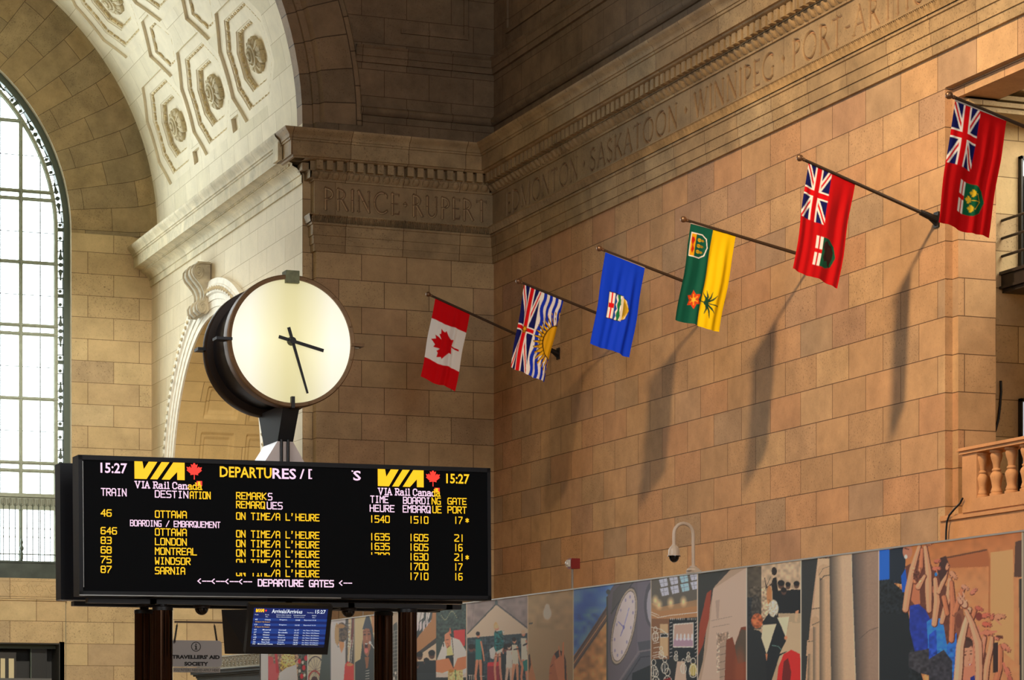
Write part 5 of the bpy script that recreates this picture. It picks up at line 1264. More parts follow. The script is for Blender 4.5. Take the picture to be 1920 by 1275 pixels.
def flag(tip, p2, reach, quad, paint, label, seed, ripple=.035):
    """pole standing out of the wall at a right angle: tip pixel, a second pixel on the pole, reach from the wall; quad = cloth corners in the picture"""
    T_ = onX(tip[0], tip[1], XR-reach); Y = T_.y; ub = px((XR, Y, 9))[0]; sl = (p2[1]-tip[1])/(p2[0]-tip[0]); B_ = onX(ub, tip[1]+sl*(ub-tip[0]), XR)
    B_ = Vector((XR, Y, B_.z)); dr = (T_-B_).normalized()
    f = empty('flag', B_, label, 'flag', GRP)
    b = MB(); b.tube([B_+dr*.02, B_+dr*.25, T_], [.034,.03,.024], 14); b.build('pole', M_POLE, f, smooth=50)
    b = MB(); b.lathe([(0,-.01),(.026,0),(.03,.02),(.024,.035),(.045,.06),(.055,.09),(.045,.125),(.02,.142),(0,.145)], T_, dr, 16); b.build('finial', M_FIN, f, smooth=60)
    b = MB(); b.box((XR-.03,Y-.07,B_.z-.12),(XR+.0,Y+.07,B_.z+.12)); b.tube([B_+Vector((-.01,0,0)), B_+dr*.32], [.06,.045], 12); b.prism([Vector((XR-.02,Y-.012,B_.z-.11)),Vector((XR-.02,Y-.012,B_.z+.02)),B_+dr*.22+Vector((0,-.012,-.03))], (0,.024,0)); b.build('bracket', M_IRON, f, weld=False)
    C = [onY(u, v, Y) for u, v in quad]                      # outer top, inner top, inner foot, outer foot
    nu, nv = 110, 220; s_ = np.linspace(0,1,nu+1); t_ = np.linspace(0,1,nv+1); SS, TT = np.meshgrid(s_, t_)
    c = [np.array(q) for q in C]
    Pq = (c[0]*(1-SS[...,None])+c[1]*SS[...,None])*(1-TT[...,None]) + (c[3]*(1-SS[...,None])+c[2]*SS[...,None])*TT[...,None]
    r = np.random.RandomState(seed); amp = ripple*np.clip(TT*3.0,.12,1)
    wob = np.zeros_like(SS)
    for k in range(5): wob += np.sin(2*pi*(SS*(1.3+k*1.15)+.22*r.rand()*TT+r.rand())+1.2*TT*(r.rand()-.3))*(1/(1+.55*k))
    Pq[...,1] += amp*wob*.62; Pq[...,0] += .012*np.sin(2*pi*TT*1.3+seed)*np.clip(TT*2,0,1)
    Pq[...,2] += .012*np.sin(2*pi*SS*1.5+seed)*TT
    pa = Paint(0,0,1,2,k=260,bg=RED); paint(pa)
    U, V = SS, TT*2; x = np.clip((U*260).astype(int),1,pa.w-2); y = np.clip((V*260).astype(int),1,pa.h-2)
    colr = sum(lin(pa.a[y+dy,x+dx]) for dx in (-1,0,1) for dy in (-1,0,1))/9
    grid_np('cloth', Pq, nu, nv, M_CLOTH, f, 60, colr)
    b = MB(); b.tube([Vector(tuple(c[0]+ (c[1]-c[0])*i/8)) + Vector((0,0,.012)) for i in range(9)], .012, 6); b.build('header_sleeve', mat_plain('white_webbing', hexl(190,180,168), .8), f, smooth=60)
flag((810,555), (968,627), 2.87, [(816,560),(881,588),(853,733),(788,707)], paint_leaf, 'red and white flag with a red maple leaf, nearest the corner', 1)
flag((979.5,530.4), (1117.8,586.7), 2.36, [(983,533),(1057,562),(1022,717),(956,688)], paint_sun, 'flag with wavy blue and white stripes, golden sun and union device', 5, .05)
flag((1132,469), (1281,527), 2.40, [(1135,473),(1209,503),(1181,670),(1108,644)], paint_wildrose, 'plain blue flag with a small shield in the middle', 3)
flag((1290.5,414), (1493.4,475), 2.40, [(1295,420),(1379.5,442),(1350,623),(1266,599)], paint_lily, 'green and yellow flag with a red lily', 4)
flag((1509,300.3), (1755,411), 2.34, [(1516,304.5),(1604,342),(1571.5,539.5),(1487.5,504.5)], paint_bison, 'red ensign with union canton and dark brown animal on its shield', 2, .03)
flag((1790,183), (1920,237), 2.40, [(1791,190),(1887,227),(1852,447),(1757.5,417)], paint_leaves, 'red ensign with three yellow leaves on its shield, at the right edge', 6, .03)

# ------------------------------------------------------------------ hoarding with printed mural panels
HX = 13.5
def hz_top(Y): return 3.474
KP = Paint(496, 985, 1935, 1300, 2.0, (120,110,100))
SK1, SK2, SK3 = (222,150,112), (196,120,84), (150,88,62)
def clipu(a, c): KP.clip = (a, 980, c, 1300)
def person(cx_, top, h, shirt, skin=(110,70,56), hair=(30,24,24), lean=0):
    w = h*.14
    KP.poly([(cx_-w,top+h*.22),(cx_+w,top+h*.22),(cx_+w*1.1+lean,top+h*.6),(cx_+w*.7+lean,top+h),(cx_-w*.7+lean,top+h),(cx_-w*1.1+lean,top+h*.6)], shirt); KP.ell(cx_,top+h*.11,h*.062,h*.085,skin); KP.ell(cx_,top+h*.075,h*.068,h*.06,hair)
# crowd with brass (panel 1)
clipu(503,578); KP.rect(496,1150,580,1300,(150,120,96)); KP.mottle(503,1200,578,1300,.5,3,1)
KP.poly([(503,1230),(512,1232),(516,1275),(520,1300),(503,1300)],(226,70,74)); KP.ell(513,1262,10,18,(232,82,86)); KP.poly([(515,1225),(520,1225),(524,1262),(518,1262)],(200,40,46)); KP.ell(540,1248,14,22,(214,168,70)); KP.ell(541,1234,13,14,(226,190,110)); KP.mottle(524,1222,560,1262,.7,2,2)
KP.poly([(524,1262),(538,1252),(556,1246),(560,1300),(522,1300)],(246,236,224)); KP.poly([(560,1226),(578,1222),(578,1300),(558,1300)],(70,70,60)); KP.mottle(558,1222,578,1300,.9,2,3)
for x, y in ((562,1240),(570,1252),(574,1234),(566,1268),(573,1280)): KP.ell(x,y,3.2,5,(206,40,52))
for x, y in ((568,1242),(562,1258),(571,1266)): KP.ell(x,y,2,3,(236,226,200))
KP.rect(576.5,1150,578,1300,(232,224,210))
# wheel (panel 2)
clipu(578,620.5); KP.rect(578,1150,622,1300,(176,168,142)); KP.poly([(604,1228),(621,1170),(621,1300),(598,1300)],(76,86,82)); KP.poly([(578,1232),(590,1226),(612,1224),(600,1300),(578,1300)],(198,190,164))
for k in range(14): a = 2*pi*k/14; KP.line([(592,1258),(592+15*cos(a),1258+26*sin(a))],.7,(120,110,100))
for k in range(40):
    a, c = 2*pi*k/40, 2*pi*(k+1)/40; KP.line([(592+16*cos(a),1258+27*sin(a)),(592+16*cos(c),1258+27*sin(c))],2.2,(72,58,58)); KP.line([(590+12*cos(a),1278+20*sin(a)),(590+12*cos(c),1278+20*sin(c))],3.0,(168,70,64))
KP.ell(590,1282,8,14,(84,62,64)); KP.poly([(604,1225),(621,1180),(621,1300),(596,1300)],(74,86,84))
# white dress, curly hair (panel 3)
clipu(620.5,665.5); KP.rect(620,1140,666,1300,(206,204,210)); KP.rect(648,1140,666,1300,(76,74,74)); KP.poly([(654,1150),(660,1150),(656,1240),(652,1240)],(206,190,160)); KP.poly([(661,1156),(665,1156),(662,1206),(657,1220)],(120,60,50)); KP.line([(659,1200),(654,1246)],1.2,(230,224,210)); KP.line([(663,1190),(658,1246)],.8,(220,214,200))
KP.ell(641,1186,11,19,(92,76,62)); KP.mottle(628,1168,656,1214,.55,2,5); KP.ell(632,1190,4,22,(186,156,106)); KP.ell(639,1174,8,4,(170,130,80)); KP.poly([(636,1202),(646,1204),(646,1216),(641,1226),(637,1212)],(206,150,100))
KP.poly([(621,1206),(630,1206),(640,1226),(646,1212),(647,1250),(644,1300),(620,1300)],(208,206,222)); KP.poly([(647,1246),(652,1240),(664,1246),(664,1300),(648,1300),(645,1276)],(212,70,64)); KP.ell(656,1246,6,3,(220,140,90))
KP.rect(664,1140,665.5,1300,(150,140,124))
# singer with a knitted hat (panel 4)
clipu(665.5,702); KP.rect(664,1140,740,1300,(206,192,150)); KP.rect(697,1154,704,1186,(190,140,90)); KP.poly([(683,1186),(686,1166),(690,1150),(694,1158),(699,1180),(702,1200),(702,1300),(666,1300),(666,1242),(676,1236),(679,1210)],(58,66,68))
KP.poly([(680,1180),(685,1160),(690,1150),(694,1158),(698,1182)],(62,70,84)); KP.poly([(681,1182),(686,1178),(693,1179),(696,1192),(695,1216),(690,1232),(684,1226),(681,1206)],(158,104,80)); KP.ell(684,1190,2.2,1.6,(60,36,30)); KP.ell(692,1189,2.2,1.6,(60,36,30)); KP.line([(681.5,1185),(686,1184)],1.1,(50,30,26)); KP.line([(690,1184),(695,1184)],1.1,(50,30,26)); KP.poly([(687,1192),(689,1192),(690,1200),(686,1200)],(180,124,96)); KP.ell(687,1211,3.2,6,(70,26,28)); KP.ell(687,1207,2.4,1.2,(232,226,214)); KP.ell(687,1220,3.6,5,(206,120,110)); KP.ell(687,1215.6,2,1.1,(190,80,76))
KP.ell(694,1205,2.4,3,(200,200,200)); KP.line([(695,1206),(702,1216)],1.4,(216,214,206)); KP.poly([(684,1232),(692,1232),(690,1252),(687,1254)],(150,100,70))
for k in range(7): KP.line([(686,1258+5*k),(692,1257+5*k)],1,(190,190,184))
# buildings behind the columns (panel 5)
clipu(702,780.5); KP.rect(700,1135,782,1300,(160,142,122)); KP.poly([(734,1150),(748,1146),(748,1300),(734,1300)],(178,160,136)); KP.poly([(737,1172),(744,1166),(747,1180),(747,1300),(735,1300)],(78,82,80))
for k in range(16): KP.line([(737,1184+7*k),(746,1182+7*k)],1.2,(132,132,126)); 
KP.line([(740,1184),(738,1262)],1,(140,140,130)); KP.ell(739,1272,1.6,3,(220,214,200)); KP.ell(742,1262,1.4,3,(200,196,186))
KP.rect(745.6,1135,747.4,1300,(190,180,164))
# station window and silhouettes (panel 6)
clipu(780.5,818); KP.rect(780,1120,820,1300,(168,120,76)); KP.poly([(780,1142),(812,1138),(810,1160),(780,1200)],(66,76,78))
for a, c in (((783,1142),(798,1140)),((800,1140),(809,1139))): KP.poly([(a[0],a[1]),(c[0],c[1]),(c[0]-4,1158),(a[0]-2,1172)],(214,208,212))
for x in (782,787,793,799,804): KP.poly([(x,1168),(x+4,1163),(x+4,1178),(x,1184)],(206,200,206))
for x in (784,790,797,803): KP.line([(x+8,1138),(x,1186)],1.0,(70,78,80))
KP.poly([(780,1200),(812,1160),(812,1140),(820,1138),(820,1200),(780,1226)],(176,128,82)); KP.poly([(780,1226),(818,1196),(818,1206),(790,1226),(780,1234)],(66,62,58)); KP.poly([(784,1230),(818,1206),(818,1300),(780,1300)],(206,186,160))
for x, t, h in ((787,1220,90),(800,1232,80),(810,1217,96),(782,1240,70)): person(x,t,h,(36,42,46),(90,62,50),(36,32,30))
KP.rect(780,1262,818,1300,(44,52,56),.7)
# chef (panel 7)
clipu(818,876); KP.rect(816,1120,878,1300,(58,74,70)); KP.mottle(818,1125,876,1200,.35,3,9)
for k in range(16): KP.ell(828+k*1.9,1150+8*sin(k*.45)+4,.9,1.4,(170,170,130),al=.7)
KP.poly([(851,1182),(872,1180),(872,1210),(866,1214),(852,1196)],(206,62,62)); KP.poly([(820,1236),(832,1204),(846,1194),(862,1200),(875,1222),(876,1262),(818,1262)],(232,222,204)); KP.poly([(834,1190),(842,1184),(846,1196),(845,1212),(838,1216),(834,1204)],(216,140,106)); KP.poly([(842,1188),(844.4,1176),(846.6,1188)],(222,120,90)); KP.ell(842,1214,3,4,(140,84,60)); KP.line([(836,1200),(842,1199)],1.0,(80,50,44)); KP.line([(838,1206),(842,1208)],.9,(120,60,50))
KP.poly([(838,1216),(846,1210),(850,1228),(838,1232)],(224,206,140)); KP.poly([(836,1230),(850,1228),(852,1262),(844,1262),(836,1240)],(40,48,52)); KP.line([(832,1206),(832,1212)],1.6,(50,50,54)); KP.line([(847,1190),(851,1230)],1.4,(44,50,56))
KP.poly([(818,1238),(842,1234),(852,1258),(840,1258),(830,1262),(818,1260)],(224,136,92)); KP.poly([(876,1230),(858,1234),(850,1256),(858,1260),(876,1252)],(222,132,90)); KP.rect(818,1262,876,1270,(206,196,186)); KP.rect(818,1270,876,1300,(56,60,60)); KP.poly([(840,1258),(868,1256),(870,1300),(840,1300)],(218,194,130)); KP.line([(854,1256),(856,1300)],1.6,(40,130,80)); KP.ell(846,1258,5,3,(190,130,60)); KP.mottle(840,1258,870,1300,.3,2,4)
KP.rect(816.6,1120,818.2,1300,(196,184,160)); KP.rect(874.6,1120,876.4,1300,(206,190,170))
# dancers under a tent (panel 8)
clipu(876,990.5); KP.rect(874,1100,992,1300,(150,138,136)); KP.mottle(876,1100,992,1190,.12,6,11); KP.poly([(876,1190),(931,1134),(990,1180),(990,1187),(877,1196)],(208,190,168)); KP.line([(877,1188),(930,1133)],2.6,(88,92,92)); KP.line([(932,1133),(990,1178)],2.6,(92,92,94)); KP.ell(931,1130,2.6,5,(84,96,98)); KP.line([(890,1128),(884,1180)],.6,(120,110,108))
KP.poly([(876,1196),(990,1187),(990,1300),(876,1300)],(52,68,76))
for k in range(22): KP.line([(880+5*k,1196),(880+5*k,1262)],1.4,(66,86,96),al=.7)
KP.mottle(876,1196,990,1300,.35,3,12); KP.poly([(915,1242),(945,1240),(946,1248),(914,1250)],(206,52,60)); KP.rect(914,1249,946,1300,(150,40,54)); KP.line([(945,1248),(945,1300)],1,(206,170,150))
def dancer(x, y, hh, top, leg=SK1, lean=0, hair=(40,30,30)):
    KP.poly([(x-5+lean,y+hh*.14),(x+5+lean,y+hh*.14),(x+6,y+hh*.50),(x-6,y+hh*.50)], top); KP.ell(x+lean,y+hh*.07,3.4,5,leg); KP.ell(x+lean-.6,y+hh*.045,3.8,4.2,hair)
    KP.line([(x-3,y+hh*.5),(x-6,y+hh*.75),(x-4,y+hh)],[5.4,4,3], leg); KP.line([(x+3,y+hh*.5),(x+4,y+hh*.75),(x+7,y+hh)],[5.4,4,3], leg); KP.line([(x+5+lean,y+hh*.18),(x+9+lean,y+hh*.36),(x+10,y+hh*.5)],[3,2.6,2], leg)
for x in (884,894,949,958): person(x,1206,86,(34,44,50),(110,70,60))
dancer(898,1183,112,(44,130,128),(206,140,108),-1); KP.ell(930,1174,3.6,8,(228,176,120)); dancer(934,1170,110,(32,104,104),(214,142,116),-2,(226,186,140)); KP.poly([(929,1184),(942,1182),(945,1210),(940,1222),(930,1216)],(36,96,98)); KP.mottle(928,1182,946,1232,.6,2,13); KP.poly([(931,1222),(942,1216),(942,1222),(932,1226)],(226,214,200)); KP.poly([(918,1218),(926,1212),(930,1222),(926,1236),(920,1234)],(224,212,206))
dancer(955,1206,96,(222,206,196),(214,180,160)); dancer(967,1194,106,(224,206,190),(206,150,116),-2); dancer(984,1180,118,(224,208,192),(206,140,110),-2,(206,180,150)); KP.poly([(980,1240),(990,1236),(990,1258),(983,1258)],(36,130,124)); KP.line([(964,1218),(974,1216)],2.4,(40,44,50)); KP.line([(982,1210),(990,1206)],3,(40,44,50))
for k in range(3): KP.line([(881+4*k,1266),(881+4*k,1274)],1.1,(200,190,180))
KP.line([(879,1266),(886,1266)],1,(200,190,180)); KP.line([(900,1268),(908,1268)],.9,(190,180,170))
KP.rect(989.4,1100,991,1300,(220,196,164))
# lamp bulb and raised hands (panel 9)
clipu(990.5,1076); KP.grad(990,1090,1078,1300,lambda x, y: np.stack([186-.10*(y-1090)+0*x, 160-.08*(y-1090)+0*x, 114-.02*(y-1090)+0*x],-1)); KP.mottle(990,1090,1078,1180,.08,9,14); KP.ell(1026.5,1150,8,12,(214,202,188),soft=.15); KP.ell(1026.5,1140,4.6,8,(212,200,186),soft=.15); KP.poly([(992,1168),(999,1167),(999,1170),(992,1171)],(96,92,78))
KP.poly([(991,1228),(994,1226),(998,1246),(1006,1278),(1010,1300),(991,1300)],(190,130,86)); KP.poly([(991,1228),(994,1226),(996,1246),(992,1262)],(60,48,40)); KP.poly([(1029,1300),(1030,1256),(1036,1232),(1042,1222),(1050,1220),(1058,1240),(1066,1300)],(186,116,76)); KP.poly([(1040,1226),(1048,1218),(1056,1222),(1060,1262),(1050,1260),(1046,1240)],(60,48,40)); KP.poly([(1040,1240),(1048,1232),(1053,1230),(1056,1204),(1058,1204),(1058,1228),(1062,1240),(1066,1300),(1052,1300),(1044,1262)],(204,134,92)); KP.line([(1048,1212),(1051,1232)],[2,3],(206,134,92)); KP.line([(1033,1250),(1037,1246)],1,(60,36,30)); KP.line([(1030,1262),(1035,1262)],1.2,(150,60,56)); KP.poly([(1058,1226),(1062,1240),(1064,1300),(1060,1300)],(70,54,44))
KP.rect(1074.6,1080,1076.4,1300,(214,200,170))
# street clock against blue sky (panel 10)
clipu(1076,1221.5); KP.grad(1076,1060,1224,1300,lambda x, y: np.stack([88+14*np.sin(x*.09+y*.05),134+14*np.sin(x*.09+y*.05),240+0*y],-1)); KP.mottle(1076,1060,1160,1230,.14,10,16)
KP.poly([(1076,1230),(1142,1136),(1150,1300),(1076,1300)],(196,146,90)); KP.mottle(1076,1150,1150,1300,.22,8,17); KP.poly([(1076,1232),(1142,1130),(1158,1090),(1176,1092),(1150,1148),(1076,1256)],(120,96,84)); KP.line([(1076,1236),(1144,1132)],2,(84,72,70)); KP.line([(1076,1244),(1150,1136)],1.4,(206,160,110)); KP.line([(1076,1252),(1152,1142)],1.6,(76,70,68))
KP.poly([(1138,1120),(1146,1104),(1160,1086),(1222,1074),(1222,1300),(1140,1300)],(104,98,106)); KP.poly([(1150,1110),(1168,1090),(1190,1086),(1170,1112),(1146,1156)],(92,88,88)); KP.line([(1139,1120),(1139,1300)],3,(76,78,78)); KP.line([(1146,1150),(1190,1088)],2,(70,72,74)); KP.ell(1141,1110,4,5,(80,84,86))
KP.ell(1170,1174,21.5,75,(86,80,80),12); KP.ell(1170,1174,20,72,(176,160,140),12); KP.ell(1170,1174,17.8,68,(90,78,70),12); KP.ell(1170,1174,17,66.5,(206,194,192),12)
for k in range(12):
    a = 2*pi*k/12; u_, v_ = 13.5*cos(a), 56*sin(a); KP.ell(1170+u_*cos(radians(12))-v_*sin(radians(12)), 1174+u_*sin(radians(12))+v_*cos(radians(12)),1.2,3.4,(150,140,170))
KP.line([(1170,1176),(1160,1166)],2,(130,124,176)); KP.line([(1170,1176),(1180,1140)],1.4,(150,146,190)); KP.line([(1170,1176),(1164,1192)],1.8,(130,124,176)); KP.ell(1170,1176,2,4,(120,116,170))
KP.poly([(1196,1086),(1222,1078),(1222,1300),(1190,1300),(1196,1180)],(110,104,114)); KP.ell(1224,1134,16,44,(88,86,94)); KP.ell(1227,1136,14,38,(160,156,166)); KP.poly([(1196,1204),(1222,1200),(1222,1300),(1186,1300),(1150,1300),(1200,1226)],(82,84,92)); KP.line([(1146,1300),(1198,1222),(1222,1218)],3,(122,116,120)); KP.line([(1158,1300),(1202,1232),(1222,1230)],2,(60,62,70)); KP.poly([(1186,1262),(1222,1246),(1222,1300),(1184,1300)],(42,48,52))
KP.rect(1220.4,1060,1222,1300,(186,176,160))
# film evening in the hall, chalk drawn crowd (panel 11)
clipu(1221.5,1309); KP.grad(1220,1050,1310,1300,lambda x, y: np.stack([120+58*np.clip((y-1085)/70,0,1),102+34*np.clip((y-1085)/70,0,1),84+8*np.clip((y-1085)/70,0,1)],-1)); KP.poly([(1222,1080),(1309,1064),(1309,1124),(1240,1138),(1222,1130)],(98,92,82))
for i, x in enumerate((1236,1255,1274,1293)):
    for j in range(2): KP.poly([(x+2*j,1087-4*i+17*j),(x+15+2*j,1084-4*i+17*j),(x+17+2*j,1098-4*i+17*j),(x+4+2*j,1101-4*i+17*j)],(190,192,206) if i != 2 else (160,196,222)); KP.line([(x+8,1085-4*i+17*j),(x+10,1100-4*i+17*j)],.8,(110,112,120)); KP.line([(x+2,1094-4*i+17*j),(x+16,1091-4*i+17*j)],.8,(110,112,120))
for x, y in ((1229,1126),(1258,1130),(1236,1134),(1282,1128)): KP.ell(x,y,4.5,7,(240,206,150),soft=.8)
KP.poly([(1222,1140),(1240,1146),(1309,1136),(1309,1160),(1222,1160)],(176,128,84)); KP.line([(1222,1152),(1234,1158),(1256,1154),(1309,1148)],1.1,(232,222,200)); KP.line([(1222,1148),(1236,1154)],1,(220,210,190)); KP.rect(1222,1160,1309,1300,(132,92,62)); KP.poly([(1255,1161),(1308,1157),(1308,1240),(1255,1240)],(32,38,42)); KP.poly([(1263,1170),(1301,1167),(1301,1214),(1262,1214)],(226,210,196)); KP.poly([(1265,1172),(1300,1169),(1300,1197),(1264,1198)],(188,158,140)); KP.poly([(1264,1198),(1300,1197),(1300,1212),(1263,1212)],(170,140,158))
for k in range(5): KP.ell(1270+7*k,1193,1.6,5,(224,206,210)); KP.ell(1270+7*k,1198,2.6,3,(222,204,208))
for k in range(14): KP.line([(1258+3.6*k,1162),(1258+3.6*k,1159)],.8,(220,212,200)); 
for k in range(10): KP.line([(1257,1168+7*k),(1260,1167+7*k)],.8,(210,204,196)); KP.line([(1304,1168+7*k),(1307,1166+7*k)],.8,(210,204,196))
KP.rect(1238,1170,1253,1230,(196,166,124)); KP.rect(1238,1187,1254,1195,(40,44,46)); KP.line([(1239,1189),(1253,1188),(1253,1194),(1239,1195),(1239,1189)],.8,(226,220,206)); KP.rect(1222,1236,1309,1300,(40,44,46)); KP.poly([(1270,1240),(1284,1240),(1290,1300),(1262,1300)],(196,172,150))
CH_ = (226,216,196)
def chalk(x, y, s_, fill=None):
    if fill: KP.ell(x,y+s_*1.9,s_*.9,s_*1.5,fill)
    pts = [(x+s_*.55*cos(2*pi*k/12), y+s_*.8*sin(2*pi*k/12)) for k in range(13)]; KP.line(pts,.9,CH_); pts = [(x+s_*.95*cos(2*pi*k/14), y+s_*2.3+s_*1.5*sin(2*pi*k/14)) for k in range(15)]; KP.line(pts,.9,CH_)
    for k in (-1,0,1): KP.line([(x+k*s_*.5,y+s_*1.2),(x+k*s_*.6,y+s_*3.6)],.7,CH_)
for x, y, s_ in ((1229,1180,6),(1226,1242,7),(1247,1236,7),(1240,1216,5),(1268,1224,4),(1291,1226,4),(1230,1262,9),(1252,1260,9),(1282,1240,6)): chalk(x,y,s_)
chalk(1300,1240,8,(186,170,96)); KP.line([(1224,1230),(1238,1226),(1250,1234)],1,CH_); KP.line([(1222,1176),(1240,1180),(1252,1190)],1,CH_); KP.poly([(1244,1274),(1258,1270),(1256,1300),(1244,1300)],(130,30,30))
for k in range(6): KP.line([(1226,1188+9*k),(1236,1186+9*k)],.8,CH_)
KP.rect(1307.6,1050,1309.2,1300,(206,194,176))
# blurred stone and warm light (panel 12)
clipu(1309,1401); KP.grad(1309,1050,1402,1300,lambda x, y: np.stack([176+0*x,150+0*x,126+0*x],-1)); KP.poly([(1309,1076),(1360,1068),(1338,1104),(1326,1170),(1318,1240),(1309,1275)],(54,54,50)); KP.poly([(1326,1112),(1334,1106),(1330,1160),(1318,1210),(1309,1230),(1312,1170)],(150,66,44)); KP.poly([(1358,1068),(1372,1066),(1338,1102)],(60,58,54)); KP.poly([(1338,1104),(1400,1064),(1400,1200),(1370,1300),(1310,1300),(1326,1220)],(194,170,150)); KP.poly([(1342,1126),(1350,1124),(1348,1160),(1344,1160)],(174,150,132)); KP.line([(1334,1164),(1372,1156)],1,(150,126,108)); KP.line([(1336,1176),(1368,1170)],1,(150,126,108))
KP.poly([(1346,1190),(1366,1184),(1366,1200),(1346,1206)],(156,132,112)); KP.mottle(1344,1186,1368,1260,.35,2,21); KP.poly([(1350,1206),(1364,1200),(1356,1300),(1350,1300)],(168,144,124))
for k in range(5): KP.line([(1350,1214+14*k),(1362,1211+14*k)],1.2,(110,96,84))
KP.poly([(1362,1200),(1374,1194),(1378,1210),(1390,1176),(1401,1174),(1401,1300),(1358,1300)],(124,64,42)); KP.poly([(1378,1212),(1390,1180),(1401,1182),(1401,1240),(1384,1244)],(88,74,60)); KP.ell(1388,1262,10,40,(150,80,52),soft=.4,al=.6)
KP.rect(1399.6,1050,1401.4,1300,(206,196,180))
# conductor with white hair (panel 13)
clipu(1401,1503); KP.grad(1401,1040,1504,1300,lambda x, y: np.stack([196-.06*(y-1050)+0*x,170-.06*(y-1050)+0*x,138-.06*(y-1050)+0*x],-1)); KP.rect(1401,1062,1428,1180,(84,76,64)); KP.mottle(1401,1050,1503,1160,.15,5,23); KP.rect(1401,1120,1414,1300,(40,44,46)); KP.ell(1418,1140,9,26,(70,66,60)); KP.ell(1420,1164,11,14,(176,96,58)); KP.mottle(1404,1100,1440,1180,.4,3,24)
KP.poly([(1446,1096),(1450,1084),(1456,1082),(1460,1110),(1462,1150),(1450,1160),(1449,1110)],(34,30,30)); KP.ell(1452,1071,5,8,(40,32,30)); KP.line([(1449,1094),(1438,1102),(1434,1084)],[3,2.4,1.6],(60,44,40)); KP.line([(1445,1082),(1434,1108)],.9,(40,36,34)); KP.ell(1443,1116,5,18,(190,130,80))
for x, t, h in ((1465,1086,96),(1478,1090,76),(1486,1104,60),(1494,1088,80),(1470,1100,80)): person(x,t,h,(30,32,34),(90,66,54),(34,30,30))
KP.poly([(1492,1146),(1498,1144),(1496,1166),(1490,1166)],(206,150,110)); KP.line([(1489,1160),(1491,1168)],2,(40,34,34)); KP.line([(1495,1160),(1497,1168)],2,(40,34,34)); KP.poly([(1460,1150),(1503,1150),(1503,1300),(1460,1300)],(196,172,136),.9)
KP.poly([(1401,1178),(1424,1182),(1442,1200),(1442,1300),(1401,1300)],(38,42,44)); KP.poly([(1430,1166),(1442,1150),(1458,1156),(1466,1176),(1476,1200),(1476,1222),(1462,1230),(1440,1300),(1436,1240)],(32,36,40)); KP.ell(1450.5,1141,9.5,16,(222,206,178)); KP.mottle(1440,1124,1462,1160,.25,2,26); KP.poly([(1441,1150),(1449,1160),(1456,1150),(1456,1166),(1441,1166)],(40,40,42)); KP.poly([(1431,1172),(1456,1170),(1438,1226),(1428,1196)],(222,200,166)); KP.poly([(1458,1158),(1480,1156),(1474,1196),(1468,1180)],(226,204,170)); KP.line([(1448,1210),(1460,1212),(1468,1222)],1,(110,150,140)); KP.ell(1474,1196,3,4,(206,140,100)); KP.poly([(1455,1300),(1460,1250),(1470,1226),(1478,1222),(1484,1218),(1500,1226),(1503,1244),(1503,1300)],(206,44,40)); KP.poly([(1470,1240),(1478,1234),(1484,1260),(1480,1300),(1464,1300)],(110,34,32)); KP.poly([(1436,1226),(1440,1226),(1438,1240)],(200,130,90)); KP.poly([(1462,1226),(1480,1190),(1503,1200),(1503,1226),(1484,1218)],(196,172,136))
KP.rect(1501.4,1040,1503.4,1300,(214,200,176))
# columns (panel 14)
clipu(1503,1649); KP.rect(1500,1030,1652,1300,(190,156,124))
def vcol(x0t, x1t, x0b, x1b, dark, light, yb=1300, yt=1030):
    w = KP.win(min(x0t,x0b)-1, yt, max(x1t,x1b)+1, yb)
    if w is None: return
    t = (w[3]-yt)/(yb-yt); a = x0t+(x0b-x0t)*t; c = x1t+(x1b-x1t)*t; f = np.clip((w[2]-a)/(c-a),0,1); g = np.clip(f*1.75,0,1)[...,None]**.8
    KP.put(w, ((w[2]>=a)&(w[2]<c))*1.0, np.array(dark)*(1-g)+np.array(light)*g)
KP.poly([(1503,1046),(1534,1044),(1520,1160),(1509,1300),(1503,1300)],(52,54,52)); KP.poly([(1534,1046),(1556,1046),(1556,1140),(1526,1140)],(206,176,140)); KP.poly([(1524,1142),(1537,1140),(1537,1178),(1520,1178)],(200,170,136)); KP.poly([(1514,1200),(1525,1200),(1525,1230),(1512,1230)],(196,164,130)); KP.line([(1536,1046),(1556,1046)],1.6,(60,54,50)); KP.line([(1522,1142),(1537,1140)],1.4,(64,58,52)); KP.line([(1515,1203),(1525,1202)],1.2,(64,58,52))
vcol(1537,1556,1537,1559,(96,84,72),(200,168,132),1300,1082); vcol(1525,1537,1525,1537,(100,88,76),(196,164,130),1300,1172); vcol(1516,1525,1514,1525,(100,88,76),(190,160,126),1300,1226)
KP.ell(1546,1072,13,14,(196,164,128)); KP.line([(1536,1078),(1544,1066),(1555,1062)],1,(120,100,84)); KP.line([(1538,1088),(1546,1080),(1556,1078)],1.6,(80,72,64)); KP.ell(1529,1166,8,10,(190,158,124)); KP.line([(1523,1172),(1536,1166)],1.4,(80,72,64))
vcol(1555,1597,1559,1606,(70,66,62),(206,176,142)); vcol(1597,1650,1606,1650,(74,70,68),(158,132,112)); KP.line([(1612,1198),(1630,1182),(1648,1176)],1,(90,80,74)); KP.line([(1596.5,1036),(1605,1300)],1.2,(216,190,160)); KP.mottle(1503,1030,1649,1300,.025,2,29)
KP.rect(1647.6,1020,1649.4,1300,(206,190,168))
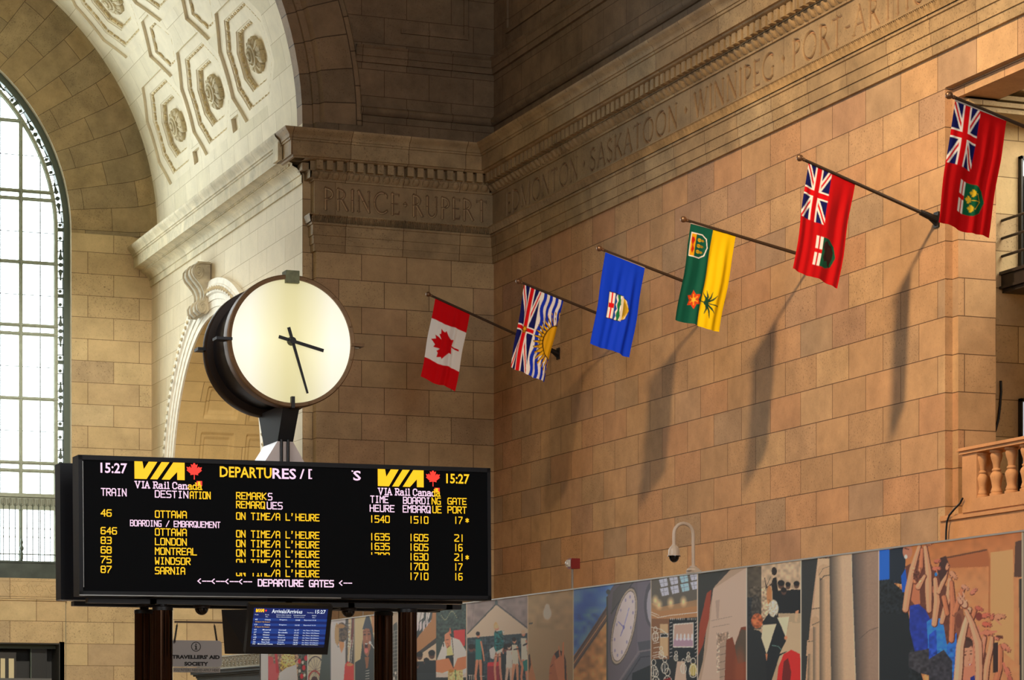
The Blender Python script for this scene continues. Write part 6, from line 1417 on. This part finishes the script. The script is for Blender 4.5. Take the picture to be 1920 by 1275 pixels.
# dancers with raised arms (panel 15)
clipu(1649,1918); KP.grad(1649,985,1920,1300,lambda x, y: np.stack([206-18*np.clip((1100-y)/100,0,1)+0*x,140-26*np.clip((1100-y)/100,0,1)+.02*(x-1760),88-26*np.clip((1100-y)/100,0,1)+.05*(x-1760)],-1)); KP.mottle(1740,985,1918,1300,.06,9,31)
KP.poly([(1762,1046),(1850,1030),(1856,1046),(1856,1062),(1764,1066)],(176,104,62)); KP.line([(1764,1048),(1850,1031)],3,(104,66,46)); KP.line([(1852,1032),(1856,1050),(1855,1160)],2.4,(180,110,66)); KP.poly([(1858,1036),(1900,1030),(1902,1240),(1858,1200)],(222,160,104)); KP.poly([(1904,1016),(1917,1012),(1917,1082),(1902,1082)],(92,66,54)); KP.poly([(1911,1086),(1918,1084),(1918,1300),(1912,1300)],(60,54,50)); KP.line([(1858,1170),(1857,1150)],2,(190,120,76))
KP.poly([(1649,1088),(1668,1086),(1696,1110),(1704,1150),(1720,1240),(1740,1300),(1649,1300)],(36,42,46)); KP.poly([(1649,1031),(1669,1030),(1669,1086),(1649,1088)],(34,104,206)); KP.poly([(1668,1030),(1700,1024),(1696,1096),(1668,1092)],(34,44,56)); KP.mottle(1649,1088,1704,1150,.35,3,33)
KP.poly([(1690,1080),(1702,1060),(1726,1060),(1734,1100),(1720,1110),(1692,1110)],(28,90,190)); KP.ell(1702,1034,9,14,(190,126,98)); KP.line([(1697,1028),(1704,1030)],2.4,(110,60,50)); KP.ell(1699,1044,3,4,(232,214,200))
KP.poly([(1698,1062),(1722,1050),(1746,1058),(1766,1088),(1790,1120),(1812,1160),(1838,1200),(1852,1230),(1850,1300),(1780,1300),(1740,1180),(1706,1140)],(108,64,50))
for x_, y_ in ((1712,1072),(1750,1098),(1772,1130),(1790,1170),(1826,1190)): KP.ell(x_,y_,6,9,(58,38,34)); KP.ell(x_+3,y_+7,5,8,(190,118,88))
BL1, BL2 = (40,62,160), (52,130,224)
KP.poly([(1706,1136),(1722,1132),(1736,1144),(1744,1160),(1745,1222),(1716,1222),(1706,1180)],BL1); KP.poly([(1738,1166),(1750,1158),(1768,1160),(1774,1200),(1786,1236),(1742,1238)],BL2); KP.poly([(1742,1190),(1756,1180),(1758,1238),(1742,1236)],(44,80,190)); KP.poly([(1776,1210),(1794,1186),(1794,1300),(1782,1300)],(46,110,206)); KP.mottle(1706,1130,1796,1300,.14,5,35)
KP.poly([(1704,1224),(1742,1216),(1742,1266),(1724,1262),(1704,1250)],(64,64,70)); KP.poly([(1742,1236),(1770,1218),(1786,1240),(1786,1300),(1742,1290)],(60,60,68)); KP.mottle(1704,1216,1790,1300,.3,4,36)
def arm(pts, wd, c=SK1):
    KP.line([(x+1.0,y+.6) for x, y in pts], [w_+2.4 for w_ in wd], (104,54,40)); KP.line(pts, wd, c); KP.line([(x-w_*.16,y) for (x,y), w_ in zip(pts,wd)], [w_*.45 for w_ in wd], tuple(min(255,int(v*1.10)) for v in c))
def hand_p(x, y, s_, ang, c=SK1):
    a = radians(ang); KP.ell(x+.6,y+1.0,s_*1.05,s_*.8,(120,60,46),ang)
    for k, l in ((-2,.8),(-.9,1.2),(.2,1.3),(1.2,1.1)): t = a+k*.26; KP.line([(x+.7,y+1.1),(x+.7+s_*1.35*l*cos(t),y+1.1+s_*1.35*l*sin(t))],[s_*.5,s_*.3],(120,60,46))
    KP.ell(x,y,s_*.9,s_*.6,c,ang)
    for k, l in ((-2,.8),(-.9,1.2),(.2,1.3),(1.2,1.1)): t = a+k*.26; KP.line([(x,y),(x+s_*1.3*l*cos(t),y+s_*1.3*l*sin(t))],[s_*.42,s_*.24],c); KP.line([(x+s_*.5*cos(t+.12),y+s_*.5*sin(t+.12)),(x+s_*1.2*l*cos(t+.12),y+s_*1.2*l*sin(t+.12))],.5,(120,64,50))
    t = a+2.0*.55; KP.line([(x,y),(x+s_*.9*cos(t),y+s_*.9*sin(t))],[s_*.4,s_*.26],c)
KP.poly([(1710,1092),(1724,1080),(1726,1132),(1716,1134),(1709,1126)],(196,120,84))
arm([(1698,1142),(1703,1108),(1711,1066),(1724,1024)],[11,12,10,6]); arm([(1716,1090),(1727,1062),(1729,1030)],[8,8,5],SK2); arm([(1742,1144),(1741,1108),(1741,1074),(1735,1026)],[9,12,11,6]); arm([(1722,1100),(1734,1080)],[10,5]); KP.ell(1719,1078,6,12,(110,64,50)); KP.mottle(1712,1064,1728,1092,.4,2,40)
hand_p(1742,1019,5,-20); arm([(1752,1170),(1757,1128),(1754,1086)],[9,11,7]); arm([(1760,1110),(1772,1082),(1776,1066)],[7,7,5]); arm([(1766,1166),(1778,1120),(1781,1086)],[8,10,6]); arm([(1784,1200),(1787,1140),(1784,1092)],[9,10,7],SK2); arm([(1776,1150),(1770,1120)],[8,8],SK2)
KP.poly([(1758,1072),(1764,1046),(1774,1042),(1782,1062),(1776,1074),(1764,1092)],(72,48,44)); hand_p(1754,1066,6,-5,(206,120,92)); hand_p(1776,1064,5,-80); hand_p(1786,1076,7,50); hand_p(1756,1052,5,-10,(196,112,88)); KP.ell(1755.5,1077,2.6,3.4,(40,130,200))
arm([(1790,1150),(1800,1118),(1806,1102)],[9,9,6],SK2); hand_p(1808,1100,6,30,(216,150,118)); hand_p(1824,1110,6,-40,(210,130,104)); KP.poly([(1790,1150),(1806,1140),(1812,1190),(1800,1196),(1792,1184)],(140,86,64)); KP.ell(1798,1164,6,14,(120,70,54))
arm([(1812,1200),(1822,1160),(1830,1140)],[9,8,6],SK2); hand_p(1834,1140,6,20,(196,104,84)); hand_p(1846,1154,7,-10,(206,112,88)); hand_p(1848,1170,7,10,(206,108,84)); hand_p(1860,1158,5,-70,(200,116,90)); KP.ell(1836,1156,6,8,(130,60,50)); hand_p(1872,1156,8,-5,(222,144,108)); KP.line([(1866,1160),(1878,1172)],[4,2],(216,138,104)); hand_p(1850,1186,8,5,(216,128,98)); KP.line([(1838,1188),(1868,1184)],[6,4],(216,130,100)); hand_p(1872,1194,5,0,(90,54,48)); hand_p(1866,1196,5,20,(214,130,102))
arm([(1846,1300),(1850,1250),(1858,1212),(1860,1196)],[9,10,9,6]); arm([(1832,1300),(1840,1230),(1846,1196)],[9,9,7],(214,138,108)); arm([(1862,1300),(1874,1252),(1876,1212)],[11,11,8],SK2); KP.poly([(1862,1206),(1872,1204),(1872,1260),(1862,1262)],(60,44,42)); hand_p(1884,1212,8,40,(212,130,102)); hand_p(1888,1256,7,60,(206,120,94)); KP.line([(1882,1244),(1890,1270)],[5,3],(206,122,96)); hand_p(1894,1272,6,70,(190,104,84))
arm([(1822,1220),(1818,1180)],[14,10],(170,104,78)); KP.poly([(1818,1200),(1836,1170),(1842,1210),(1832,1300),(1820,1300)],(206,132,102))
KP.ell(1812,1208,13,14,(70,48,42)); KP.ell(1814,1228,11,24,(222,150,118)); KP.poly([(1806,1250),(1820,1250),(1822,1300),(1806,1300)],(206,134,104)); KP.ell(1812,1208,11,7,(84,58,50)); KP.line([(1806,1224),(1813,1221)],1.3,(90,54,46)); KP.line([(1819,1221),(1823,1220)],1.2,(90,54,46)); KP.ell(1810,1228,2.6,1.5,(70,44,40)); KP.ell(1821,1226,2,1.4,(70,44,40)); KP.line([(1817,1226),(1819,1238),(1816,1239)],1.0,(190,116,90)); KP.ell(1819,1246,3.6,1.8,(186,84,78)); KP.ell(1819,1246,2.2,.8,(236,222,210)); KP.poly([(1820,1270),(1828,1266),(1830,1300),(1820,1300)],(40,50,130))
arm([(1794,1300),(1798,1250),(1800,1212),(1810,1170),(1818,1142)],[15,15,14,10,7],(230,166,130)); arm([(1834,1300),(1836,1254),(1834,1206),(1822,1168),(1812,1146)],[13,13,14,10,7],(224,152,118)); hand_p(1808,1132,9,-115,(232,166,132)); hand_p(1801,1128,6,-120,(226,156,124)); KP.line([(1802,1120),(1798,1112)],[3,2],(230,160,128)); KP.line([(1808,1118),(1806,1110)],[3,2],(230,160,128))
KP.rect(1916.4,985,1918.4,1300,(214,196,166)); clipu(1918,1940); KP.rect(1918,985,1940,1300,(64,58,52)); KP.clip = None

M_PRINT = mat_paint('printed_vinyl', .55, spec=.25); M_EDGE = mat_plain('white_board_edge', hexl(230,226,216), .6)
PAN = [(503,578,'mural panel of a crowd with brass instruments and red shirts, left end of the hoarding'),(578,620.5,'narrow mural panel showing a bicycle wheel'),(620.5,665.5,'mural panel of a curly haired person in a white dress'),(665.5,702,'mural panel of a shouting singer in a knitted hat'),
       (702,780.5,'mural panel of a tall building, seen between the two right bronze columns'),(780.5,818,'mural panel of silhouetted people under slanting windows'),(818,876,'mural panel of a man in a white shirt preparing food'),(876,990.5,'mural panel of dancers in green under a white tent'),
       (990.5,1076,'plain beige mural panel with a glowing bulb and raised hands'),(1076,1221.5,'mural panel of a grey street clock against blue sky'),(1221.5,1309,'mural panel of a film screen and a crowd drawn in white lines'),(1309,1401,'blurred pale stone mural panel with orange shapes'),
       (1401,1503,'mural panel of a white haired conductor with a red jacket in front'),(1503,1649,'mural panel of tall pale stone columns'),(1649,1918,'large mural panel of performers in blue raising their arms'),(1918,2050,'dark mural panel cut by the right edge of the picture')]
for (ua, ub, lab) in PAN:
    ya, yb = onX(ua, 1150, HX).y, onX(ub, 1150, HX).y; H_ = 3.474
    p = empty('mural_panel', (HX, (ya+yb)/2, 0), lab, 'mural panel', 'printed mural panels along the hoarding')
    nu = max(8, int((min(ub,1935)-ua)/1.05)); zlo = 1.9; nv = 215
    AA, TT = np.meshgrid(np.linspace(0,1,nu+1), np.linspace(0,1,nv+1)); Yq = ya+(yb-ya)*AA; Zq = zlo+(H_-zlo)*TT
    Dq = HX*_s+Yq*_c; Uq = CX+F_PX*(HX*_c-Yq*_s)/Dq; Vq = HZ-F_PX*(Zq-EYE)/Dq
    colr = np.minimum(KP.sample(Uq, np.minimum(Vq, 1299))*1.5, .93); Vg = np.stack([np.full_like(Yq, HX-.003), Yq, Zq], -1)
    grid_np('printed_sheet', Vg, nu, nv, M_PRINT, p, 0, colr)
    b = MB(); b.box((HX,yb,0),(HX+.06,ya,H_)); b.build('board', M_EDGE, p); b = MB(); b.box((HX-.012,yb,H_-.004),(HX+.062,ya,H_+.014)); b.build('top_trim', mat_plain('aluminium_trim', hexl(200,196,186), .4, .5), p)
ya, yb = onX(489.5,1228,HX).y, onX(503,1228,HX).y
o = MB().box((HX-.005,yb,0),(HX+.07,ya,3.49)).build('hoarding_end_board', mat_plain('white_end_board', hexl(244,244,244), .6)); tag(o, 'blank white board closing the left end of the mural hoarding', 'board')
# ------------------------------------------------------------------ things on the hoarding
M_WARMWHITE = mat_plain('warm_white_paint', hexl(214,190,164), .4)
HTOP = 3.488; HXM = HX+.03
p0 = onX(1300, 1076, HXM); gz = lambda v: onX(1300, v, HXM).z
g = empty('gooseneck_camera', (HXM, p0.y, HTOP), 'white gooseneck security camera standing on top of the mural hoarding', 'security camera')
b = MB(); b.box((HXM-.05,p0.y-.13,HTOP),(HXM+.05,p0.y+.1,HTOP+.03)); b.lathe([(.09,.03),(.07,.06),(.045,.075),(.045,.09),(0,.09)], (HXM,p0.y,HTOP), n=20); b.build('base', M_WARMWHITE, g, weld=False)
uh, vh = px((HXM,p0.y,HTOP)); sc = (onX(1300,1000,HXM).z-onX(1300,1010,HXM).z)/10
def wp(u, v):                        # the arm swings out over the hall, square to the hoarding
    dx = (1300-u)*sc/_c; return Vector((HXM-dx, p0.y, gz(v)))
path = [wp(1300,1072), wp(1300,1002)] + [wp(1281.5+18.5*cos(a), 1002-20*sin(a)) for a in [pi*k/12 for k in range(1,12)]] + [wp(1263,1002), wp(1263,1022)]
b = MB(); b.tube(path, .022, 14); b.build('arm', M_WARMWHITE, g, smooth=60)
c = wp(1263,1022); b = MB(); b.lathe([(0,0),(.028,0),(.030,-.01),(.05,-.03),(.068,-.06),(.072,-.125),(.078,-.13),(.078,-.142),(.06,-.142)], c, n=24); b.build('housing', M_WARMWHITE, g, smooth=40)
b = MB(); b.lathe([(.080,-.138),(.080,-.148),(.062,-.15)]+[(.062*cos(a*pi/16),-.15-.07*sin(a*pi/16)) for a in range(9)], c, n=24); b.build('dome', mat_plain('smoked_dome_dark', hexl(8,9,12), .12), g, smooth=50)
# red alarm strobe on a conduit
q0 = onX(1073.5, 1057, HXM); s_ = empty('alarm_strobe', (HXM, q0.y, HTOP), 'small red fire alarm strobe on a thin pipe above the mural hoarding', 'alarm')
b = MB(); b.cyl((HXM,q0.y,HTOP+.001),(HXM,q0.y,q0.z-.06),.014,10); b.build('conduit', mat_plain('galvanised_pipe', hexl(170,160,146), .4, .4), s_, smooth=50)
b = MB(); b.box((HXM-.05,q0.y-.075,q0.z-.07),(HXM+.08,q0.y+.05,q0.z+.07)); b.build('housing', mat_plain('alarm_red', hexl(150,28,18), .45), s_)
b = MB(); b.box((HXM-.085,q0.y-.05,q0.z-.045),(HXM-.05,q0.y+.03,q0.z+.05)); b.lathe([(.035,0),(.03,.02),(0,.03)], (HXM-.085,q0.y-.01,q0.z), (-1,0,0), 12); b.build('lens', mat_plain('strobe_lens', hexl(240,232,214), .2), s_, weld=False)
r0 = onX(681, 1152, HXM); b = MB(); b.cyl((HXM,r0.y,HTOP+.001),(HXM,r0.y,r0.z+.50),.013,10); b.box((HXM-.03,r0.y-.03,r0.z+.5),(HXM+.03,r0.y+.03,r0.z+.56)); o = b.build('conduit', mat_plain('grey_conduit', hexl(150,142,126), .4, .4), None, weld=False); tag(o, 'thin grey pipe rising from the hoarding between the dome camera and the columns', 'pipe')
k0 = onX(855, 1133, HXM); b = MB(); b.box((HXM-.03,k0.y-.05,HTOP+.001),(HXM+.03,k0.y+.05,HTOP+.04));  o = b.build('hoarding_clip', M_BLACK, None, weld=False); tag(o, 'small black clip on the hoarding top under the right end of the board', 'clip')

# ------------------------------------------------------------------ hanging information sign
YS = 47.72; A_, B_ = onY(319,1203,YS), onY(414.5,1201.5,YS); C_ = onY(414.5,1251,YS)
ex = Vector((1,-.06,0)).normalized(); W_ = (B_-A_).length; H_ = B_.z-C_.z
sg = empty('hanging_sign', (A_+B_)/2, 'grey hanging sign reading travellers aid society with an information symbol', 'sign'); M_SIGN = mat_plain('grey_sign_board', hexl(166,166,166), .5); M_INK = mat_plain('black_ink', hexl(14,14,15), .6)
def rrect(x0, y0, x1, y1, r, n=5): return [(cx+r*cos(a), cy+r*sin(a)) for cx, cy, a0 in ((x1-r,y1-r,0),(x0+r,y1-r,90),(x0+r,y0+r,180),(x1-r,y0+r,270)) for a in [radians(a0+90*k/n) for k in range(n+1)]]
st = Sheet(Vector((A_.x,YS,C_.z)), ex, (0,0,1))
b = MB(); b.prism([st.P(x,y,0) for x, y in rrect(0,0,W_,H_,.07)], -st.n*.03); b.build('panel', M_SIGN, sg)
b = MB(); b.prism([st.P(x,y,0) for x, y in rrect(.06,-.105,W_-.03,-.012,.01)], -st.n*.025); b.build('lower_panel', mat_plain('pale_grey_strip', hexl(160,156,148), .5), sg)
def sp(u, v): d = ray(u,v); t = (st.o-O).dot(st.n)/d.dot(st.n); q = O+d*t-st.o; return q.dot(st.ex), q.dot(st.ey)
def sfont(b, txt, u0, v0, u1, v1, bold): (x0,y1_), (x1,y0_) = sp(u0,v0), sp(u1,v1); st.font(b, txt, x0, y0_, x1, y1_, bold, .004, 3)
b = MB(); sfont(b, "TRAVELLERS' AID", 322.5, 1227.6, 412, 1236, .06); sfont(b, 'SOCIETY', 345.5, 1240.8, 390.5, 1248.6, .06)
cx_, cy_ = sp(367.4,1212.5); ro = .094; ri = .080; n = 40
b.add([st.P(cx_+r_*cos(2*pi*k/n), cy_+r_*sin(2*pi*k/n)) for r_ in (ro,ri) for k in range(n)], [(k,(k+1) % n,n+(k+1) % n,n+k) for k in range(n)])
st.poly(b, [(cx_+.014*cos(2*pi*k/14), cy_+.045+.014*sin(2*pi*k/14)) for k in range(14)]); st.poly(b, [(cx_-.028,cy_+.022),(cx_-.028,cy_+.008),(cx_-.012,cy_+.008),(cx_-.012,cy_-.045),(cx_-.028,cy_-.045),(cx_-.028,cy_-.058),(cx_+.03,cy_-.058),(cx_+.03,cy_-.045),(cx_+.014,cy_-.045),(cx_+.014,cy_+.022)])
b.build('lettering', M_INK, sg, weld=False, recalc=False)
b = MB(); st.font(b, 'VOLUNTEERS NEEDED-APPLY HERE', .07, -.085, W_-.06, -.035, .0, .004, 1); b.build('small_lettering', mat_plain('dark_grey_ink', hexl(50,50,50), .6), sg, weld=False, recalc=False)
zr = onY(380,1172,YS).z; b = MB()
for u0, u1 in ((332,326.5),(402,406.5)):
    a = onY(u0,1168,YS); c = onY(u1,1203,YS); a = Vector((a.x,YS,zr+.006)); c = Vector((c.x,YS-.02,A_.z-.01)); n = 14
    for k in range(n):
        q = a.lerp(c,(k+.5)/n); d = (c-a).normalized()*.034; w = Vector((.014,0,0)) if k % 2 else Vector((0,.014,0)); b.tube([q-d,q-d*.5+w,q+d*.5+w,q+d,q+d*.5-w,q-d*.5-w,q-d], .0055, 5)
b.build('chain', M_INK, sg, weld=False)
ra = onY(327,1169,YS); b = MB(); b.box((ra.x,YS-.02,zr+.036),(HX+.015,YS+.02,zr+.072)); o = b.build('sign_rail', mat_plain('brown_metal_bar', hexl(84,70,56), .5, .2), None)
tag(o, 'thin brown bar that the grey sign hangs from', 'rail')
b = MB(); b.box((HX+.016,YS-.02,0),(HX+.06,YS+.02,zr+.072)); tag(b.build('rail_post', mat_plain('brown_metal_post', hexl(70,60,50), .5, .2)), 'thin brown post carrying the sign bar at the end of the hoarding', 'post')

# ------------------------------------------------------------------ dark booth with iron cresting
BX = 14.3; yb0_, yb1_ = 49.2, onX(357,1262,BX).y; zt = onX(420,1254,BX).z
bo_ = empty('information_booth', (BX+.7,(yb0_+yb1_)/2,0), 'dark booth with a moulded top behind the hanging grey sign', 'booth'); M_BOOTH = mat_plain('dark_green_booth', hexl(44,48,46), .5, noise=.2, scale=4)
b = MB(); b.box((BX+.12,yb0_,0),(BX+1.6,yb1_-.12,zt-.14)); b.build('body', M_BOOTH, bo_)
b = MB()
for k, (d, z0_, z1_) in enumerate(((.10,-.16,-.12),(.05,-.12,-.08),(.0,-.08,-.02),(-.03,-.02,.0))): b.box((BX+d,yb0_-.02,zt+z0_),(BX+1.62,yb1_-d,zt+z1_))
b.build('cornice', M_BOOTH, bo_, weld=False)
M_CREST = mat_plain('cast_iron_pale', hexl(206,198,176), .6, .1); b = MB(); zc0, zc1 = zt+.03, onX(420,1229.5,BX).z; L_ = .30; y = yb0_+.1
b.box((BX+.05,yb0_,zc0-.03),(BX+.09,yb1_-.1,zc0+.01)); b.box((BX+.05,yb0_,zc1-.02),(BX+.09,yb1_-.1,zc1+.015)); b.box((BX+.04,yb0_,zt),(BX+.10,yb1_-.1,zc0-.03)); hh = zc1-zc0
while y < yb1_-.4:
    X_ = BX+.07; P_ = lambda a, z: (X_, y+a*L_, zc0+z*hh)
    b.tube([P_(0,0),P_(0,1)], .012, 5); b.tube([P_(.5+.24*cos(2*pi*k/10),.45+.20*sin(2*pi*k/10)) for k in range(11)], .011, 5)
    for sgn in (-1,1):
        b.tube([P_(.5+sgn*.08,.02),P_(.5+sgn*.34,.18),P_(.5+sgn*.44,.42),P_(.5+sgn*.36,.62),P_(.5+sgn*.22,.72)], .011, 5); b.tube([P_(.5+sgn*.44,.98),P_(.5+sgn*.30,.80),P_(.5+sgn*.1,.74),P_(.5,.92)], .011, 5); b.tube([P_(.5+sgn*.47,.04),P_(.5+sgn*.36,.26),P_(.5+sgn*.46,.5)], .010, 5)
    b.tube([P_(.5,.0),P_(.5,.25)], .014, 5); b.lathe([(0,-.03),(.03,0),(0,.03)], P_(.5,.45), n=6); y += L_
b.build('iron_cresting', M_CREST, bo_, weld=False); b = MB(); b.box((BX+.13,yb0_,zt),(BX+.16,yb1_-.1,zc1)); b.build('cresting_backing', M_BLACK, bo_)

# ------------------------------------------------------------------ scroll keystone over the passage arch
def kz(v): return onX(392, v, XV).z
ky0, ky1 = 62.25, 63.25; zt_, zb_ = kz(499), kz(592)
ks = empty('scroll_keystone', (XV-.2,(ky0+ky1)/2,zb_), 'carved stone scroll bracket at the top of the arch behind the clock', 'scroll bracket')
hK = zt_-zb_; XV_ = XV; XV = XV-.03
prof_ = []
for k in range(0,13): a = radians(80-20*k+0); prof_.append((.30+.17*cos(a), .84+.155*sin(a))) if k < 9 else None
outer = [(0,1.0),(.34,1.0),(.47,.97),(.56,.90),(.57,.81),(.51,.73),(.40,.65),(.28,.55),(.21,.45),(.20,.35),(.25,.27),(.37,.23),(.43,.16),(.41,.07),(.30,.0),(.14,.0),(.05,.06),(0,.16)]
b = MB(); pts = [(XV-x*1.0*hK*.66, ky0, zb_+z*hK) for x, z in outer]; b.prism(pts, (0,ky1-ky0,0)); kb = b.build('body', M_KEY, ks)
b = MB()
for yy, sgn in ((ky0,-1),(ky1,1)):
    for (cxk, czk, r_, tn) in ((.36,.845,.165,2.4),(.25,.125,.125,2.0)):
        pth = []
        for i in range(44):
            t = i/43; a = pi*.5 - tn*2*pi*t; rr = r_*(1-.82*t); pth.append((XV-(cxk+rr*cos(a))*hK*.66, yy+sgn*.012, zb_+(czk+rr*sin(a)*.95)*hK))
        b.tube(pth, .034, 6); b.lathe([(0,-.05),(.05,-.02),(.05,.02),(0,.05)], (XV-cxk*hK*.66,yy+sgn*.01,zb_+czk*hK), (0,1,0), 12)
    b.tube([(XV-x*hK*.66, yy+sgn*.01, zb_+z*hK) for x, z in ((.52,.81),(.42,.71),(.30,.60),(.18,.50),(.14,.38),(.18,.27),(.33,.20))], .022, 6)
b.build('volutes', M_KEY, ks, smooth=50, weld=False)
b = MB()
for yy in (ky0+.14, (ky0+ky1)/2, ky1-.14): b.tube([(XV-x*hK*.66-.005, yy, zb_+z*hK) for x, z in outer[1:15]], .05 if yy == (ky0+ky1)/2 else .035, 8)
b.build('ribs', M_KEY, ks, smooth=50, weld=False)
b = MB(); b.box((XV-.34,ky0-.05,zt_-.0),(XV,ky1+.05,zt_+.05)); b.build('cap', M_KEY, ks); XV = XV_

# ------------------------------------------------------------------ stone balustrade in the balcony opening
M_BAL = mat_stone('limestone_balustrade', w=3.0, h=30, u0=.3, z0=2, gain=.9, tints=[(0,(204,152,104)),(1,(210,160,112))], blotch=.18, pits=.8); BXF = XR-.12
def bz(v, u=1803, X=BXF): return onX(u, v, X).z
ye = onX(1804,900,BXF).y; zr1, zr0, zb1_, zp0 = bz(842), bz(853), bz(938), bz(962)
bal = empty('balustrade', (XR,(ye+OY0)/2,4.6), 'stone balustrade with rounded balusters in the balcony opening at the right', 'balustrade')
b = MB(); b.box((BXF-.03,OY0,zr0),(XR+.26,ye+.05,zr0+.05)); b.box((BXF-.06,OY0,zr0+.05),(XR+.29,ye+.08,zr1-.02)); b.box((BXF-.04,OY0,zr1-.02),(XR+.27,ye+.06,zr1+.01)); b.build('rail', M_BAL, bal, weld=False)
b = MB(); b.box((BXF,OY0,zp0),(XR+.24,ye,zb1_)); b.build('plinth', M_BAL, bal); yq = onX(1831,900,BXF).y; b = MB(); b.box((BXF,yq,zb1_),(XR+.24,ye,zr0)); b.build('end_pier', M_BAL, bal)
hb = zr0-zb1_; y = yq-.02; y = onX(1840,900,BXF+.1).y; stp = onX(1840,900,BXF+.1).y-onX(1867.5,900,BXF+.1).y
pr = [(.11,0),(.11,.05),(.085,.07),(.095,.10),(.085,.13),(.07,.2),(.085,.32),(.105,.43),(.085,.49),(.06,.53),(.075,.55),(.075,.575),(.055,.60),(.06,.70),(.085,.80),(.098,.88),(.085,.93),(.11,.95),(.11,1.0)]
while y > OY0+.1:
    b = MB(); b.lathe([(r_*.95,h_*hb) for r_, h_ in pr], (BXF+.11,y,zb1_), n=20); b.build('baluster', M_BAL, bal, smooth=50); y -= stp
b = MB(); b.box((XR-.10,OY0-.2,4.42),(XR+.7,OY1-.02,zp0-.0)); b.box((XR-.06,OY0-.2,4.30),(XR+.1,OY1+.0,4.42)); b.box((XR-.03,OY0-.2,4.0),(XR+.1,OY1,4.30)); b.box((XR-.13,OY0-.2,zp0-.08),(XR+.7,OY1-.05,zp0-.03))
o = struct(b.build('trim_11', M_BAL, weld=False))
# black cables hanging past the balustrade
def cable(pts, label, r_=.016):
    b = MB(); b.tube(pts, r_, 8); o = b.build('cable', M_BLACK, None, smooth=60); tag(o, label, 'cable', 'black cables in the balcony opening')
cable([onX(u, v, XR-.16) for u, v in ((1805,934),(1800,944),(1789,955),(1780,966),(1775.5,978),(1774,996),(1773.5,1018))], 'short black cable curving down left of the balustrade')
Yg = 34.88
cable([onY(u, v, Yg) for u, v in ((1876.5,714),(1877,735),(1875,760),(1872,785),(1867,805),(1861,820),(1857,832)) ] , 'long black cable down the gallery wall above the balustrade rail', .022)
# steel landing with three rails inside the opening
LX = onY(1878, 450, 34.95).x; sb = empty('steel_landing', (LX+.5, 33, 8), 'black steel landing with three thin rails inside the opening at the right edge', 'steel landing')
def lz(v, u=1878): return onX(u, v, LX).z
zA, zB_ = onX(1872,513,LX).z, onX(1872,545,LX).z
b = MB(); b.box((LX-.02,29.6,zB_),(LX+.04,34.93,zA)); b.box((LX-.06,29.6,zA-.05),(LX+.06,34.93,zA)); b.box((LX-.06,29.6,zB_),(LX+.06,34.93,zB_+.04)); b.build('channel', M_DARKSTEEL, sb, weld=False)
b = MB(); b.box((LX,29.6,zB_-.06),(LX+2.2,34.93,zB_+.02)); b.build('deck', M_DARKSTEEL, sb)
for v in (414, 447.5, 481): b = MB(); b.cyl((LX,29.6,lz(v)),(LX,34.94,lz(v)),.022,10); b.build('rail', M_DARKSTEEL, sb, smooth=50)
b = MB()
for y in (30.2, 32.2): b.box((LX-.02,y,zA),(LX+.02,y+.05,lz(414)))
b.build('post', M_DARKSTEEL, sb, weld=False)
# gallery window behind
wx = onY(1910,400,34.94).x; w2 = empty('window_2', (wx+.6,34.94,5), None, None); w2['kind'] = 'structure'; w2['label'] = 'dark framed gallery window at the right edge'
def gz2(v): return onY(1915, v, 34.94).z
b = MB()
for (va, vb) in ((294,500),(748,930)):
    b.box((wx,34.86,gz2(vb)),(wx+.03,34.96,gz2(va))); b.box((wx,34.86,gz2(va)-.05),(wx+1.2,34.96,gz2(va))); b.box((wx+1.13,34.86,gz2(vb)),(wx+1.2,34.96,gz2(va)))
b.build('frame', mat_plain('black_window_frame', hexl(20,24,26), .4), w2, weld=False)
mg2 = mat_plain('frosted_lit_pane', hexl(200,206,210), .3); nb = mg2.node_tree.nodes['Principled BSDF']; nb.inputs['Emission Color'].default_value = (.86,.92,1,1); nb.inputs['Emission Strength'].default_value = .55
b = MB()
for (va, vb) in ((294,330),(748,930)): b.quad((wx+.03,34.93,gz2(vb)),(wx+1.13,34.93,gz2(vb)),(wx+1.13,34.93,gz2(va)-.05),(wx+.03,34.93,gz2(va)-.05))
b.build('pane', mg2, w2, weld=False, recalc=False)
b = MB(); b.quad((wx+.07,34.935,gz2(500)),(wx+1.13,34.935,gz2(500)),(wx+1.13,34.935,gz2(330)),(wx+.07,34.935,gz2(330))); b.build('dark_pane', mat_plain('dark_glass', hexl(16,20,24), .1), w2, weld=False, recalc=False)
